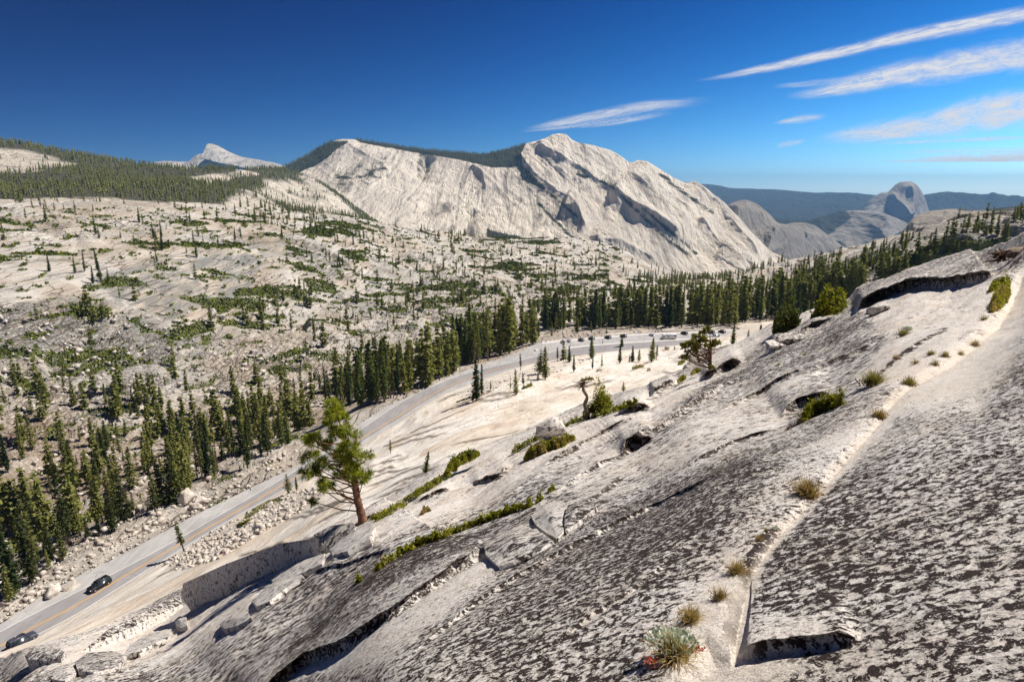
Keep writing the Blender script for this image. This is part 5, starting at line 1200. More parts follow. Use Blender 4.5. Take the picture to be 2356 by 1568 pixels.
for X_, Y_, hd, pm, kd, lb in [
    (1297, 788, 118, ('white', (.75, .75, .75)), 'suv', 'white off-roader parked at the left end of the car park'),
    (1309.5, 785.5, 112, ('white', (.75, .75, .75)), 'sedan', 'white saloon parked just right of the white off-roader'),
    (1337, 783, 112, ('taupe', (.10, .085, .075)), 'suv', 'brown-grey off-roader parked alone right of the two white cars'),
    (1361, 780, 115, ('slate', (.09, .12, .17)), 'suv', 'slate blue off-roader half behind the tip of a small conifer'),
    (1398.5, 777.5, 118, ('charcoal', (.035, .04, .05)), 'suv', 'charcoal car parked midway along the car park wall'),
    (1434, 774.5, 118, ('navy', (.02, .03, .06)), 'suv', 'navy van-like car parked above the twin conifers'),
    (1500, 771.5, 118, ('white', (.75, .75, .75)), 'sedan', 'white saloon parked left of the motorhome'),
    (1574, 768, 120, ('ink', (.015, .02, .03)), 'suv', 'black off-roader parked right of the motorhome'),
    (1636, 765.5, 120, ('coal', (.03, .03, .035)), 'suv', 'dark off-roader behind the juniper crown, near the curved wall'),
    (1660.5, 764.5, 120, ('maroon', (.10, .015, .02)), 'suv', 'dark red off-roader parked rightmost by the curved wall'),
    (1645, 774.5, 184, ('silver', (.50, .52, .55)), 'van', 'silver minivan standing across the lane right of the juniper')]:
    car(onz(X_, Y_, ZR), R(hd), paint(*pm), kd, lb, GP)
def motorhome(P, hd):
    root = bpy.data.objects.new('motorhome', None); col.objects.link(root); root.location = (P[0], P[1], ZR+.02); root.rotation_euler = (0, 0, hd)
    setp(root, 'large white motorhome with dark side windows parked across the car park', 'motorhome')
    W_ = 2.4; h = W_/2; wh = paint('rv_white', (.80, .79, .77), .4)
    def bx(nm, x0, x1, y0, y1, z0, z1, m, tp=0.0, par=None):
        V = np.array([(x0, y0, z0), (x1, y0, z0), (x1, y1, z0), (x0, y1, z0), (x0, y0, z1), (x1-tp, y0, z1), (x1-tp, y1, z1), (x0, y1, z1)], float)
        o = mesh_quads(nm, V, np.array([(0, 3, 2, 1), (4, 5, 6, 7), (0, 1, 5, 4), (1, 2, 6, 5), (2, 3, 7, 6), (3, 0, 4, 7)]), m, parent=par or root, smooth=False)
        md = o.modifiers.new('bevel', 'BEVEL'); md.width = .06; md.segments = 2; return o
    bx('body', -4.6, 2.5, -h, h, .55, 3.15, wh); bx('cab_over', 2.45, 3.9, -h, h, 2.15, 3.15, wh, .25)
    bx('cab', 2.45, 3.6, -.95, .95, .5, 2.2, wh, .35); bx('hood', 3.5, 4.6, -.92, .92, .5, 1.25, wh, .1)
    bx('windscreen', 3.28, 3.60, -.85, .85, 1.3, 2.1, M_glass, .22); bx('bumper', 4.55, 4.72, -.95, .95, .45, .75, M_trim)
    for s in (-1, 1):
        for x0, x1, z0, z1 in ((-4.0, -2.9, 1.75, 2.45), (-.2, 1.2, 1.75, 2.35), (2.65, 3.25, 1.35, 2.0)): bx('window', x0, x1, s*h-.03 if s > 0 or x0 < 2.5 else -1.0, s*h+.03 if x0 < 2.5 or s < 0 else 1.0, z0, z1, M_glass) if x0 < 2.5 else bx('window', x0, x1, s*.95-.03, s*.95+.03, z0, z1, M_glass)
        st = bx('stripe', -4.4, 2.3, s*h-.01, s*h+.02, 1.15, 1.28, M_trim)
        for x in (-2.6, 3.75):
            v, F = tube([(x, s*(h-.32), .42), (x, s*(h-.28), .42), (x, s*(h-.03), .42), (x, s*(h+.0), .42)], [.36, .42, .42, .37], 18); wl = bpy.data.objects.new('wheel', None); link(wl, root); o = mesh_quads('tyre', v, F, M_tyre); o.parent = wl
            v, F = tube([(x, s*(h-.01), .42), (x, s*(h+.03), .42)], [.24, .2], 12); o = mesh_quads('rim', v, F, M_rim); o.parent = wl
    bx('roof_vent', -1.2, -.5, -.35, .35, 3.15, 3.40, wh); bx('air_conditioner', .5, 1.5, -.4, .4, 3.15, 3.45, wh)
motorhome(onz(1538, 779.5, ZR), R(183))

# ------------------------------------------------------------------ people and posts by the car park
def mat_person(name, shirt, legs):
    t = NT(name); z = t.n('SeparateXYZ', i={0: t.coord()}).outputs[2]
    return t.out(t.bsdf(t.ramp(t.math('DIVIDE', z, 1.8), [(0, (.05, .04, .04)), (.05, legs), (.52, shirt), (.82, (.50, .30, .20)), (.93, (.05, .035, .025))], 'CONSTANT'), .9))
def person(P, hd, shirt, legs, label, pose=0):
    parts = [tube([(0, 0, .92), (0, 0, 1.05), (0, 0, 1.25), (0, 0, 1.42), (0, 0, 1.48)], [.145, .14, .165, .16, .06], 10), tube([(0, 0, 1.44), (0, 0, 1.55)], [.055, .055], 8),
             tube([(0, 0, 1.52), (.01, 0, 1.58), (.01, 0, 1.66), (0, 0, 1.74), (0, 0, 1.77)], [.05, .085, .10, .08, .03], 10), tube([(.09, 0, 1.63), (.125, 0, 1.62)], [.02, .012], 5)]
    for s in (-1, 1):
        st = .10*s*(1 if pose else .3)
        parts += [tube([(0, s*.09, .95), (st*.6, s*.10, .5), (st, s*.10, .08)], [.095, .065, .045], 8), tube([(st-.05, s*.10, .05), (st+.17, s*.11, .04)], [.05, .04], 6),
                  tube([(0, s*.19, 1.40), (-.02, s*.24, 1.12), (.10*pose+.04, s*.24, .88)], [.055, .045, .035], 7), tube([(.10*pose+.04, s*.24, .88), (.10*pose+.06, s*.24, .78)], [.035, .028], 6)]
        for q in range(4): parts.append(tube([(.10*pose+.06, s*.24+(q-1.5)*.016, .79), (.10*pose+.075, s*.24+(q-1.5)*.018, .70)], [.009, .007], 4))
    V, F = joinm(parts); o = mesh_quads('person', V, F, mat_person('clothes', shirt, legs)); md = o.modifiers.new('skin', 'REMESH'); md.mode = 'VOXEL'; md.voxel_size = .025; md.use_smooth_shade = True
    o.location = (P[0], P[1], P[2]); o.rotation_euler = (0, 0, hd); setp(o, label, 'person', 'visitors at the car park')
for X_, Y_, dz, hd, sh, lg, lb, ps in [
    (1256.5, 788.5, 0, 40, (.55, .05, .16), (.10, .07, .08), 'person in a red top walking at the left end of the car park', 1),
    (1390.5, 774, 0, 200, (.20, .42, .60), (.05, .05, .07), 'person in a light blue top by the wall, left of the navy car', 0),
    (1384, 775, 0, 160, (.07, .08, .10), (.06, .06, .08), 'person in dark clothes beside the one in light blue', 0),
    (1468.5, 767, 0, 90, (.10, .45, .60), (.06, .08, .12), 'person in a turquoise top by the wall, left of the white saloon', 0),
    (1472, 767.3, 0, 120, (.75, .30, .28), (.30, .20, .14), 'person in a salmon top right beside the turquoise one', 1),
    (1475, 767, 0, 100, (.60, .45, .36), (.12, .10, .10), 'person in a beige top, right of the salmon one', 0),
    (1508, 765.5, 0, 90, (.02, .02, .025), (.02, .02, .02), 'person all in black on the wall above the white saloon', 0)]:
    q = onz(X_, Y_, ZR); person((q[0], q[1], ZR+.03), R(hd), sh, lg, lb, ps)
def post(P, h, r, mat, label, board=None, name='post'):
    root = bpy.data.objects.new(name, None); col.objects.link(root); root.location = P; setp(root, label, 'post')
    v, F = tube([(0, 0, -.3), (0, 0, h)], [r, r*.9], 8); mesh_quads('pole', v, F, mat, parent=root)
    if board:
        w_, hh, bm = board; V = np.array([(x, y, z) for x in (-w_/2, w_/2) for y in (-.03, .03) for z in (h-hh, h)], float)
        mesh_quads('board', V+np.array([0, -.12, 0]), np.array([(0, 1, 3, 2), (4, 6, 7, 5), (0, 4, 5, 1), (2, 3, 7, 6), (0, 2, 6, 4), (1, 5, 7, 3)]), bm, parent=root, smooth=False)
M_brown = plain('brown_sign_board', (.11, .06, .035), .8); M_steel = plain('galvanised_steel', (.40, .40, .40), .5, .4)
post(onz(1386.5, 791, ZR), 3.0, .16, M_brown, 'thick brown wooden post on the kerbed island')
post(onz(1312, 799, ZR), 1.6, .05, M_steel, 'short sign on a post at the island tip', (.6, .6, M_brown), 'sign_post')
post(onz(1319.5, 801, ZR), 3.6, .04, M_steel, 'thin tall snow pole near the island tip')
post(onz(1483, 783, ZR), 3.6, .04, M_steel, 'thin tall snow pole on the island above the tall conifer')
q = onz(548, 1132, ZR); post(Vector(q.tolist()), 3.2, .05, M_brown, 'thin brown pole beside the outer edge of the turnout')
# ------------------------------------------------------------------ hero trees
def pt(X, Y, d): return Vector((ray(X, Y)*d).tolist())
def zn(X, Y):
    return ZN.at(X, max(Y, float(np.interp(X, crest[:, 0], crest[:, 1]))-4))
def dz(X, Y):
    P = zn(X, Y); return float(P[1]*cp-P[2]*sp)
M_pine = mat_leaf('long_pine_needles', (.030, .050, .006), (.40, .42, .04), .45, 2.2, .0, (.36, .60))
M_junip = mat_leaf('juniper_scales', (.06, .065, .012), (.32, .28, .05), .35, 4.0, .0, (.36, .62))
def needles(C, rad, n, rg, nl, wd, up=.25):
    """a clump: needle bursts on twig ends inside a ball"""
    k = n; d = rg.normal(size=(k, 3)); d[:, 2] += up; d /= np.linalg.norm(d, axis=1)[:, None]
    tips = C+d*rad*(.35+.65*rg.rand(k, 1)**.6)*np.array([1, 1, .8]); m = 9
    dd = np.repeat(d, m, 0)+rg.normal(size=(k*m, 3))*.65; dd /= np.linalg.norm(dd, axis=1)[:, None]; T = np.repeat(tips, m, 0)
    e = np.cross(dd, rg.normal(size=(k*m, 3))); e /= np.linalg.norm(e, axis=1)[:, None]; ln = nl*(.7+.5*rg.rand(k*m, 1))
    V = np.stack([T-e*wd*.5, T+e*wd*.5, T+dd*ln+e*wd*.2, T+dd*ln-e*wd*.2], 1).reshape(-1, 3); return V, np.arange(4*k*m).reshape(-1, 4), tips
def hero(name, base, depth, ppm, trunk, clumps, bare, nl, wd, label, leafm, barkm, seed, limb_r=.035, dens=1.0, ysp=.8):
    """trunk/clumps in metres relative to base: (x, z) plane plus random depth"""
    rg = np.random.RandomState(seed); root = bpy.data.objects.new(name, None); col.objects.link(root); root.location = base; setp(root, label, 'tree')
    tp = np.array([(x, 0, z) for x, z, r in trunk], float); tr = np.array([r for x, z, r in trunk])
    Q = dense(tp[:, [0, 2]], 8); rr = np.interp(np.linspace(0, 1, len(Q)), np.linspace(0, 1, len(tr)), tr)
    P3 = np.stack([Q[:, 0], .06*np.sin(Q[:, 1]*1.3), Q[:, 1]], 1); v, F = tube(P3, rr*(1+.06*rg.normal(size=len(rr))), 14); mesh_quads('trunk', v, F, barkm, parent=root)
    LV = []; NV = []; no = 0
    for x, z, r in clumps:
        y = rg.normal()*ysp*.6; c = np.array([x, y, z])
        V, F, tips = needles(c, r, int(dens*46*(r/.35)**1.6)+8, rg, nl, wd); NV.append((V, F))
        # limb from the trunk to the clump
        zz = max(P3[0, 2], z-.25-.35*abs(x-np.interp(z, P3[:, 2], P3[:, 0]))); i = np.argmin(np.abs(P3[:, 2]-zz)); s = P3[i]
        mid = (s+c)/2+np.array([0, 0, -.10])+rg.normal(size=3)*.08; LV.append(tube([s, mid, c, c+(c-mid)*.3], [limb_r, limb_r*.75, limb_r*.45, .008], 6))
        for tpnt in tips[:: 3]: LV.append(tube([c, (c+tpnt)/2+rg.normal(size=3)*.03, tpnt], [.012, .009, .004], 3, False))
    for pl in bare: LV.append(tube([(a, b_, c_) for a, b_, c_, r in pl], [r for *_, r in pl], 6))
    v, F = joinm(NV); mesh_np('crown', v, F, leafm, smooth=False, parent=root); v, F = joinm(LV); mesh_quads('branches', v, F, barkm, parent=root)
    return root
DP = dz(833, 1206); s = 5.25e-3*DP/35; bx_, by_ = 650, 1478
T = lambda x, y: ((x-bx_)*s, (by_-y)*s)
tk = [(660, 1520, .26), (652, 1440, .20), (630, 1330, .175), (610, 1220, .165), (600, 1100, .155), (598, 1000, .145), (575, 880, .115), (560, 760, .09), (548, 620, .07), (520, 520, .055), (495, 420, .04), (480, 280, .025), (465, 150, .01)]
cl = [(455, 130, 58), (475, 200, 62), (430, 265, 60), (385, 300, 45), (490, 265, 40), (500, 360, 48), (575, 390, 52), (600, 430, 35), (260, 430, 48), (300, 450, 40), (430, 480, 70), (400, 530, 50), (245, 525, 62), (180, 560, 38), (590, 600, 42), (680, 600, 32), (640, 590, 30), (225, 640, 62), (300, 640, 40), (510, 640, 55), (470, 690, 45), (350, 600, 45), (720, 690, 48), (750, 740, 36), (600, 730, 68), (640, 790, 50), (190, 790, 50), (150, 800, 28), (475, 750, 55), (390, 770, 45), (240, 860, 70), (200, 900, 45), (280, 900, 40), (440, 900, 72), (520, 930, 50), (390, 930, 40), (600, 935, 50), (630, 970, 35), (700, 930, 52), (740, 960, 35), (700, 990, 32), (330, 1105, 26), (225, 1120, 48), (200, 1165, 40), (260, 1090, 26), (425, 1035, 20), (270, 995, 18), (470, 990, 26), (340, 690, 30), (560, 560, 30)]
bare = [[(*[(590-bx_)*s, 0, (by_-1240)*s], .045), ((530-bx_)*s, -.05, (by_-1205)*s, .04), ((480-bx_)*s, -.05, (by_-1175)*s, .032), ((400-bx_)*s, 0, (by_-1158)*s, .024), ((300-bx_)*s, .05, (by_-1162)*s, .016), ((225-bx_)*s, 0, (by_-1140)*s, .01)],
        [((480-bx_)*s, 0, (by_-1175)*s, .02), ((455-bx_)*s, .1, (by_-1120)*s, .014), ((400-bx_)*s, .1, (by_-1070)*s, .006)], [((590-bx_)*s, 0, (by_-1075)*s, .02), ((500-bx_)*s, .1, (by_-1062)*s, .012), ((400-bx_)*s, .1, (by_-1070)*s, .005)],
        [((595-bx_)*s, 0, (by_-1010)*s, .03), ((550-bx_)*s, .1, (by_-985)*s, .02), ((470-bx_)*s, .1, (by_-975)*s, .014), ((330-bx_)*s, .1, (by_-1000)*s, .005)],
        [((590-bx_)*s, 0, (by_-1240)*s, .018), ((540-bx_)*s, -.1, (by_-1300)*s, .010), ((500-bx_)*s, -.1, (by_-1410)*s, .004)], [((480-bx_)*s, 0, (by_-1175)*s, .012), ((420-bx_)*s, -.1, (by_-1110)*s, .007), ((385-bx_)*s, -.1, (by_-1095)*s, .003)]]
PB = pt(833, 1197, DP)
hero('pine_tree', PB, 35, s, [(*T(x, y), r*.84) for x, y, r in tk], [(*T(x, y), r*s*1.04) for x, y, r in cl], bare, .19, .021, 'large lone pine with bright green needle clumps, growing at the slab edge beside the road', M_pine, M_trunkp, 3, .03, 1.5)
DJ = dz(1634, 850); s2 = 7.1e-3*DJ/70; bx_, by_ = 1338, 825
T2 = lambda x, y: ((x-bx_)*s2, (by_-y)*s2)
tk = [(1342, 860, .24), (1336, 800, .19), (1330, 700, .165), (1328, 600, .15), (1332, 500, .12), (1322, 430, .07), (1304, 360, .04), (1300, 270, .015)]
cl = [(1270, 228, 34), (1225, 255, 42), (1185, 290, 45), (1150, 335, 48), (1110, 350, 40), (1080, 375, 45), (1020, 395, 42), (990, 430, 40), (955, 470, 45), (915, 510, 38), (915, 545, 28), (1050, 470, 40), (1010, 500, 36), (1070, 590, 45), (1100, 600, 30), (980, 605, 40), (930, 640, 42), (925, 685, 34), (920, 715, 22), (1130, 530, 45), (1170, 510, 36), (1220, 475, 40), (1320, 425, 44), (1370, 410, 40), (1405, 420, 22), (1290, 455, 34), (1160, 375, 40), (1100, 420, 36), (1340, 460, 30), (1250, 440, 28), (1165, 690, 14), (1190, 765, 10), (1345, 812, 14)]
bare = []
rg = np.random.RandomState(9)
for x0, y0, x1, y1 in [(1320, 740, 1060, 760), (1320, 690, 1020, 700), (1325, 640, 1000, 660), (1320, 600, 940, 690), (1322, 745, 980, 730), (1325, 690, 1120, 600), (1325, 560, 1060, 590), (1328, 520, 1150, 540), (1325, 640, 1190, 770), (1322, 480, 1200, 400), (1325, 450, 1230, 330), (1335, 560, 1400, 520)]:
    a = T2(x0, y0); b_ = T2(x1, y1); y = rg.normal()*.25
    bare.append([(a[0], 0, a[1], .035), (a[0]*.6+b_[0]*.4, y, a[1]*.6+b_[1]*.4-.06, .024), (a[0]*.3+b_[0]*.7, y*1.5, a[1]*.3+b_[1]*.7-.02, .015), (b_[0], y*2, b_[1], .005)])
hero('juniper_tree', pt(1634, 842, DJ), 62, s2, [(*T2(x, y), r*DJ/62) for x, y, r in tk], [(*T2(x, y), r*s2) for x, y, r in cl], bare, .14, .045, 'windswept juniper with an orange trunk and crown blown to the left, above the car park', M_junip, M_trunkp, 4, .03, .75, .6)
# dead snag
def snag():
    root = bpy.data.objects.new('dead_snag', None); col.objects.link(root); root.location = pt(1352, 957, dz(1352, 962)); setp(root, 'bare twisted silver dead trunk with a gnarled top, standing on the slab', 'dead tree')
    DS = dz(1352, 962); k = 8.6e-3*DS/49; pts = [(705, 1010, .19), (700, 975, .17), (680, 900, .135), (668, 860, .13), (690, 800, .14), (688, 775, .13), (660, 735, .11), (652, 700, .10), (655, 672, .13), (648, 660, .09), (640, 655, .03)]
    P = np.array([((x-700)*k, .05*math.sin(y*.03), (975-y)*k) for x, y, r in pts]); Q = resample(P, 26); rr = np.interp(np.linspace(0, 1, 26), np.linspace(0, 1, len(pts)), [r for *_, r in pts])*1.05*DS/49
    v, F = tube(Q, rr, 14); a = np.arctan2(v[:, 1], v[:, 0]); v[:, :2] += (fbm(v*np.array([9, 9, 1.2]), 3)*.035)[:, None]; mesh_quads('trunk', v, F, M_wood, parent=root)
    rg = np.random.RandomState(2); pr = []
    for i in range(26):
        c = Q[-4+rg.randint(3)]+rg.normal(size=3)*.05; d = rg.normal(size=3)*np.array([.22, .2, .2])+np.array([-.05, 0, .02]); pr.append(tube([c, c+d*.6+rg.normal(size=3)*.03, c+d], [.028, .018, .006], 4))
    v, F = joinm(pr); mesh_quads('broken_twigs', v, F, M_wood2, parent=root)
snag()

# ------------------------------------------------------------------ shrubs, tufts, small plants
M_heath = mat_leaf('shrub_leaves', (.07, .085, .010), (.40, .37, .04), .35, 5.0, .1, (.34, .62)); M_ochre = mat_leaf('dry_shrub_leaves', (.16, .12, .03), (.50, .36, .16), .25, 4.0, .1)
M_dkbush = mat_leaf('dark_shrub_leaves', (.025, .035, .008), (.12, .13, .03), .2, 4.0, .1); M_straw = mat_leaf('straw_grass', (.16, .10, .03), (.55, .40, .18), .3, 18.0, .2); M_olive = mat_leaf('olive_grass', (.11, .10, .02), (.40, .34, .10), .3, 14.0, .2)
M_silver = mat_leaf('silver_leaves', (.45, .50, .44), (.80, .83, .76), .15, 30.0, .0); M_red = mat_leaf('red_flower_heads', (.34, .05, .03), (.75, .22, .14), .2, 30.0, .0); M_twig = plain('bare_twigs', (.12, .07, .05), .9)
def shrub(name, label, line, hw, hgt, n, leaf, mats, seed, depth=None, cat='shrub', group=None, twig=True, mixr=.25):
    """leafy shrub growing along a line of view points [(X, Y)], half width hw px, height m"""
    rg = np.random.RandomState(seed); p = dense(line, 5) if len(line) > 2 else np.array(line, float)
    L = np.concatenate([[0], np.cumsum(np.hypot(*np.diff(p, axis=0).T))]); C = []; B = []
    hwv = hw if isinstance(hw, (list, tuple)) else [hw]*2
    gr = []
    for q in np.linspace(0, L[-1], max(4, int(L[-1]/6))):
        x = np.interp(q, L, p[:, 0]); y = np.interp(q, L, p[:, 1]); P = None
        if depth is None:
            P = ZN.at(x, y) or ZS.at(x, y)
        else: P = pt(x, y, depth if not callable(depth) else depth(x, y))
        gr.append(P)
    gr = np.array([g[:] for g in gr]); gn = len(gr); d0 = np.linalg.norm(gr.mean(0))
    ppm = d0/FP
    f = rg.rand(n); base = np.stack([np.interp(f*(gn-1), np.arange(gn), gr[:, k]) for k in range(3)], 1)
    w_ = np.interp(f, np.linspace(0, 1, len(hwv)), hwv)*ppm; lump = .15+1.15*(.5+.9*fbm(np.stack([f*len(gr)*1.6, 0*f+seed, 0*f], 1), 3)*1.6)
    th = rg.rand(n)*math.pi; rad = rg.rand(n)**.35; ends = np.minimum(1, np.minimum(f, 1-f)*L[-1]/max(hwv)/1.2+.35) if L[-1] > 0 else 1
    side = np.cos(th)*w_*rad*ends; hz = np.sin(th)*hgt*lump*rad*ends
    dv = gr[-1]-gr[0]; dv[2] = 0; dv = dv/max(np.linalg.norm(dv), 1e-6) if np.linalg.norm(dv) > 1e-3 else np.array([1, 0, 0]); sv = np.array([-dv[1], dv[0], 0.0])
    C = base+sv*side[:, None]+dv*(rg.normal(size=n)*hgt*.12)[:, None]; C[:, 2] += hz*.95-side*.0
    root = bpy.data.objects.new(name, None); col.objects.link(root); root.location = gr.mean(0).tolist(); setp(root, label, cat, group); o = gr.mean(0)
    m = mats if isinstance(mats, list) else [mats]; V, F = leaves(C-o, leaf*(.7+.6*rg.rand(n)), rg, 1.2, 1.9, np.tile([0, 0, .7], (n, 1)))
    keep = fbm(np.stack([f*len(gr)*1.1+seed, 0*f, 0*f+3], 1), 2) > (-.06 if len(line) > 4 else -2)
    kk = np.nonzero(keep)[0]; F = F[kk]
    pick = np.zeros(n, int)
    if len(m) > 1: pick = (fbm((C-o)*1.3/max(hgt, .1)*.5+seed, 3)+rg.normal(size=n)*.12 > (1-2*mixr)*.5).astype(int)
    mesh_np('foliage', V, F, m, smooth=False, parent=root, fm=pick[kk])
    if twig:
        pr = []
        for i in rg.choice(n, min(n, 110), replace=False): b0 = base[i]+sv*side[i]*.3-o-np.array([0, 0, .03]); pr.append(tube([b0, (b0+C[i]-o)/2+rg.normal(size=3)*hgt*.05, C[i]-o], [.010*hgt+.002, .007*hgt+.001, .001], 3, False))
        v, F = joinm(pr); mesh_quads('stems', v, F, M_twig, parent=root)
    return root
cd = lambda x, y: dz(x, y)*.992
shrub('shrub', 'long green shrub strip right of the big pine along the slab edge', [(852, 1198), (890, 1182), (930, 1158), (975, 1128), (1020, 1098), (1050, 1078)], [9, 12, 12, 8], .26, 6000, .07, [M_heath, M_dkbush], 1, cd, mixr=.2)
shrub('shrub', 'rounded bright bush at the upper end of the long shrub strip', [(1030, 1082), (1060, 1062), (1100, 1046)], [9, 15, 9], .48, 3800, .085, [M_heath, M_dkbush], 2, cd, mixr=.2)
shrub('shrub', 'low hedge-like green strip on the big foreground slab', [(862, 1312), (900, 1286), (950, 1258), (1000, 1240), (1050, 1222), (1105, 1202), (1160, 1182), (1205, 1166)], [2, 5, 5, 6, 5], .20, 4200, .055, [M_heath, M_ochre], 3, None, mixr=.1)
shrub('shrub', 'yellow-green shrub strip leading from the white boulder to the dead trunk', [(1180, 1040), (1240, 1008), (1300, 980), (1350, 962), (1400, 950), (1465, 926)], [5, 5, 5, 7, 2], .30, 5000, .085, [M_heath, M_dkbush], 4, cd, mixr=.12)
shrub('shrub', 'ochre and green shrub patch on the slab below the white boulder', [(1210, 1058), (1240, 1042), (1280, 1028), (1318, 1010)], [14, 16, 14, 8], .45, 5200, .085, [M_ochre, M_heath], 5, None, mixr=.45)
shrub('shrub', 'dark bushy juniper seedling beside the dead trunk', [(1366, 948), (1380, 942), (1398, 940)], [14, 16, 12], 1.3, 3600, .10, [M_heath, M_dkbush], 6, cd, mixr=.5)
shrub('shrub', 'small dark sprig left of the dead trunk foot', [(1345, 960), (1352, 957)], [6, 6], .9, 700, .09, M_dkbush, 7, cd)
shrub('shrub', 'leafy green bush tucked under the rim in the middle of the slab', [(1846, 968), (1870, 955), (1900, 942), (1932, 930)], [5, 11, 12, 4], .30, 5200, .035, [M_heath, M_ochre], 8, None, mixr=.12)
shrub('shrub', 'bare brown twigs left of the leafy green bush', [(1806, 988), (1825, 978), (1846, 970)], [4, 7, 5], .17, 700, .012, M_twig, 9, None)
shrub('shrub', 'golden and green bush in the gully near the right edge', [(2282, 716), (2300, 690), (2312, 668)], [6, 12, 10], .45, 4200, .05, [M_ochre, M_heath], 10, None, mixr=.45)
shrub('shrub', 'green bush above the golden one at the right edge', [(2278, 668), (2296, 660), (2318, 650)], [6, 10, 8], .40, 2600, .05, [M_heath, M_ochre], 11, None, mixr=.1)
shrub('shrub', 'bright green young pine behind the slab crest left of the grey boulder', [(1880, 735), (1905, 728), (1940, 718)], [14, 22, 10], 2.3, 6500, .16, [M_heath, M_dkbush], 12, lambda x, y: dz(x, y)*1.08, mixr=.3)
shrub('shrub', 'dark green bush beside a pale dead stick on the crest', [(1785, 770), (1800, 764), (1830, 755)], [14, 18, 10], 2.4, 5000, .16, [M_dkbush, M_heath], 13, lambda x, y: dz(x, y)*1.04, mixr=.3)
shrub('shrub', 'small ochre clump on the slab above the stepped ledges', [(1590, 862), (1612, 852)], [4, 4], .35, 700, .07, [M_ochre, M_heath], 14, cd, mixr=.5)
shrub('shrub', 'green tuft left of the juniper foot on the crest', [(1560, 880), (1577, 870)], [4, 4], .4, 700, .07, [M_heath, M_ochre], 15, cd, mixr=.3)
shrub('shrub', 'small shrub in the stepped crack right of the big pine slab', [(968, 1182), (990, 1172)], [5, 4], .22, 700, .05, [M_ochre, M_heath], 16, None, mixr=.4)
for i, (x, y, h, lb) in enumerate([(1163, 1180, .12, 'topmost sprig of green in the crack beyond the low hedge'), (1215, 1163, .16, 'small green sprig at the upper end of the low hedge'), (1240, 1150, .14, 'small green sprig just beyond the end of the low hedge'), (1268, 1128, .10, 'tiny green sprig farthest up the crack past the low hedge'), (825, 1335, .10, 'tiny sprig just below the lower end of the hedge')]):
    shrub('sprig', lb, [(x-6, y+3), (x+6, y-3)], [4, 4], h*1.6, 160, .05, M_heath, 20+i, None, 'plant', twig=False)
def tuft(X, Y, rpx, n, mats, label, seed, fl=None, name='grass_tuft', hfac=1.0, z=None):
    P = ZN.at(X, Y); d = (P[1]*cp-P[2]*sp); r = rpx*d/FP; rg = np.random.RandomState(seed)
    root = bpy.data.objects.new(name, None); col.objects.link(root); root.location = P; setp(root, label, 'plant' if name != 'grass_tuft' else 'grass')
    a = rg.rand(n)*6.28; el = R(25)+R(60)*rg.rand(n); ln = r*(.6+.75*rg.rand(n))*hfac; b = np.stack([rg.normal(size=n), rg.normal(size=n), 0*a], 1)*r*.22; b[:, 2] -= r*.05
    d1 = np.stack([np.cos(a)*np.cos(el), np.sin(a)*np.cos(el), np.sin(el)], 1); m_ = b+d1*ln[:, None]*.55; d2 = d1*np.array([1.35, 1.35, .6]); t_ = m_+d2*ln[:, None]*.5
    s_ = np.stack([-np.sin(a), np.cos(a), 0*a], 1)*r*.016; V = np.stack([b-s_, b+s_, m_+s_*.8, m_-s_*.8, t_+s_*.15, t_-s_*.15], 1).reshape(-1, 3)
    k = np.arange(n)[:, None]*6; F = np.concatenate([k+np.array([[0, 1, 2, 3]]), k+np.array([[3, 2, 4, 5]])]); mesh_np('blades', V, F, mats, smooth=False, parent=root)
    # dead thatch at the foot
    nb = n//2; C = rg.normal(size=(nb, 3))*r*np.array([.42, .42, .10])+np.array([0, 0, r*.04]); V, F = leaves(C, r*.16, rg, 1.3, 3.0); mesh_np('thatch', V, F, M_brownleaf, smooth=False, parent=root)
    return root, r
M_brownleaf = mat_leaf('dead_thatch', (.10, .045, .025), (.34, .20, .11), .1, 30, .1)
for i, (x, y, r, n, m, lb) in enumerate([
    (1858, 1135, 40, 420, M_straw, 'golden grass tuft in the gully beside the right-hand slab, farther of the large ones'),
    (1694, 1315, 30, 330, M_straw, 'golden grass tuft in the gully level with the slab nose'),
    (1655, 1375, 27, 280, M_straw, 'straw grass tuft just below the one level with the slab nose'),
    (1590, 1425, 36, 420, M_straw, 'brown-green grass tuft directly above the silver-leaved plant'),
    (2008, 880, 34, 520, M_olive, 'round olive grass mound in the sandy bowl'),
    (2092, 882, 22, 300, M_olive, 'small olive grass mound right of the round one'),
    (2022, 958, 24, 260, M_straw, 'dark grass tuft on the pale rib below the sandy bowl'),
    (2078, 768, 20, 240, M_olive, 'olive tuft under the red and green mat'), (2140, 815, 14, 160, M_olive, 'low tuft at the top of the sandy bowl, left one'), (2175, 818, 16, 160, M_olive, 'low tuft at the top of the sandy bowl, right one'),
    (2105, 835, 13, 140, M_straw, 'thin straw tuft in the middle of the sandy bowl'), (2060, 822, 12, 120, M_straw, 'thin straw tuft at the left side of the sandy bowl'), (2150, 838, 15, 140, M_olive, 'olive tuft in the middle right of the sandy bowl'),
    (2240, 792, 16, 160, M_straw, 'reddish tuft at the rim of the right-hand slab'), (2210, 812, 12, 120, M_straw, 'small tuft below the reddish rim tuft'), (2262, 735, 13, 130, M_olive, 'green tuft in the upper gully under the golden bush'),
    (1745, 1238, 14, 120, M_straw, 'small brown tuft at the top of the sandy chute'), (1763, 1218, 10, 90, M_olive, 'little tuft above the red flowered mat'), (1640, 950 if False else 1008, 8, 80, M_straw, 'tiny tuft on the slab among the lichen'), (1850, 812, 10, 110, M_olive, 'tiny tuft near the crest right of the juniper'), (1790, 838, 9, 90, M_olive, 'tiny tuft at the crack end near the crest')]):
    tuft(x, y, r, n, m, lb, 60+i)
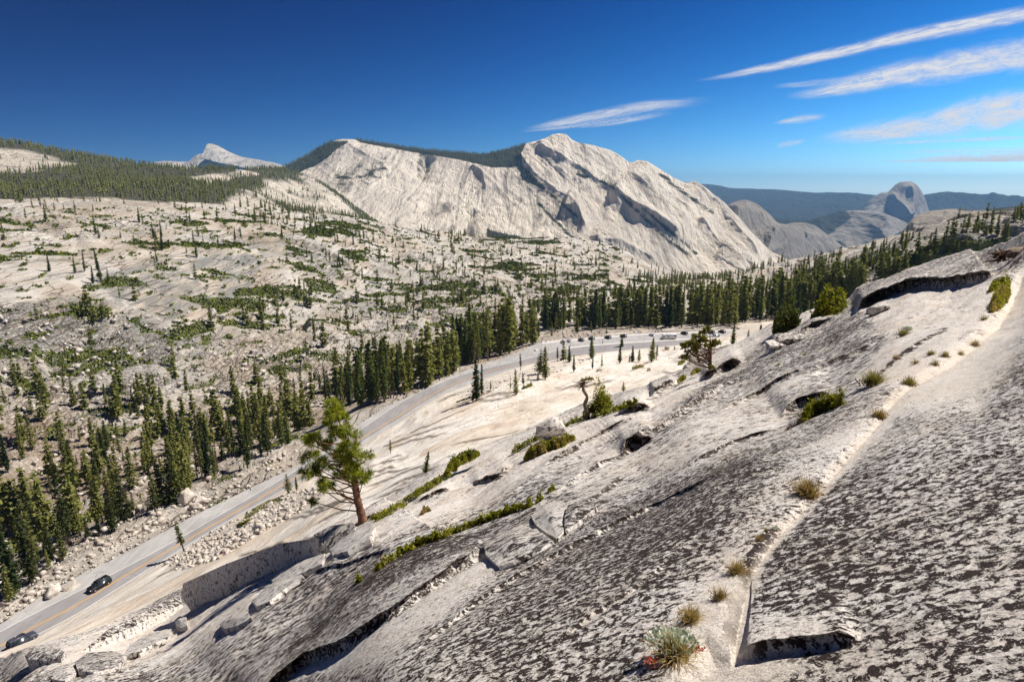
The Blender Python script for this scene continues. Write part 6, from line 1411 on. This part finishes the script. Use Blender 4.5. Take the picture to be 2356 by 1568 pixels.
def leafplant(X, Y, rpx, label, seed, red, n=150, lsz=.17, with_grass=True):
    rt, r = tuft(X, Y+rpx*.5, rpx*(.95 if with_grass else .4), 420 if with_grass else 60, M_straw if with_grass else M_olive, label, seed, name='silver_plant'); rg = np.random.RandomState(seed)
    th = rg.rand(n)*6.28; q = rg.rand(n)**.5; c = np.stack([np.cos(th)*q*r, np.sin(th)*q*r*.8, .30*r+.35*r*(1-q*q)], 1)+np.array([0, r*.45, 0])
    # broad spoon-shaped leaves standing up
    pr = []
    for i in range(n):
        d = np.array([math.cos(th[i])*q[i]*.7, math.sin(th[i])*q[i]*.7-.1, .9])+rg.normal(size=3)*.25; d /= np.linalg.norm(d); e = np.cross(d, rg.normal(size=3)); e /= np.linalg.norm(e); L_ = r*lsz*(.8+.5*rg.rand()); w_ = L_*.42; nn = np.cross(d, e)
        V = np.array([c[i]-d*L_*.7, c[i]-d*L_*.1-e*w_*.8, c[i]-d*L_*.1+e*w_*.8, c[i]+d*L_*.5-e*w_, c[i]+d*L_*.5+e*w_, c[i]+d*L_*.95-e*w_*.35, c[i]+d*L_*.95+e*w_*.35, c[i]+d*L_*.3+nn*w_*.35])
        pr.append((V, np.array([(0, 2, 7, 1), (1, 7, 3, 3), (2, 4, 7, 7), (7, 4, 6, 6), (3, 7, 5, 5), (5, 7, 6, 6)])))
    v, F = joinm(pr); mesh_quads('leaves', v, F, M_silver, parent=rt, smooth=True)
    for (dx, dy, rr) in red:
        C = rg.normal(size=(90, 3))*r*rr*np.array([1, 1, .5])+np.array([dx*r, dy*r, .15*r]); V, F = leaves(C, r*.09, rg, 1.2, 1.5); mesh_np('red_flowers', V, F, M_red, smooth=False, parent=rt)
leafplant(1548, 1478, 62, 'clump of silver-green spoon leaves with dry grass at its foot, at the bottom edge', 91, [(.25, 1.15, .15), (-.95, -.3, .16), (1.0, .3, .13)], 230, .155)
leafplant(1785, 1208, 20, 'dark green rosette with red flower heads beside the right-hand slab', 92, [(-.8, .3, .35), (-.9, -.8, .25)], 70, .34, False)
leafplant(2088, 746, 26, 'grey-green mat with red flower heads under the long crack', 93, [(-1.2, .2, .40), (-.5, .1, .3)], 90, .30, False)

# ------------------------------------------------------------------ loose blocks and boulders
M_block = mat_near_rock('lichened_block', cov=0.50); M_blockp = mat_near_rock('clean_block', cov=0.30); M_blockd = mat_near_rock('dark_lichened_block', cov=0.62)
def slab_block(name, label, top, thick, mat, seed, cat='boulder', dfac=.985, side=None, Z=None, jag=.10):
    """split block: outline of the lichened top in view points, thickness in metres, resting on the dome"""
    tq = np.array(top+[top[0]], float); top = np.concatenate([tq[i_]+(tq[i_+1]-tq[i_])*np.array([[0], [.07], [.5], [.93]]) for i_ in range(len(tq)-1)]); rg = np.random.RandomState(seed); n = len(top)
    c = top.mean(0); P = near_point(c[0]+thick*.3*FP/30, c[1]+thick*.85*FP/30)
    # plane through the block top, parallel to the local slab, lifted by the thickness
    def tn(x, y): return near_point(x, y)
    a, b_, d_ = tn(c[0], c[1]), tn(c[0]+30, c[1]), tn(c[0], c[1]+30); nn = np.cross(b_-a, d_-a); nn /= np.linalg.norm(nn); nn = nn if nn[2] > 0 else -nn; nn = nn*.6+NU*.4; nn /= np.linalg.norm(nn)
    EX = .5 if thick > .18 else .1
    wc = float(Wn(c[0], c[1]+12)); dpx = thick*.55*FP*wc; nn = NU
    rr = ray(top[:, 0], top[:, 1]); q1 = np.array([dz(x, y+dpx) for x, y in top]); q0 = np.array([dz(x, y) for x, y in top])
    A_ = np.stack([np.ones(n), top[:, 0]-c[0], top[:, 1]-c[1]], 1); co_, *_ = np.linalg.lstsq(A_, 1/q1, rcond=None); wv = A_@co_*1.01; wv = wv*max(1.0, float(np.percentile(1.008/q0/wv, 60))); T_ = rr/wv[:, None]
    c3 = T_.mean(0); rings = []
    sz = np.linalg.norm(T_-c3, axis=1).mean()
    for off, sc_ in ((0.02, .55), (0.0, .93), (-.03*thick, 1.0), (-.40*thick, 1.01), (-.95*thick, .97), (-1.1*thick-EX, .92)):
        q = c3+(T_-c3)*sc_+nn*(off if off > 0 else off); j = fbm(q*1.3+seed, 3)[:, None]*nn*.06*thick+(q-c3)*(fbm(q*.9+seed+5, 3)[:, None])*jag*.4; rings.append(q+j)
    V = np.concatenate(rings+[c3[None]+nn*.06, c3[None]-nn*(1.1*thick+EX)]); F = []
    for i in range(len(rings)-1):
        for k in range(n): F.append((i*n+k, i*n+(k+1) % n, (i+1)*n+(k+1) % n, (i+1)*n+k))
    m = len(V)-2
    for k in range(n): F.append((m, k, (k+1) % n, (k+1) % n)); F.append((m+1, 5*n+(k+1) % n, 5*n+k, 5*n+k))
    nf = len(rings)-1; mi = [0 if i_//n < 2 else 1 for i_ in range(nf*n)]+[0, 1]*n
    o = mesh_quads(name, V-c3, np.array(F), mat, fm=mi); o.data.materials.append(M_blockp); o.location = c3.tolist(); bm = bmesh.new(); bm.from_mesh(o.data); bmesh.ops.recalc_face_normals(bm, faces=bm.faces)
    bmesh.ops.subdivide_edges(bm, edges=bm.edges[:], cuts=2, use_grid_fill=True, smooth=.12); co = np.array([v.co[:] for v in bm.verts]); nm = np.array([v.normal[:] for v in bm.verts])
    hh = fbm((co+c3)*2.2, 4)*thick*.07+fbm((co+c3)*8, 3)*.006
    for v, x, y in zip(bm.verts, hh, nm): v.co += Vector((y*x).tolist())
    bm.normal_update()
    for e_ in bm.edges:
        if e_.is_manifold and e_.calc_face_angle(0) > .5: e_.smooth = False
    bm.to_mesh(o.data); bm.free(); setp(o, label, cat); return o
SB = [
    ('long dark lichened slab broken in two, lower left piece', [(190, 1495), (250, 1445), (330, 1405), (412, 1366), (419, 1388), (335, 1426), (245, 1466), (205, 1488)], .62, M_blockd),
    ('largest dark lichened slab block with a pale split face', [(418, 1362), (422, 1340), (520, 1295), (640, 1250), (732, 1235), (742, 1250), (700, 1268), (620, 1303), (540, 1338), (440, 1376), (424, 1378)], .42, M_blockd),
    ('lichened block end resting against the pine root', [(722, 1228), (760, 1208), (812, 1200), (820, 1220), (790, 1250), (752, 1258), (738, 1250)], .45, M_block),
    ('clean pale block just below the pine foot', [(758, 1262), (800, 1225), (845, 1196), (862, 1212), (850, 1235), (800, 1265), (765, 1275)], .5, M_blockp),
    ('speckled slab end at the far lower left', [(57, 1505), (75, 1490), (120, 1485), (150, 1495), (140, 1515), (110, 1518), (65, 1515)], .5, M_block),
    ('pale flat broken slab in front of the lower left dark slab', [(172, 1520), (200, 1500), (260, 1495), (290, 1505), (270, 1532), (215, 1545), (180, 1540)], .45, M_block),
    ('white pointed slab leaning below the two dark slabs', [(282, 1508), (300, 1480), (345, 1455), (385, 1445), (392, 1462), (350, 1480), (320, 1495)], .38, M_blockp),
    ('small white cube-like rock between the two dark slabs', [(402, 1424), (412, 1416), (428, 1418), (430, 1436), (416, 1444), (404, 1438)], .35, M_blockp),
    ('pale split flake under the largest dark slab, left', [(580, 1380), (610, 1350), (650, 1325), (690, 1312), (700, 1325), (660, 1350), (620, 1380), (590, 1392)], .35, M_blockp),
    ('pale flake ledge below the largest dark slab, right', [(620, 1330), (660, 1300), (720, 1280), (748, 1270), (740, 1295), (690, 1318), (640, 1345)], .30, M_blockp),
    ('low pale rock right of the pale flakes', [(505, 1432), (530, 1415), (570, 1405), (578, 1420), (545, 1438), (515, 1445)], .30, M_blockp),
    ('small pale stone under the lower left slab', [(118, 1560), (135, 1535), (165, 1525), (175, 1545), (150, 1565)], .30, M_blockp),
    ('pale corner stone at the very bottom left', [(185, 1575), (200, 1552), (225, 1545), (240, 1560), (215, 1580)], .30, M_blockp),
    ('lichened tongue-shaped block beyond the big ledge', [(1112, 1246), (1150, 1222), (1200, 1205), (1250, 1225), (1272, 1243), (1240, 1262), (1180, 1290), (1148, 1302), (1118, 1275)], .16, M_block),
    ('pale smooth block wedged between the tongue and the dark-faced block', [(1222, 1185), (1245, 1160), (1290, 1150), (1306, 1158), (1300, 1200), (1296, 1222), (1282, 1238), (1255, 1222), (1232, 1205)], .14, M_blockp),
    ('block with a dark lichened face at the head of the crack', [(1306, 1160), (1330, 1150), (1362, 1152), (1372, 1165), (1350, 1182), (1322, 1205), (1300, 1216), (1298, 1190)], .16, M_blockd),
]
for i, (lb, tp, th, m) in enumerate(SB): slab_block('boulder', lb, tp, th*(.72 if i < 13 else .6 if i != 14 else .3), m, 200+i)
def boulder(P, sx, sy, sz, label, mat, seed, rz=0, group=None, sub=2):
    v, f = rock_arrays(seed, 1.0, 1, 16); V = v*np.array([sx, sy, sz]); o = mesh_np('boulder', V, f, mat, smooth=True); o.location = P; o.rotation_euler = (0, 0, rz)
    bm = bmesh.new(); bm.from_mesh(o.data); bmesh.ops.subdivide_edges(bm, edges=bm.edges[:], cuts=2, use_grid_fill=True, smooth=.0); co = np.array([q.co[:] for q in bm.verts]); hh = fbm(co*1.6/max(sx, .1)+seed, 4)*min(sx, sz)*.14
    bm.normal_update()
    for q, x in zip(bm.verts, hh): q.co += q.normal*float(x)
    bm.normal_update()
    for e_ in bm.edges:
        if e_.is_manifold and e_.calc_face_angle(0) > .45: e_.smooth = False
    bm.to_mesh(o.data); bm.free(); setp(o, label, 'boulder', group); return o
boulder(pt(1268, 985, dz(1268, 1000)*.99), .8, .6, .65, 'big white boulder above the shrub strip, left of the dead trunk', M_blockp, 301, .5)
boulder(pt(2025, 713, dz(2025, 713)*.99), .62, .5, .42, 'smooth grey boulder half buried on the crest below the dark grove', M_blockp, 302)
boulder(pt(1820, 782, dz(1820, 782)*.99), 1.6, .8, .5, 'lichened overhanging rock on the crest below the dark bush', M_block, 303, .3)
boulder(pt(1780, 792, dz(1780, 792)*.99), 1.1, .7, .3, 'pale flat rock left of the overhanging rock', M_blockp, 304, .2)
def slope_rock(X, Y, s_, lb, seed, f=(1, .8, .8), m=None, Z=None):
    P = (Z or ZS).at(X, Y); boulder(P+Vector((0, 0, s_*f[2]*.35)), s_*f[0], s_*f[1], s_*f[2], lb, m or M_stone, seed, seed*.7)
slope_rock(1535, 801, 2.3, 'pointed brown erratic boulder standing beside the road', 311, (.75, .75, 1.0))
slope_rock(1600, 842, 2.6, 'large grey boulder right of the tall conifer on the pale slope', 312, (1.3, .9, .7)); slope_rock(1584, 850, 1.9, 'pale rock in front of the large grey boulder', 313)
slope_rock(1494, 852 if False else 850, 1.2, 'grey boulder left of the twin conifers on the pale slope', 314, (1.2, .8, .8)); slope_rock(1379, 850, 1.5, 'grey boulder below the small round conifer clump', 315, (1.3, .8, .7))
slope_rock(622, 1160, 1.2, 'round pale boulder on top of the rubble slope', 316, (1, .8, .9)); slope_rock(600, 1180, 1.3, 'brownish boulder at the upper end of the rubble slope', 317); slope_rock(590, 1210, 1.1, 'pale boulder in the middle of the rubble slope', 318)
for i, (x, y, s_, lb) in enumerate([(430, 1148, 3.0, 'big pale boulder left of the turnout among firs'), (460, 1155, 2.2, 'pale boulder right of the big one beside the turnout'), (448, 1168, 1.9, 'lower pale boulder in front of the two by the turnout'), (165, 1352, 2.2, 'white boulder at the outer road edge above the dark car'), (120, 1372, 2.4, 'long tilted rock beside the white roadside boulder'), (490, 720, 5.5, 'huge white boulder under the grey cliff in the green shrubs'), (512, 730, 4.5, 'white boulder right of the huge one in the shrubs'), (1352, 768, 1.6, 'grey boulder on the knoll behind the car park'), (1232, 806, 1.6, 'pale boulder by the outer road bend')]):
    slope_rock(x, y, s_, lb, 330+i, Z=ZM)
def log():
    root = bpy.data.objects.new('fallen_log', None); col.objects.link(root); P = ZN.at(2330, 592); root.location = P+Vector((0, 0, .1)); setp(root, 'dark weathered stump end of a fallen log on the crest at the right edge', 'log')
    rg = np.random.RandomState(8); Q = np.array([(-.5, 0, .05), (-.2, .05, .12), (.3, .15, .15), (1.0, .3, .22), (2.0, .6, .30)]); v, F = tube(resample(Q, 20), np.interp(np.linspace(0, 1, 20), [0, .2, 1], [.10, .22, .17]), 12); v += (fbm(v*5, 3)*.06)[:, None]; mesh_quads('trunk', v, F, M_wood, parent=root)
    pr = []
    for i in range(34):
        c = Q[0]+rg.normal(size=3)*.09+np.array([.1, 0, 0]); d = np.array([-.35, 0, 0])*rg.rand()+rg.normal(size=3)*np.array([.16, .15, .14]); pr.append(tube([c, c+d*.6, c+d], [.06, .04, .012], 5))
    v, F = joinm(pr); mesh_quads('roots', v, F, M_wood2, parent=root)
log()
def stick():
    root = pt(1790, 765, 69); v, F = tube([(0, 0, -.4), (.05, 0, .8), (-.05, 0, 1.9), (-.12, 0, 2.6)], [.13, .11, .07, .02], 7); o = mesh_quads('dead_stick', v, F, M_wood); o.location = root; setp(o, 'pale broken dead trunk stub beside the dark bush on the crest', 'dead tree')
stick()
# small conifers on the pale slope, each in its own place: (X, Y foot, height px, kind, width, label)
for X_, Y_, hp, k, wd, lb in [
    (1093, 916, 95, 0, 1.2, 'tall fir at the inner road bend, in front of the road'), (1108, 905, 70, 1, .9, 'slim fir right behind the tall one at the inner road bend'), (1085, 922, 30, 3, 1.2, 'tiny fir at the foot of the tall fir by the bend'),
    (1184, 905, 60, 5, 1.0, 'slim sapling right of the road bend firs'), (1196, 851, 38, 4, 1.2, 'small fir beside the inner road edge after the bend'), (1252, 868, 74, 2, 1.35, 'broad fir with a dark neighbour below the car park entrance'), (1240, 858, 56, 6, 1.5, 'dark bushy pine leaning on the broad fir below the entrance'), (1236, 875, 24, 3, 1.3, 'little fir left of the broad fir'),
    (1283, 829, 34, 4, 1.4, 'small fir right of the broad fir by the road'), (1309, 829, 36, 0, 1.5, 'second small fir right of the broad fir by the road'), (1323, 854, 40, 1, 1.2, 'slim fir standing alone on the pale slope'), (1362, 820, 50, 0, 1.5, 'dark cone-shaped fir touching the road edge above the slim pair'), (1361, 845, 30, 1, 1.1, 'slim sapling under the dark cone-shaped fir'),
    (1387, 843, 30, 3, 1.0, 'thin sparse sapling right of the slim sapling'), (1428, 800, 34, 0, 1.7, 'upper one of two stacked firs beside the road'), (1424, 834, 42, 1, 1.5, 'lower one of two stacked firs beside the road'), (1455, 830, 36, 0, 1.5, 'left fir of a small round clump on the slope'), (1470, 828, 30, 3, 1.5, 'right fir of the small round clump on the slope'), (1447, 829, 18, 3, 1.3, 'shortest fir of the small round clump'),
    (1497, 829, 56, 2, 1.5, 'tall layered fir right of the small round clump'), (1510, 826, 36, 4, 1.3, 'fir hidden behind the tall layered fir'), (1550, 803, 10, 3, 2.0, 'seedling beside the pointed erratic boulder'),
    (1686, 790, 46, 0, 1.4, 'first upright fir right of the juniper'), (1716, 798, 42, 4, 1.5, 'second fir right of the juniper, sparse'), (1744, 799, 52, 0, 1.5, 'third and tallest fir right of the juniper'), (1766, 787, 22, 6, 1.8, 'rounded little fir right of the tallest of three'),
    (896, 1040, 34, 4, 1.4, 'small sapling on the slab just right of the big pine'), (978, 1086, 62, 3, 1.25, 'leaning sapling on the slab right of the small one'), (855, 1182, 40, 3, 1.2, 'young fir at the right of the big pine foot'),
    (662, 1130, 44, 6, 1.5, 'bushy dark pine beside the rubble slope'), (682, 1124, 34, 1, 1.3, 'small fir behind the bushy pine by the rubble'), (420, 1265, 74, 4, 1.5, 'dark fir in front of the road at the end of the rubble'), (1434, 898, 24, 6, 1.5, 'little green bush-like fir alone on the pale slope'), (905, 1000, 0, 0, 1, ''),
    (1192, 846, 0, 0, 1, ''), (1207, 880, 30, 3, 1.2, 'sapling among shrubs left of the broad fir'), (1128, 893, 22, 3, 1.2, 'tiny sapling between the bend firs and the slim sapling'), (1175, 890, 20, 3, 1.2, 'tiny sapling left of the slim sapling'), (522, 1128, 12, 6, 1.6, 'tiny round bush alone beside the turnout'), (710, 1103, 14, 6, 1.5, 'small bush on the road edge left of the big pine')]:
    if hp == 0: continue
    P = (ZM if X_ == 522 else ZS).at(X_, Y_)
    if P is None or X_ == 855: P = pt(X_, Y_+8, 36)
    d = P[1]*cp-P[2]*sp; conifer(P-Vector((0, 0, .15)), hp*d/FP*1.05, k, lb, 'small conifers along the inner road side', wide=wd, lean=(-.25 if X_ == 978 else -.12 if X_ == 420 else 0))
# low shrubs along the pale slope
for i, (ln, hw, hg, lb) in enumerate([([(560, 1195), (610, 1160), (650, 1148)], [5, 9, 6], .5, 'olive shrub mat above the rubble slope, upper'), ([(545, 1210), (575, 1196)], [4, 5], .5, 'olive shrub mat at the middle of the rubble slope'), ([(1050, 925), (1090, 912)], [2, 2], .4, 'shrub line at the foot of the bend firs'), ([(1200, 895), (1225, 885)], [3, 3], .8, 'green shrub under the sapling left of the broad fir'), ([(1335, 876), (1365, 872)], [4, 4], .9, 'ochre shrub mound on the pale slope'), ([(1455, 848), (1480, 842)], [4, 4], .8, 'ochre shrub below the small round clump'), ([(1560, 838), (1575, 832)], [3, 3], .8, 'shrub left of the large grey boulder')]):
    rgx = 300+i; gz = [ZS.at(*p_) for p_ in ln]; dd = [g[1]*cp-g[2]*sp for g in gz]; shrub('shrub', lb, ln, hw, hg*1.4, 1500, .22, [M_heath, M_ochre if i in (4, 5) else M_dkbush], rgx, (lambda a, b_: (lambda x, y: float(np.interp(x, a, b_))))([p_[0] for p_ in ln], dd), twig=False, mixr=.35)
